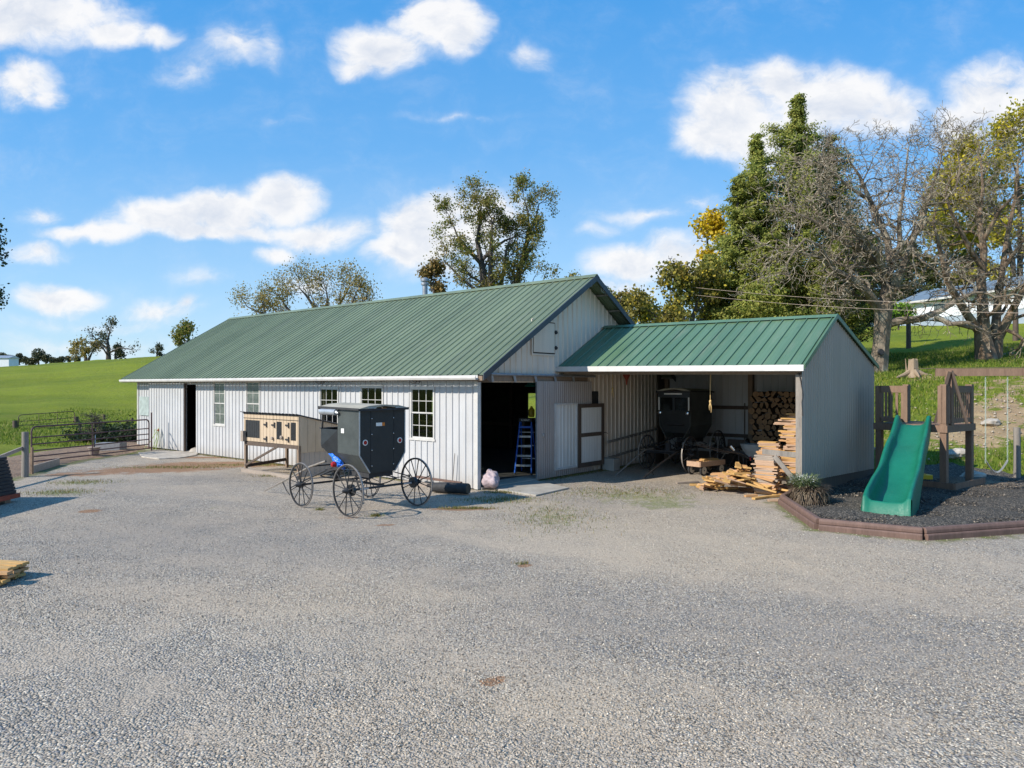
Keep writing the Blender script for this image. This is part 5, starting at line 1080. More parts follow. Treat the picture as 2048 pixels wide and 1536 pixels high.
def quads(name,C,s,mat,parent,seed=0,flat=0.0,aspect=1.0,nrm=None):
    r=np.random.default_rng(seed); n=len(C); u=r.normal(size=(n,3)); u/=np.linalg.norm(u,axis=1)[:,None]; w=r.normal(size=(n,3)); w[:,2]+=flat*3
    if nrm is not None:
        w=nrm+r.normal(size=(n,3))*.45; w/=np.linalg.norm(w,axis=1)[:,None]; u=u-w*(u*w).sum(1)[:,None]; u/=np.linalg.norm(u,axis=1)[:,None]
    v=np.cross(u,w); v/=np.linalg.norm(v,axis=1)[:,None]+1e-9; s=np.asarray(s)
    if s.ndim==0: s=np.full(n,float(s))
    s=(s*(.6+.8*r.random(n)))[:,None]
    V=np.stack([C-u*s*.5,C+v*s*.5*aspect*.7,C+u*s*.5,C-v*s*.5*aspect*.7],1).reshape(-1,3)
    return npmesh(name,V,np.arange(4*n).reshape(-1,4),mat,parent)
quads('flowers',C,.03,M['petal'],pl,1)
# ================================================================== playset, swing, edging
C0=Vector((12.17,19.9)); fd=Vector((-.616,.788)); sdv=Vector((.788,.616)); a_,b_=1.95,2.0
ps=thing('playset','brown wooden play tower with a green wavy slide and a long swing beam','playset',(C0.x,C0.y,0),math.atan2(sdv.y,sdv.x))
# local x = side direction (b), local y = front direction (a)
zp=1.86
for x,y in ((0,0),(b_,0),(0,a_),(b_,a_)):
    mb=MB(); h=2.95 if x>0 or True else 2.9; mb.box(x-.085+(.085 if x==0 else -.085),x+.085+(.085 if x==0 else -.085),y-.085+(.085 if y==0 else -.085),y+.085+(.085 if y==0 else -.085),-.05,3.02 if (x,y)!=(0,a_) else 2.98); mb.build('post',M['play_wood'],ps)
mb=MB()
for k in range(14): mb.box(.0+k*b_/14,(k+.93)*b_/14,.0,a_,zp-.03,zp)
mb.build('deck',M['play_wood'],ps)
mb=MB(); mb.box(-.035,-.002,-.04,a_+.04,zp-.20,zp+.0); mb.box(b_+.002,b_+.035,-.04,a_+.04,zp-.2,zp); mb.box(-.002,b_+.002,-.04,-.002,zp-.2,zp); mb.box(-.002,b_+.002,a_+.002,a_+.04,zp-.2,zp); mb.build('deck_rim',M['play_wood'],ps)
def railing(P,s0,s1,z0=zp+.05,z1=2.98):
    mb=MB(); 
    def bx(s0,s1,za,zb,d0=-.02,d1=.02):
        mb.add([P(s,z,d) for z in (za,zb) for d in (d0,d1) for s in (s0,s1)],[(0,2,3,1),(4,5,7,6),(0,1,5,4),(2,6,7,3),(0,4,6,2),(1,3,7,5)])
    bx(s0,s1,z1-.20,z1); bx(s0,s1,z0,z0+.13); bx(s0,s0+.12,z0,z1,-.03,.03) ; bx(s1-.12,s1,z0,z1,-.03,.03)
    r=mb.build('railing',M['play_wood'],ps); mb=MB(); n=int((s1-s0-.2)/.14)
    for k in range(n):
        s=s0+.15+k*(s1-s0-.3)/max(1,n-1); bx(s-.035,s+.035,z0+.13,z1-.16,-.012,.012)
    mb.build('balusters',M['play_wood'],r)
railing(lambda s,z,d:(d+.02,s,z),a_-.92,a_); railing(lambda s,z,d:(d+.02,s,z),.0,.22)
railing(lambda s,z,d:(s,d+.02,z),.12,b_-.1); railing(lambda s,z,d:(s,a_-.02+d,z),.1,b_*.5)
# sand box boards under the tower
mb=MB(); mb.box(-.04,.0,-.2,a_,-.02,.26); mb.box(0,b_+.2,-.24,-.2,-.02,.26); mb.build('sandbox_board',M['play_wood'],ps)
# slide: cross-sections swept along a wavy path, in world directions relative to the thing
inv=Matrix.Rotation(-math.atan2(sdv.y,sdv.x),4,'Z')
def toL(p): return inv@Vector((p[0]-C0.x,p[1]-C0.y,p[2]))
T=Vector((11.62,20.55)); B_=Vector((8.52,16.15)); dr=(B_-T); LN=dr.length; dr.normalize(); sd2=Vector((dr.y,-dr.x))
# path: distance along, height of bed, wall height
path=[(0,1.84,.26),(.25,1.80,.30),(.7,1.60,.29),(1.3,1.36,.27),(1.9,1.20,.28),(2.5,.96,.30),(3.1,.64,.34),(3.7,.44,.40),(4.25,.31,.44),(4.65,.20,.46),(5.05,.17,.40),(LN-.12,.28,.20),(LN-.02,.33,.12)]
def spl(pts,n):
    out=[]; m=len(pts)
    for i in range(m-1):
        p0=pts[max(i-1,0)];p1=pts[i];p2=pts[i+1];p3=pts[min(i+2,m-1)]
        for k in range(n):
            t=k/n; out.append(tuple(.5*((2*b)+(-a+c)*t+(2*a-5*b+4*c-d)*t*t+(-a+3*b-3*c+d)*t**3) for a,b,c,d in zip(p0,p1,p2,p3)))
    out.append(pts[-1]); return out
mb=MB(); secs=[]; sp_=spl(path,4)
for i,(s,z,h) in enumerate(sp_):
    q=s/LN; w=.40+.06*q
    inner=[(-w-.03,h),(-w,h+.02),(-w+.05,h-.0),(-w+.09,h*.55),(-w+.15,h*.16),(-w*.45,.015),(0,0),(w*.45,.015),(w-.15,h*.16),(w-.09,h*.55),(w-.05,h),(w,h+.02),(w+.03,h)]
    outer=[(w+.05,h-.05),(w+.055+.03*q,-.10 if q<.6 else -.10-(z-.10)*sst(np.array((q-.6)/.3)).item()),(0,-.07),(-w-.055-.03*q,-.10 if q<.6 else -.10-(z-.10)*sst(np.array((q-.6)/.3)).item()),(-w-.05,h-.05)]
    c=T+dr*s
    secs.append([toL((c.x+sd2.x*y,c.y+sd2.y*y,z+zz)) for y,zz in inner+outer])
n=len(secs[0]); vs=[p for s_ in secs for p in s_]
mb.add(vs,[(i*n+k,i*n+(k+1)%n,(i+1)*n+(k+1)%n,(i+1)*n+k) for i in range(len(secs)-1) for k in range(n)]+[tuple(range(n))])
# rounded lip and apron at the bottom end
last=[Vector(p) for p in secs[-1]]; dl=inv.to_3x3()@Vector((dr.x,dr.y,0)); apr=[]
end=[p.copy() for p in last[:13]]; low=[Vector((p.x,p.y,0))+dl*.13 for p in last[:13]]; mid=[p+dl*.05+Vector((0,0,-.03)) for p in end]
b=len(mb.v); mb.add(end+mid+low,[(i,i+1,13+i+1,13+i) for i in range(12)]+[(13+i,13+i+1,26+i+1,26+i) for i in range(12)])
mb.add([last[13],last[14],last[16],last[17],low[0],low[12]],[(0,1,5),(3,4,2)])
sld=mb.build('slide',M['slide_green'],ps,smooth=True)
sld.data.set_sharp_from_angle(angle=R(60))
# swing beam with A frame braces
bd=Vector((.95,-.31)).normalized(); bl=inv.to_3x3()@Vector((bd.x,bd.y,0)); st=toL((C0.x+1.0*sdv.x*.35,C0.y+.3,3.36))
mb=MB(); mb.bar(st-bl*.35,st+bl*4.6,.09,.21); mb.build('swing_beam',M['play_wood'],ps)
mb=MB(); mb.bar(st-bl*.9+Vector((0,0,.115)),st+bl*2.2+Vector((0,0,.13)),.03,.018); mb.build('branch_on_beam',M['log_bark'],ps)
ep=st+bl*4.4; pr=Vector((-bl.y,bl.x,0))
mb=MB(); mb.box(st.x-.09,st.x+.09,st.y-.09,st.y+.09,zp,st.z+.05); mb.build('beam_post',M['play_wood'],ps)
for s in (-1,1):
    mb=MB(); mb.bar(st+Vector((0,0,.02))+bl*.03*s-pr*.14,st+bl*.40*s-pr*.14+Vector((0,0,-1.45)),.09,.06); mb.build('brace',M['dark_wood'],ps)
    mb=MB(); mb.bar(ep+Vector((0,0,.05))+pr*.05*s,ep+pr*1.1*s+Vector((0,0,-3.38)),.09,.09); mb.build('brace',M['play_wood'],ps)
# swing hangs from the beam
iv=inv.inverted(); 
def wq(p): q=iv@Vector(p); return Vector((q.x+C0.x,q.y+C0.y,q.z))
k0=((1971-1024)/F); k1=((2015-1024)/F); W_=wq(st)
def kk(r): return (r*W_.y-W_.x)/(bd.x-r*bd.y)
t0,t1=kk(k0),kk(k1); s0=W_+Vector((bd.x,bd.y,0))*t0; s1=W_+Vector((bd.x,bd.y,0))*t1
sw=thing('swing','belt swing with pale seat hanging on two chains from the wooden beam','swing',(s0+s1)/2-Vector((0,0,.10)),0); c_=sw.location.copy()
for p,q in ((s0,1),(s1,-1)):
    p=p-c_; p.z=0; ln=2.45
    mb=MB(); n=30
    for i in range(n):
        z=-i*ln/n; ax=(.012,0) if i%2 else (0,.012); mb.tube([(p.x-ax[0],p.y-ax[1],z),(p.x-ax[0],p.y-ax[1],z-ln/n*1.1)],.006,4); mb.tube([(p.x+ax[0],p.y+ax[1],z),(p.x+ax[0],p.y+ax[1],z-ln/n*1.1)],.006,4)
    mb.build('chain',M['green_chain'],sw)
mb=MB(); a=s0-c_; b=s1-c_; n=10; pts=[a.lerp(b,i/n)+Vector((0,0,-2.45-.34*math.sin(math.pi*i/n)-0*a.z)) for i in range(n+1)]
for p in pts: p.z=p.z-0
pr2=Vector((-bd.y,bd.x,0))*.07
vs=[]
for p in pts: vs+=[p-pr2,p+pr2,p+pr2-Vector((0,0,.015)),p-pr2-Vector((0,0,.015))]
mb.add(vs,[(i*4+j,i*4+(j+1)%4,(i+1)*4+(j+1)%4,(i+1)*4+j) for i in range(n) for j in range(4)]); mb.build('seat',M['galv'],sw,smooth=True)
# edging logs
er=[W0(1599,988),W0(1565,1008),W0(1638,1059),W0(1846,1079),W0(2048,1064)]; er.append(er[-1]+(er[-1]-er[-2]).normalized()*5)
el=('short brown edging log running back from the planter corner','brown edging log from the planter corner to the first bend','brown edging log between the two bends in front of the slide','long brown edging log on the right of the slide foot','brown edging log past the right end of the front run')
for i in range(5):
    a,b=er[i],er[i+1]; d=(b-a).normalized(); nrm=Vector((-d.y,d.x,0)); e=thing('edging_log',el[i],'edging',a,0,'brown edging logs round the playground')
    mb=MB(); g=.005
    L=(b-a).length; sg=[(0,L)] if L<3 else [(0,L*.45),(L*.45+.012,L)]
    for s,t_ in sg:
        prof=[(-.075,.125),(-.075,.19),(-.045,.235),(.045,.235),(.075,.19),(.075,.125)]
        mb.extr([d*(s+g)+nrm*y+Vector((0,0,z)) for y,z in prof],d*(t_-s-2*g))
    mb.build('upper_timber',M['red_wood'],e,bevel=.012)
    mb=MB(); prof=[(-.085,-.05),(-.085,.10),(-.07,.122),(.07,.122),(.085,.10),(.085,-.05)]; mb.extr([d*g-nrm*.03+nrm*y+Vector((0,0,z)) for y,z in prof],d*(L-2*g)); mb.build('lower_timber',M['red_wood'],e,bevel=.012)
# toys under the tower
P=W0(1862,963,.05); mb=MB(); mb.box(-.42,.28,-.14,.14,0,.14); mb.box(-.3,.1,-.1,.1,.14,.17); o=mb.build('toy_tray',M['yellow_plastic'],None,bevel=.03); o.location=(P.x,P.y+.5,.06); o.rotation_euler=(0,0,.05); tag(o,'yellow plastic toy tray lying in the sandbox under the tower','toy')
mb=MB(); mb.box(-.16,.12,-.12,.12,0,.16); o=mb.build('toy_bin',M['sky_plastic'],None,bevel=.03); o.location=(P.x-.62,P.y+.5,.06); tag(o,'light blue plastic toy beside the yellow tray','toy')
for u,v,s,nm in ((1919,867,.30,'large pale boulder on the bank right behind the tower posts'),(1982,845,.26,'brown boulder on the bare dirt of the bank'),(1945,912,.26,'flat pale rock in the shade by the swing'),(1905,895,.3,'low grey rock in the grass under the play deck')):
    y=25.5 if v<900 else 22.8
    if v<850: y=28
    x=(u-1024)/F*y; o=lump('boulder',s*1.3,s,s*.6,M['stone'],None,u,.3,2.2,(x,y,hz(x,y)+.08)); tag(o,nm,'rock')
# fence posts on the bank and wire
def fpost(x,y,h,r,label,mat='old_wood',z=None):
    z=hz(x,y) if z is None else z; mb=MB(); mb.tube([(0,0,-.1),(.01,0,h*.5),(0,.01,h)],[r*1.05,r,r*.97],10); o=mb.build('fence_post',M[mat],None,smooth=True); o.location=(x,y,z); tag(o,label,'fence post'); return o
P=D(2034,0,22.6); fpost(P.x,P.y,1.62,.10,'round weathered post standing behind the swing',z=hz(P.x,P.y)+.0)
P=D(1817,0,54); fpost(P.x,P.y,2.6,.17,'dark post in the grass left of the old forked tree','dark_wood',z=CH+(770-702)/F*54-.3)
P=D(2031,0,52); fpost(P.x,P.y,2.9,.18,'dark post in the grass right of the old forked tree','dark_wood',z=CH+(770-688)/F*52-.3)
# ================================================================== gates and fence on the left
def gate(name,label,p0,p1,h,mat,nr,group,mids=(.33,.66),r=.028,tilt=0):
    L=(p1-p0).length; t=thing(name,label,'gate',p0,math.atan2(p1.y-p0.y,p1.x-p0.x),group)
    mb=MB(); rr=.18; pts=[(0,0,.12),(0,0,h-rr)]+[(rr-rr*math.cos(a),0,h-rr+rr*math.sin(a)) for a in (.4,.8,1.2,1.57)]+[(L-rr,0,h+tilt)]+[(L-rr+rr*math.sin(a),0,h+tilt-rr+rr*math.cos(a)) for a in (.4,.8,1.2,1.57)]+[(L,0,.12+tilt)]
    mb.tube(pts,r,8); mb.build('gate_frame',M[mat],t,smooth=True)
    for k in range(nr):
        z=.14+(h-.28)*(k/nr)**1.15; mb=MB(); mb.tube([(0,0,z),(L/2,0,z+tilt/2-.01),(L,0,z+tilt)],r*.8,6); mb.build('rail',M[mat],t)
    for q in mids: mb=MB(); mb.tube([(L*q,0,.12),(L*q,0,h)],r*.7,6); mb.build('upright',M[mat],t)
    return t
p0=W0(63,931); p1=W0(298,902.5); gate('farm_gate','long rusty tube gate closing the dirt pen beside the barn corner',p0,p1,1.44,'rust_gate',5,None,(.47,),.03)
mb=MB(); mb.tube([(0,0,0),(0,0,1.75)],.035,8); o=mb.build('gate_post',M['rust_gate'],None); P=W0(303,902); o.location=P; tag(o,'thin dark steel post at the barn end of the long gate','post')
P=W0(50,954); fpost(P.x,P.y,1.47,.10,'thick grey round post at the left end of the long gate',z=0)
P=W0(64,948); mb=MB(); mb.box(-.03,.03,-.04,.04,0,.9); o=mb.build('steel_post',M['tan_gate'],None); o.location=P; tag(o,'short tan steel post touching the thick round gate post','post')
a=W0(66,946); b=W0(118,930); mb=MB(); mb.bar(a+Vector((0,0,.12)),b+Vector((0,0,.12)),.05,.26); o=mb.build('curb_plank',M['lumber_old'],None); tag(o,'grey plank on edge at the ground below the long gate','plank')
a=W0(48,925,.6); b=W0(-30,955,.55); mb=MB(); mb.bar(W0(46,954)+Vector((0,0,.95)),W0(-60,985)+Vector((0,0,.65)),.05,.11); o=mb.build('fence_rail',M['lumber_old'],None); tag(o,'wooden rail running left from the thick gate post','rail')
ya,yb=43.5,46.3
p0=Vector(((37-1024)/F*ya,ya,0)); p1=Vector(((149-1024)/F*yb,yb,0)); p0.z=CH+(770-868)/F*ya-.05; p1.z=p0.z+.12
gate('field_gate','tube gate standing in the pasture between two dark posts',p0,p1,1.22,'rust_gate',4,None,(.35,.68),.022,tilt=.12)
for u,v0,v1,y,nm in ((30,841,870,43.4,'dark post at the left end of the pasture gate'),(152.5,833,864,46.4,'dark post at the right end of the pasture gate'),(160,848,876,41.5,'leaning dark post right of the pasture gate'),(208,829,856,48,'thin dark post in the pasture fence line'),(264,836,856,48,'forked dark post near the brush pile')):
    x=(u-1024)/F*y; zt_=CH+(770-v0)/F*y; zb0=CH+(770-v1)/F*y; zz=min(zb0,hz(x,y)); fpost(x,y,zt_-zz,.14 if u<160 else .09,nm,'dark_wood',z=zz)
def rail3(pts,r,label,mat='dark_wood',name='fence_rail',cat='rail'):
    mb=MB(); mb.tube(pts,r,6); o=mb.build(name,M[mat],None); tag(o,label,cat); return o
rail3([D(152,845,46.4),D(208,842,48),D(276,843,49)],.05,'dark pole rail running from the pasture gate to the barn')
rail3([D(-40,868,43),D(8,861,43),D(28,856,43.4)],.045,'dark pole rail left of the pasture gate')
# brush pile of dark branches
def segmesh(name,Sg,mat,parent,ns=3):
    """Sg: array (N,8) p0,p1,r0,r1 -> tapered prisms"""
    Sg=np.asarray(Sg,float); p0=Sg[:,:3];p1=Sg[:,3:6];r0=Sg[:,6];r1=Sg[:,7]; d=p1-p0; d/=np.linalg.norm(d,axis=1)[:,None]+1e-9
    ref=np.where(np.abs(d[:,2:3])<.9,np.array([[0,0,1.]]),np.array([[1.,0,0]])); a=np.cross(d,ref); a/=np.linalg.norm(a,axis=1)[:,None]; b=np.cross(d,a)
    an=np.arange(ns)*2*np.pi/ns; c=a[:,None]*np.cos(an)[None,:,None]+b[:,None]*np.sin(an)[None,:,None]
    V=np.concatenate([p0[:,None]+c*r0[:,None,None],p1[:,None]+c*r1[:,None,None]],1)
    k=np.arange(ns); f=np.stack([k,(k+1)%ns,ns+(k+1)%ns,ns+k],-1); Fc=(f[None]+2*ns*np.arange(len(Sg))[:,None,None]).reshape(-1,4)
    return npmesh(name,V.reshape(-1,3),Fc,mat,parent,smooth=ns>4)
rs=np.random.default_rng(21)
bp=thing('brush_pile','heap of dark green cut branches piled behind the long gate','brush pile',(D(232,0,38).x,38,.1),0)
Sg=[];C=[]
for i in range(260):
    a=rs.random()*6.28; r=rs.random()**.6; p=np.array([math.cos(a)*r*2.0,math.sin(a)*r*1.2,rs.random()*.65*(1-r*.8)]); d=rs.normal(size=3); d[2]=abs(d[2])*.4; d/=np.linalg.norm(d); L=.5+rs.random()*.8
    Sg.append([*p,*(p+d*L),.025,.008]); 
    for j in range(26): C.append(p+d*L*rs.random()+rs.normal(size=3)*.10)
M['bark_dark']=simple('bark_dark',(.06,.048,.038),.9,var=.5,sc=5)
M['brush_leaf']=leafmat('brush_leaf',[(0,(.012,.025,.010)),(.6,(.03,.055,.02)),(1,(.07,.10,.035))],.2)
segmesh('branches',Sg,M['bark_dark'],bp,3); quads('leaves',np.array(C),.12,M['brush_leaf'],bp,3)
# dead potted tree with blue rope, white box
P=W0(181,914); P.y+=.25; pt=thing('potted_tree','leafless little tree in a tan cone pot just behind the long gate','potted tree',P,0)
mb=MB(); mb.lathe((0,0,0),[(.0,0),(.15,0),(.23,.36),(.25,.38),(.22,.40),(0,.36)],16); mb.build('pot',M['pot_tan'],pt,smooth=True)
Sg=[];C=[]
for i in range(60):
    z=.9+rs.random()*.85; a=rs.random()*6.28; L=.3+.35*rs.random(); q=np.array([.05,0,z]); e=q+np.array([math.cos(a)*L,math.sin(a)*L,.12]); Sg.append([*q,*e,.012,.004])
    for j in range(14): C.append(q+(e-q)*rs.random()+rs.normal(size=3)*.04)
Sg.append([0,0,.3,.05,0,1.85,.035,.015]); segmesh('stem',Sg,M['bark_dark'],pt,4); quads('leaves',np.array(C),.05,leafmat('faded_leaf',[(0,(.05,.06,.03)),(1,(.16,.15,.09))],.2),pt,3)
P=W0(189,912); rail3([P+Vector((0,0,.0)),P+Vector((.03,0,.6)),P+Vector((.05,0,1.2))],.012,'blue rope hanging beside the potted tree','sky_plastic','rope','rope')
P=W0(207,905); P.y+=.6; mb=MB(); mb.box(-.55,.55,-.3,.3,0,.34); mb.box(-.5,.5,-.25,.25,.34,.345); o=mb.build('feed_trough',M['pot_grey'],None,bevel=.02); o.location=(P.x,P.y,.05); tag(o,'grey box trough in the pen behind the long gate','trough')
# green hose cart by the far sliding door
hp=BW(lw_s(328),-.35,0); hh=thing('hose_stand','pale yellow-green hose looped on a small stand by the far sliding door','hose',hp,BROT)
M['hose']=simple('hose_green',(.42,.50,.22),.5,var=.3,sc=9)
mb=MB()
for s in (-1,1): mb.tube([(s*.16,-.1,0),(s*.10,.05,.55),(0,.12,1.02)],.014,6)
mb.tube([(-.7,-.25,.03),(-.35,-.1,.4),(-.02,.1,.98)],.016,6); mb.build('stand',M['hose'],hh)
mb=MB()
for k in range(4): mb.tube([(-.1+.05*k+.16*math.cos(a),.0-.02*k,.55+.40*math.sin(a)) for a in [j*.45 for j in range(15)]],.012,5)
mb.tube([(-.75,-.3,.02),(-.5,-.35,.015),(-.2,-.3,.02),(.1,-.25,.02)],.014,5); mb.build('hose',M['hose'],hh)
mb=MB(); mb.lathe((0,0,0),[(.02,-.05),(.05,0),(.02,.06)],8); o=mb.build('valve',M['orange'],hh); o.location=(.02,.08,.9)
# ================================================================== stump on the bank
x=(1826-1024)/F*37; y=37; st_=thing('tree_stump','pale cut tree stump with spreading roots on the grass bank','stump',(x,y,hz(x,y)),0)
mb=MB(); n=16; rr=[(.62,-.1),(.42,.12),(.34,.35),(.30,.85)]
mb.add([(r*math.cos(6.283*k/n)*(1+.12*math.sin(k*2.3+r*5)),r*math.sin(6.283*k/n)*(1+.12*math.cos(k*1.7)),z+(.06*math.sin(k*1.3) if z>.6 else 0)) for r,z in rr for k in range(n)],[(i*n+k,i*n+(k+1)%n,(i+1)*n+(k+1)%n,(i+1)*n+k) for i in range(3) for k in range(n)]+[tuple(range(3*n,4*n))])
M['stump']=wood('stump_wood',(.24,.165,.105),(.36,.27,.18)); mb.build('trunk_base',M['stump'],st_,smooth=True)
for k,(a,L) in enumerate(((3.3,1.3),(5.9,1.7),(4.6,1.0),(.3,.9))):
    mb=MB(); mb.tube([(math.cos(a)*.25,math.sin(a)*.25,.22),(math.cos(a)*.7,math.sin(a)*.7,.06),(math.cos(a)*L,math.sin(a)*L,-.08)],[.16,.11,.05],8); mb.build('root',M['stump'],st_,smooth=True)
mb=MB(); mb.tube([(-.42,0,.1),(-.5,0,.5),(-.55,0,.9)],[.10,.05,.02],6); mb.build('splinter',M['stump'],st_); st_.scale=(.72,.72,1.0)
# ================================================================== trees
M['bark']=None
def barkm(name,c,c2,c3):
    t=NT(name); n=t.noise(3.5,7,.7,stretch=(1,1,.35)); n2=t.noise(1.1,5,.6); n3=t.noise(16,4,.6,stretch=(1,1,.3))
    b=t.mix(t.rng(n,.35,.65),c,c2); b=t.mix(t.rng(n2,.52,.66,0,.7),b,c3); t.col(b).rough(.92,0,.2).bump(n3,.03,1); return t.m
M['bark']=barkm('bark_grey',(.11,.082,.06),(.25,.205,.155),(.38,.35,.27))
M['bark_old']=barkm('bark_brown',(.11,.075,.05),(.26,.185,.125),(.34,.28,.20))
M['twig']=leafmat('twig',[(0,(.08,.06,.042)),(.5,(.22,.17,.12)),(1,(.52,.45,.34))],0)
M['far_bark']=simple('far_bark',(.085,.07,.06),.9,var=.4,sc=3)
def unit(v): return v/(np.linalg.norm(v)+1e-9)
class Grower:
    def __init__(s,seed,wig=.22,up=.05,ratio=.72,rr=.62,ang=.75,kids=(2,4),twl=.35,lateral=.55,droop=0.0,zmin=None,rmin=.006):
        s.rmin=rmin
        s.r=np.random.default_rng(seed); s.wig=wig; s.up=up; s.ratio=ratio; s.rr=rr; s.ang=ang; s.kids=kids; s.lat=lateral; s.droop=droop; s.thick=[]; s.thin=[]; s.tips=[]; s.zmin=zmin
    def turn(s,d,a):
        p=unit(np.cross(d,s.r.normal(size=3))); return unit(d*math.cos(a)+p*math.sin(a))
    def grow(s,p,d,L,r,lev,mx,rmin=None):
        rmin=s.rmin
        n=4 if lev<2 else 3; pts=[p]; rs=[r]; r1=max(rmin,r*s.rr)
        for i in range(n):
            d=unit(d+s.r.normal(size=3)*s.wig+np.array([0,0,s.up-s.droop*lev/mx]))
            p=p+d*L/n
            if s.zmin is not None and p[2]<s.zmin: d[2]=abs(d[2]); p=p+np.array([0,0,s.zmin-p[2]])
            pts.append(p); rs.append(r+(r1-r)*(i+1)/n)
            if lev<mx and i>0 and s.r.random()<s.lat: s.grow(p,s.turn(d,s.ang*(.8+.6*s.r.random())),L*s.ratio*(.55+.5*s.r.random()),rs[-1]*.6,lev+1,mx,rmin)
        if r>.035: s.thick.append((pts,rs))
        else:
            for i in range(n): s.thin.append([*pts[i],*pts[i+1],rs[i],rs[i+1]])
        if lev>=mx-1: s.tips+= pts[1:]
        if lev<mx:
            k=s.r.integers(s.kids[0],s.kids[1])
            for j in range(k): s.grow(p,s.turn(d,s.ang*(.35+.6*s.r.random())),L*s.ratio*(.75+.45*s.r.random()),r1*(.9 if j==0 else .7),lev+1,mx,rmin)
    def build(s,t,bark,twig,name2='crown',thinname='branches'):
        mb=MB()
        for pts,rs in s.thick: mb.tube(pts,list(rs),8 if rs[0]>.1 else 6,cap=False)
        if mb.v: mb.build('trunk',bark,t,smooth=True)
        if s.thin: return segmesh(thinname,s.thin,twig,t,3)
def root(name,label,u,y,z=None,cat='tree',group=None):
    x=(u-1024)/F*y; return thing(name,label,cat,(x,y,(hz(x,y) if z is None else z)-.05),0,group)
def A(*v): return np.array(v,float)
# ---- big bare tree behind the shed end (depth 40)
Y=40.0; sc=Y/F
t=root('bare_tree','tall bare grey tree with a knot hole in its trunk behind the shed end',1757,Y)
def LP(u,v,dy=0,y0=Y,t_=None): # photo pixel at depth y0+dy -> local
    t_=t_ or t; y=y0+dy; return A((u-1024)/F*y-t_.location.x,y-t_.location.y,CH+(770-v)/F*y-t_.location.z)
g=Grower(4,wig=.38,up=.015,ratio=.74,ang=.85,kids=(2,4),lateral=.30,rr=.74,rmin=.013)
def limb(g,pts,rs,lev0,mx,L,every=1,k=1.0):
    g.thick.append((pts,rs)); 
    for i in range(1,len(pts)):
        d=unit(pts[i]-pts[i-1])
        for q in (.45,1.0):
            p=pts[i-1]+(pts[i]-pts[i-1])*q; r=rs[i-1]+(rs[i]-rs[i-1])*q
            g.grow(p,g.turn(d,.9),L*(.75+.5*g.r.random()),max(.02,r*.45*k),lev0,mx)
    d=unit(pts[-1]-pts[-2]); g.grow(pts[-1],d,L,rs[-1]*.9,lev0,mx); g.grow(pts[-1],g.turn(d,.5),L,rs[-1]*.7,lev0,mx)
g.thick.append(([LP(1757,770),LP(1757,735),LP(1762,690),LP(1766,640),LP(1767,610)],[.62,.50,.45,.46,.50]))
limb(g,[LP(1766,625),LP(1772,575,.3),LP(1782,530,.5),LP(1775,480,.8),LP(1755,435,1),LP(1738,395,1.2),LP(1718,350,1.2),LP(1700,325,1)],[.34,.28,.24,.19,.15,.12,.08,.05],1,5,1.38)
limb(g,[LP(1770,610),LP(1795,560,-.4),LP(1812,520,-.8),LP(1830,470,-1),LP(1852,420,-1),LP(1866,370,-.8),LP(1880,330,-.6)],[.30,.24,.18,.14,.10,.07,.045],1,5,1.32)
limb(g,[LP(1760,620),LP(1735,585,-.5),LP(1705,560,-.8),LP(1670,540,-1.2),LP(1640,515,-1.5),LP(1600,505,-1.6)],[.30,.24,.20,.15,.10,.06],1,5,1.38)
limb(g,[LP(1772,560),LP(1755,505,-1),LP(1715,470,-1.4),LP(1680,440,-1.8),LP(1655,400,-2)],[.2,.16,.12,.09,.05],1,5,1.32)
limb(g,[LP(1782,530),LP(1800,490,1),LP(1798,440,1.5),LP(1806,390,1.8),LP(1812,345,2),LP(1815,305,2)],[.2,.15,.12,.09,.06,.04],2,5,1.25)
limb(g,[LP(1768,648),LP(1805,641,-.3),LP(1840,638,-.6),LP(1880,622,-.8),LP(1915,600,-1),LP(1950,585,-1)],[.27,.22,.19,.16,.13,.09],3,5,1.0,k=.4)
limb(g,[LP(1870,632,-.8),LP(1900,648,-1.2),LP(1935,645,-1.5),LP(1965,660,-1.7)],[.16,.13,.10,.06],4,5,.8,k=.4)
# the pale drooping branch on the left
g.thick.append(([LP(1668,540,-1.2),LP(1640,492,-2),LP(1610,478,-2.2),LP(1590,500,-2.3),LP(1572,530,-2.4),LP(1580,560,-2.4)],[.10,.085,.075,.06,.045,.03])); 
for p_ in (LP(1640,492,-2),LP(1600,490,-2.2),LP(1575,545,-2.4)): g.grow(p_,unit(A(-.7,-.2,-.3)),1.3,.03,2,5)
limb(g,[LP(1770,540,0),LP(1725,500,-.6),LP(1675,475,-1),LP(1625,440,-1.3),LP(1590,425,-1.4)],[.2,.16,.13,.09,.06],2,5,1.25)
limb(g,[LP(1738,400,1),LP(1700,375,.5),LP(1665,345,.2),LP(1635,325,0)],[.12,.09,.06,.04],2,5,1.25)
limb(g,[LP(1852,410,-1),LP(1885,405,-1.4),LP(1912,375,-1.6),LP(1920,335,-1.6),LP(1915,300,-1.6)],[.09,.07,.055,.045,.03],2,5,1.2)
g.build(t,M['bark'],M['twig'])
mb=MB(); p=LP(1761,704,-.49); mb.lathe(tuple(p),[(.16,-.10),(.19,-.02),(.15,.02),(.10,.05),(.09,-.02)],14,'y'); mb.build('knot_hole',M['dull_black'],t,smooth=True)
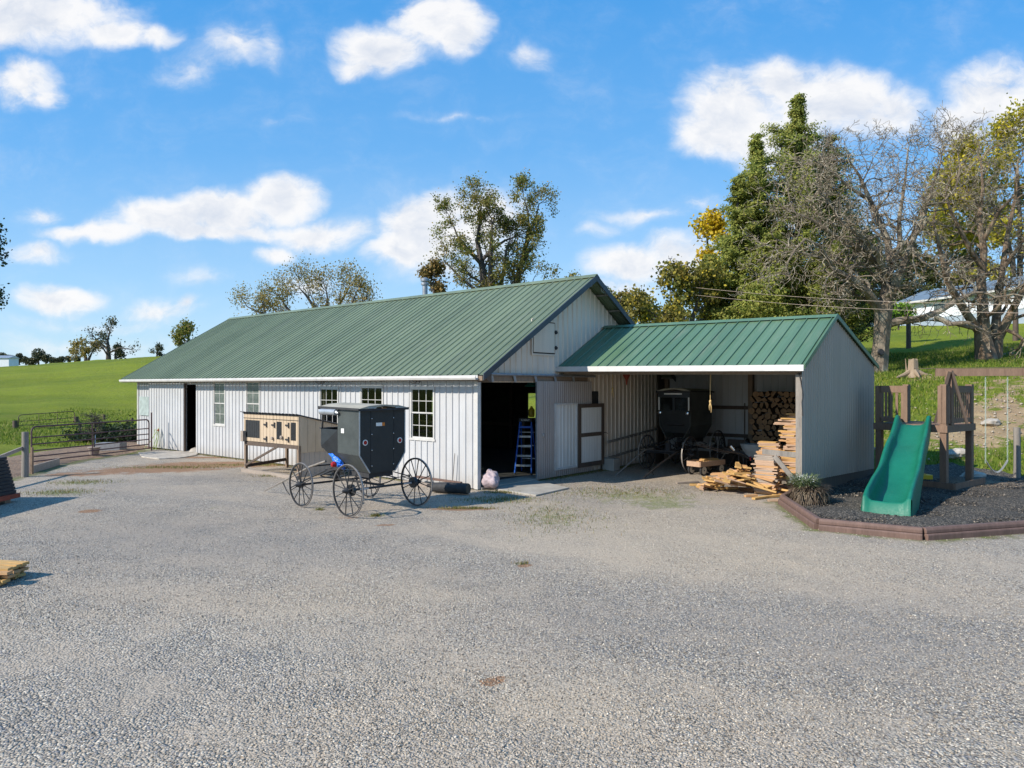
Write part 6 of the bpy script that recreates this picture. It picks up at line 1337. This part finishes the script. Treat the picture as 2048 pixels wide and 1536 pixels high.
# ---- old forked tree on the right (depth 42)
Y2=42.0; t=root('forked_tree','old many-stemmed tree with thick brown trunk at the right on the bank',1975,Y2)
def L2(u,v,dy=0): return LP(u,v,dy,Y2,t)
g=Grower(9,wig=.36,up=.02,ratio=.72,ang=.85,kids=(2,4),lateral=.38,rr=.66,rmin=.009)
g.thick.append(([L2(1974,745),L2(1972,715),L2(1966,680),L2(1962,655)],[.80,.58,.46,.36])); g.thick.append(([L2(1985,735,.2),L2(1992,700,.3),L2(1996,665,.3)],[.48,.36,.28]))
limb(g,[L2(1968,665),L2(1965,610),L2(1962,560,.3),L2(1968,500,.5),L2(1958,440,.6),L2(1966,380,.6),L2(1962,320,.6)],[.36,.29,.25,.2,.14,.10,.06],1,5,1.32)
limb(g,[L2(1962,668),L2(1935,630,-.3),L2(1910,590,-.6),L2(1895,565,-1),L2(1880,500,-1),L2(1868,450,-1)],[.26,.23,.20,.17,.12,.07],3,5,1.2,k=.5)
limb(g,[L2(1996,675,.3),L2(2015,640,0),L2(2035,600,-.3),L2(2060,560,-.5),L2(2085,520,-.5)],[.3,.24,.19,.14,.09],1,5,1.32)
limb(g,[L2(1990,670,.3),L2(1995,610,.8),L2(2005,540,1),L2(2015,470,1.2),L2(2030,400,1.2),L2(2035,340,1.2)],[.28,.22,.18,.14,.1,.06],1,5,1.32)
limb(g,[L2(1966,540,.3),L2(1930,480,0),L2(1905,430,-.3),L2(1890,390,-.5)],[.16,.13,.09,.05],2,5,1.25)
limb(g,[L2(2005,540,1),L2(2040,490,.5),L2(2075,440,0)],[.14,.1,.06],2,5,1.25)
limb(g,[L2(1968,480,.5),L2(2000,420,-.5),L2(2030,390,-1)],[.14,.1,.06],2,5,1.25)
limb(g,[L2(1962,660),L2(1920,650,-1),L2(1885,642,-1.5),L2(1860,640,-1.8)],[.14,.11,.08,.04],4,5,.8,k=.4)
g.build(t,M['bark_old'],M['twig'])
# ---- evergreens
M['cedar']=leafmat('cedar_leaf',[(0,(.07,.11,.022)),(.35,(.21,.26,.052)),(.7,(.35,.38,.075)),(1,(.52,.49,.12))],.5,.7,(.30,.26,.07),.5,.3)
M['cedar_dark']=leafmat('dark_cedar_leaf',[(0,(.03,.05,.018)),(.5,(.075,.11,.03)),(1,(.16,.175,.05))],.35,.7,(.13,.11,.045),.6,.5)
def cedar(u,y,vtop,w,seed,label,mat='cedar',zb=None,n=260,q=115,lean=0,fs=.17,spire=0,group='evergreens behind the shed'):
    t=root('cedar_tree',label,u,y,zb,group=group); r=np.random.default_rng(seed); H=CH+(770-vtop)/F*y-t.location.z; W_=w/2
    mb=MB(); mb.tube([(0,0,0),(lean*.3,0,H*.4),(lean*.8,0,H*.75),(lean,0,H*.98)],[.35,.25,.12,.03],8,cap=False); mb.build('trunk',M['bark_dark'],t)
    C=[];Sg=[]; ph=r.random(6)*6.28
    for i in range(n):
        f=r.random()**.85; z=H*(.06+.93*f); 
        env=W_*((1-f)**.72+.02)*(1 if f<.86 or not spire else .38)
        a=r.random()*6.283; env*=(.72+.28*math.sin(a*2+ph[0]+f*5)+.22*math.sin(a*3+ph[1]-f*9))*(.7+.45*r.random()); env=max(env,.35)
        b=np.array([lean*f,0,z]); d=unit(A(math.cos(a),math.sin(a),.32+.4*r.random())); e=b+d*env
        Sg.append([*b,*e,.03,.008]); m=int(q*(.3+env/W_)); s=r.random(m)**.55
        c=b+(e-b)*s[:,None]+r.normal(size=(m,3))*np.array([.22,.22,.09])*(.45+.55*min(1,env))*(.5+.6*s[:,None]); C.append(c)
    for k in range(spire):
        b=np.array([lean,0,H*.9]); m=150; s=r.random(m); a=r.random(m)*6.28; rr=.38*(1-s)**.6*(.5+.8*r.random(m)); C.append(np.stack([lean+np.cos(a)*rr,np.sin(a)*rr,H*(.88+.12*s)],-1))
    segmesh('branches',Sg,M['bark_dark'],t,3); CC=np.concatenate(C); NN=CC-np.array([lean*.5,0,0]); NN[:,2]=.55*np.hypot(NN[:,0],NN[:,1])+.2; NN/=np.linalg.norm(NN,axis=1)[:,None]; quads('crown',CC,fs,M[mat],t,seed,.3,.7,nrm=NN); return t
cedar(1596,47,190,13.5,1,'tallest evergreen with a narrow spire rising behind the shed',n=470,q=250,spire=4)
cedar(1514,46,268,8.5,2,'second tallest evergreen, its thin tip left of the spire',n=280,q=220,spire=2)
cedar(1475,45,350,7.5,3,'mid-height evergreen on the left side of the group',n=240,q=215)
cedar(1420,46,510,6.5,4,'low bushy evergreen at the left foot of the group',n=240,q=115)
cedar(1662,48,270,10.0,5,'evergreen just right of the tallest spire, partly behind the bare tree',n=320,q=115)
cedar(1700,50,430,9,6,'lower dark evergreen behind the bare tree trunk','cedar_dark',n=260,q=115)
cedar(1545,43,470,7.5,7,'low olive evergreen in front of the tall spire',n=260,q=120)
cedar(1640,44,500,7,8,'low evergreen right above the shed roof end',n=240,q=120)
cedar(1815,98,485,15,10,'dark evergreen filling the gap above the white house','cedar_dark',n=220,q=110,fs=.34)
cedar(1735,96,460,14,12,'dark evergreen directly behind the bare trunk','cedar_dark',n=200,q=110,fs=.34)
# ---- leafy trees
def leaftree(name,u,y,label,seed,trunk,lv,leaf,n,ls,spread,bark='far_bark',twig='far_bark',zb=None,gk=None,group=None,clus=1,cat='tree',keep=1.0,vk=1.0,vb=640,du=0):
    t=root(name,label,u,y,zb,cat,group); gk=gk or {}; g=Grower(seed,**{**dict(wig=.22,up=.06,ratio=.7,ang=.65,kids=(2,4),lateral=.5),**gk})
    for (pts,rs,l0,L) in trunk:
        L*=.62 if y<70 else (.95 if y<101 else .42)
        P=[LP(a+du,vb-(vb-b)*vk,c,y,t) for a,b,c in pts]; limb(g,P,rs,l0,lv,L)
    g.build(t,M[bark],M[twig]); tp=np.array(g.tips); r=np.random.default_rng(seed+50)
    if keep<1:   # leaves stay on whole twigs
        tp=tp[r.random(len(tp))<keep]
    if n:
        k=r.integers(0,len(tp),n); C=tp[k]+r.normal(size=(n,3))*spread; quads('crown',C,ls,leaf,t,seed)
    return t
M['leaf_oak']=leafmat('autumn_green_leaf',[(0,(.07,.11,.022)),(.45,(.19,.22,.045)),(.8,(.32,.29,.07)),(1,(.42,.24,.07))],.4,.6,(.24,.17,.05),.35,.5)
M['leaf_walnut']=leafmat('olive_yellow_leaf',[(0,(.15,.15,.045)),(.5,(.32,.27,.08)),(1,(.48,.32,.10))],.45)
M['leaf_brown']=leafmat('brown_leaf',[(0,(.09,.075,.025)),(.5,(.22,.16,.05)),(1,(.34,.21,.07))],.3)
M['leaf_yellow']=leafmat('yellow_leaf',[(0,(.38,.24,.02)),(.5,(.62,.44,.02)),(1,(.75,.58,.04))],.35)
M['leaf_yelgreen']=leafmat('yellow_green_leaf',[(0,(.22,.21,.03)),(.5,(.46,.40,.045)),(.8,(.68,.55,.05)),(1,(.85,.68,.05))],.5,.6,(.25,.24,.05),.4,.5)
M['leaf_olyel']=leafmat('olive_yellow_mix_leaf',[(0,(.07,.10,.02)),(.55,(.20,.20,.045)),(.82,(.36,.30,.05)),(1,(.75,.58,.05))],.4,.6,(.26,.19,.06),.5,.5)
M['leaf_far']=leafmat('far_leaf',[(0,(.04,.055,.03)),(.6,(.09,.10,.05)),(1,(.17,.14,.07))],.2)
M['leaf_bright']=leafmat('bright_leaf',[(0,(.10,.22,.02)),(1,(.30,.45,.05))],.35)
leaftree('tall_tree',968,55,'tall green-brown tree behind the barn, left of a pair',31,[
 ([(972,640,0),(970,590,0),(965,520,0),(955,460,.5),(960,410,.5),(962,375,.5)],[.38,.32,.26,.18,.11,.06],2,1.5),
 ([(978,620,0),(980,560,-.5),(982,480,-.6),(984,420,-.5)],[.28,.22,.15,.08],2,1.4),
 ([(965,500,0),(985,475,.6),(1010,455,.8),(1030,447,.8)],[.16,.12,.09,.05],2,1.3),
 ([(970,585,0),(940,560,.6),(915,535,.9),(895,510,1)],[.15,.11,.08,.05],2,1.3),
 ([(962,510,0),(935,475,-.8),(915,445,-1),(905,415,-1)],[.15,.12,.08,.04],2,1.3)],5,M['leaf_oak'],13000,.15,.22,keep=.42,vk=.86)
leaftree('tall_tree',1022,56,'tall green-brown tree behind the barn, right of a pair',32,[
 ([(1018,640,0),(1025,580,0),(1038,530,.5),(1050,480,.6),(1058,430,.5),(1056,390,.4),(1050,365,.4)],[.38,.3,.24,.18,.12,.07,.04],2,1.4),
 ([(1002,620,0),(1000,570,-.4),(1008,520,-.8),(1012,480,-.8),(1020,455,-.8)],[.25,.18,.13,.09,.05],2,1.3),
 ([(1022,600,0),(1050,560,-.5),(1085,550,-.6),(1120,548,-.6)],[.12,.09,.06,.03],3,1.2),
 ([(1056,440,.5),(1072,400,1),(1078,370,1),(1085,365,1)],[.1,.07,.05,.03],3,1.2)],5,M['leaf_oak'],10500,.15,.22,keep=.38,vk=.86)
leaftree('brown_tree',868,54,'small rusty brown tree next to the stove pipe',33,[([(872,640,0),(870,600,0),(866,570,0),(868,555,0)],[.2,.14,.08,.04],3,1.0)],5,M['leaf_brown'],2600,.22,.22,keep=.7)
leaftree('sparse_tree',600,58,'wide sparse yellow-leaved tree behind the barn roof',34,[
 ([(640,700,0),(640,640,0),(628,600,0),(612,565,0),(600,545,0)],[.35,.25,.14,.08,.04],2,1.4),
 ([(655,690,0),(668,630,.5),(680,590,.8),(692,560,.8),(700,535,.8)],[.25,.17,.11,.07,.03],2,1.3),
 ([(620,680,0),(590,630,-.5),(572,600,-.8),(560,570,-.8)],[.2,.15,.09,.04],2,1.3),
 ([(600,680,0),(545,640,.6),(520,618,.8),(495,600,.8)],[.2,.13,.08,.04],2,1.2),
 ([(655,690,0),(715,620,-.4),(725,585,-.4)],[.2,.1,.05],2,1.1),([(640,690,0),(650,620,.3),(655,575,.3),(652,545,.3)],[.22,.14,.08,.04],2,1.3),([(670,690,0),(690,640,-.6),(712,560,-.8)],[.2,.12,.05],2,1.2),([(600,690,0),(570,650,.8),(545,600,1)],[.2,.12,.05],2,1.2)],5,M['leaf_walnut'],11000,.14,.34,keep=.5,vk=.66)
leaftree('bare_far_tree',217,150,'thin nearly leafless tree standing alone on the hill crest',35,[([(217,722,0),(217,690,0),(215,665,0),(219,645,0)],[.55,.4,.25,.12],2,3.2),([(216,690,0),(200,670,2),(188,655,2)],[.25,.17,.08],3,2.4),([(217,700,0),(240,685,-2),(262,690,-2)],[.22,.15,.07],3,2.4)],5,M['leaf_far'],700,.38,.4,keep=.14,gk=dict(up=.16,ang=.5),vk=.72,vb=722)
leaftree('small_far_tree',172,150,'round bare bush tree left of the lone hilltop tree',36,[([(172,722,0),(171,706,0),(165,697,0)],[.4,.25,.12],2,2.6),([(176,722,0),(184,700,0)],[.3,.12],2,2.4)],5,M['leaf_walnut'],1500,.38,.4,keep=.4,vk=.75,vb=722)
leaftree('small_far_tree',231,150,'low bush tree just right of the lone hilltop tree',37,[([(231,722,0),(231,710,0)],[.3,.2],3,2.2)],5,M['leaf_far'],900,.38,.4,keep=.4)
leaftree('small_far_tree',314,140,'tiny tree on the crest near the barn roof corner',38,[([(314,720,0),(314,708,0)],[.25,.15],3,2.0)],5,M['leaf_far'],500,.33,.3,keep=.3)
leaftree('brown_tree',378,110,'brown tree behind the left slope of the barn roof',39,[([(378,722,0),(377,690,0),(376,665,0)],[.35,.25,.12],2,2.4)],5,M['leaf_oak'],2200,.30,.35,keep=.5,vk=.85,vb=722)
leaftree('yellow_maple',1420,50,'bright yellow maple top showing left of the evergreens',40,[([(1425,640,0),(1420,560,0),(1418,510,0),(1414,480,0)],[.25,.18,.12,.06],2,1.2)],5,M['leaf_yellow'],2600,.26,.28,keep=.3)
leaftree('yellow_bush_tree',1368,44,'low tree with yellow-green leaves above the shed ridge',41,[([(1370,680,0),(1365,630,0),(1355,600,0),(1350,585,0)],[.2,.15,.1,.05],2,1.2),([(1372,680,0),(1390,620,0),(1400,590,0)],[.2,.12,.06],2,1.2),([(1360,680,0),(1320,640,.4),(1295,620,.4)],[.2,.1,.05],2,1.1)],5,M['leaf_olyel'],4800,.22,.26,keep=.5)
leaftree('olive_bush_tree',1300,48,'olive bush tree where the barn roof meets the shed ridge',42,[([(1300,700,0),(1298,655,0),(1290,635,0)],[.2,.12,.06],3,1.0),([(1335,700,0),(1335,650,0)],[.2,.1],3,1.0),([(1255,700,0),(1245,640,0),(1240,615,0)],[.15,.1,.04],3,.8)],5,M['leaf_oak'],3200,.22,.24,keep=.6)
leaftree('yellow_tree',2020,86,'broad yellow-green tree behind the old forked tree',43,[([(2030,640,0),(2025,520,0),(2000,430,0),(1970,380,0),(1950,350,0)],[.4,.3,.22,.15,.08],2,1.9),([(2040,600,0),(2040,450,1),(2035,350,1),(2020,310,1)],[.35,.26,.17,.08],2,1.9),([(2040,520,0),(2080,420,0),(2090,330,0)],[.3,.2,.1],2,1.9),([(2020,500,0),(1960,450,1),(1920,420,1),(1900,395,1)],[.2,.15,.1,.05],2,1.6)],5,M['leaf_yelgreen'],17000,.42,.62,keep=.7)
leaftree('olive_tree',1905,100,'olive leafy tree behind the white house roof',44,[([(1905,640,0),(1900,560,0),(1890,500,0)],[.35,.25,.12],2,2.2),([(1905,640,0),(1945,540,0),(1960,500,0)],[.3,.2,.1],2,2.0)],5,M['leaf_oak'],7000,.5,.65,keep=.8)
leaftree('green_shrub',1797,58,'bright green shrub at the left corner of the white house',45,[([(1797,660,0),(1797,640,0)],[.08,.05],3,.9)],5,M['leaf_bright'],1500,.25,.25,cat='shrub')
leaftree('edge_tree',-14,42,'dark tree whose branch tips enter at the left edge',46,[([(-60,760,0),(-55,640,0),(-40,540,0),(-30,480,0)],[.4,.3,.2,.08],2,1.3),([(-55,640,0),(-25,600,0),(-10,598,0)],[.15,.08,.04],3,.9),([(-45,560,0),(-10,515,0),(5,500,0)],[.15,.08,.04],3,.8)],5,M['brush_leaf'],3500,.20,.22,keep=.5,vk=.9,du=-26)
# far tree line beyond the crest, each tree its own crown
rs=np.random.default_rng(77); k=0
for i,(u,v,wd) in enumerate(((3,703,30),(20,708,26),(38,706,24),(52,712,20),(77,696,34),(92,708,26),(104,714,22),(62,715,30),(24,716,30),(124,712,20),(137,711,18),(152,712,22),(112,716,30),(1265,632,16))):
    y=330 if u<400 else 90; x=(u-1024)/F*y; zt_=CH+(770-v)/F*y; w_=wd/F*y*.6; zb0=CH+(770-(730 if u<400 else 650))/F*y
    t=thing('distant_tree',['bluish far tree at the left edge of the skyline','second far tree from the left edge','third far tree from the left edge','small far tree left of the tallest one','tallest round tree of the far tree line','far tree right of the tallest round one','low far tree right of the tall round one','low tree before the tallest far tree','low tree before the second far tree','small far tree left of the last pair','small far tree before the bare round bush','far tree at the foot of the bare round bush','low far bush right of the tallest','small far tree above the shed ridge gap'][i],'tree',(x,y,zb0),0,'distant trees on the skyline')
    mb=MB(); mb.tube([(0,0,0),(0,0,(zt_-zb0)*.6)],[.5,.2],6); mb.build('trunk',M['far_bark'],t)
    n=1100; C=[]
    for j in range(7):
        a=rs.random()*6.28; c=np.array([math.cos(a)*w_*.5*rs.random(),math.sin(a)*w_*.5*rs.random(),(zt_-zb0)*(.4+.45*rs.random())]); r=(.30+.22*rs.random())*w_
        if c[2]+r>zt_-zb0: c[2]=zt_-zb0-r
        d=rs.normal(size=(n//7,3)); d/=np.linalg.norm(d,axis=1)[:,None]; C.append(c+d*r*(.75+.25*rs.random((n//7,1))))
    quads('crown',np.concatenate(C),w_*.16,M['leaf_far'],t,i)
# ================================================================== house, far buildings, wires, mast
ha=Vector(((1800-1024)/F*80,80,0)); hb_=Vector(((2075-1024)/F*65,65,0)); dH=(hb_-ha).normalized(); nH=Vector((-dH.y,dH.x,0)); LH=(hb_-ha).length+8
zw0=CH+(770-641)/F*80-.1; zw1=CH+(770-608)/F*80; zg=hz(ha.x,ha.y)-1.5
hs_=thing('white_house','long white house with blue-grey roof on the hill behind the old trees','house',(ha.x,ha.y,0),math.atan2(dH.y,dH.x))
mb=MB(); mb.box(0,LH,0,8,zw0,zw1); mb.build('wall',M['house_white'],hs_)
mb=MB(); mb.box(.05,LH-.05,.05,7.9,zg,zw0-.004); mb.build('foundation',simple('house_base',(.30,.36,.42),.8,var=.15,sc=1),hs_)
mb=MB(); mb.extr([(-.6,-.7,zw1-.02),(-.6,4,zw1+1.7),(-.6,8.7,zw1-.02),(-.6,8.7,zw1-.14),(-.6,-.7,zw1-.14)],(LH+1.2,0,0)); mb.build('roof',M['house_roof'],hs_)
mb=MB(); mb.box(-.65,LH+.65,-.76,-.702,zw1-.18,zw1+.02); mb.build('gutter',M['trim_white'],hs_)
for x in (4.5,11,16):
    mb=MB(); mb.box(x,x+1.2,-.03,0,zw0+.7,zw1-.6); mb.build('window',M['dusty_glass'],hs_)
ww=thing('distant_shed','small far white shed roof at the left skyline',
 'shed',(D(4,0,250).x,250,0),0); z1=CH+(770-716)/F*250
mb=MB(); mb.box(-6,2.4,0,5,z1-4,z1); mb.build('wall',M['house_white'],ww); mb=MB(); mb.extr([(-6.3,-.4,z1),(-6.3,2.5,z1+1.0),(-6.3,5.4,z1)],(9,0,0)); mb.build('roof',M['galv'],ww)
for i,(v0,v1) in enumerate(((573,612),(588,629))):
    a=D(1372,v0,44); b=D(2230,v1,24+i*.3); n=24; mb=MB(); mb.tube([a.lerp(b,k/n)+Vector((0,0,-.5*math.sin(math.pi*k/n)+.22*math.sin(math.pi*k/n))) for k in range(n+1)],.009,5); o=mb.build('utility_wire',M['wire'],None); tag(o,('upper' if i==0 else 'lower')+' pale overhead wire crossing in front of the evergreens','wire')
P=D(1340.5,0,50); zz=CH+(770-517)/F*50; ms_=thing('mast','thin grey mast with small arms rising above the yellow-green bush','mast',(P.x,P.y,hz(P.x,P.y)),0); hh=zz-hz(P.x,P.y)
mb=MB(); mb.tube([(0,0,0),(0,0,hh)],.055,8); mb.build('pole',M['steel_grey'],ms_)
mb=MB(); mb.bar((0,0,hh-.35),(.32,0,hh-.35),.05,.05); mb.box(.2,.36,-.06,.06,hh-.38,hh-.30); mb.build('arm',M['dull_black'],ms_)
mb=MB(); mb.bar((-.10,0,hh),(-.12,0,hh+.2),.02,.02); mb.bar((.10,0,hh),(.12,0,hh+.16),.02,.02); mb.bar((-.12,0,hh),(.12,0,hh),.04,.04); mb.build('antenna',M['dull_black'],ms_)
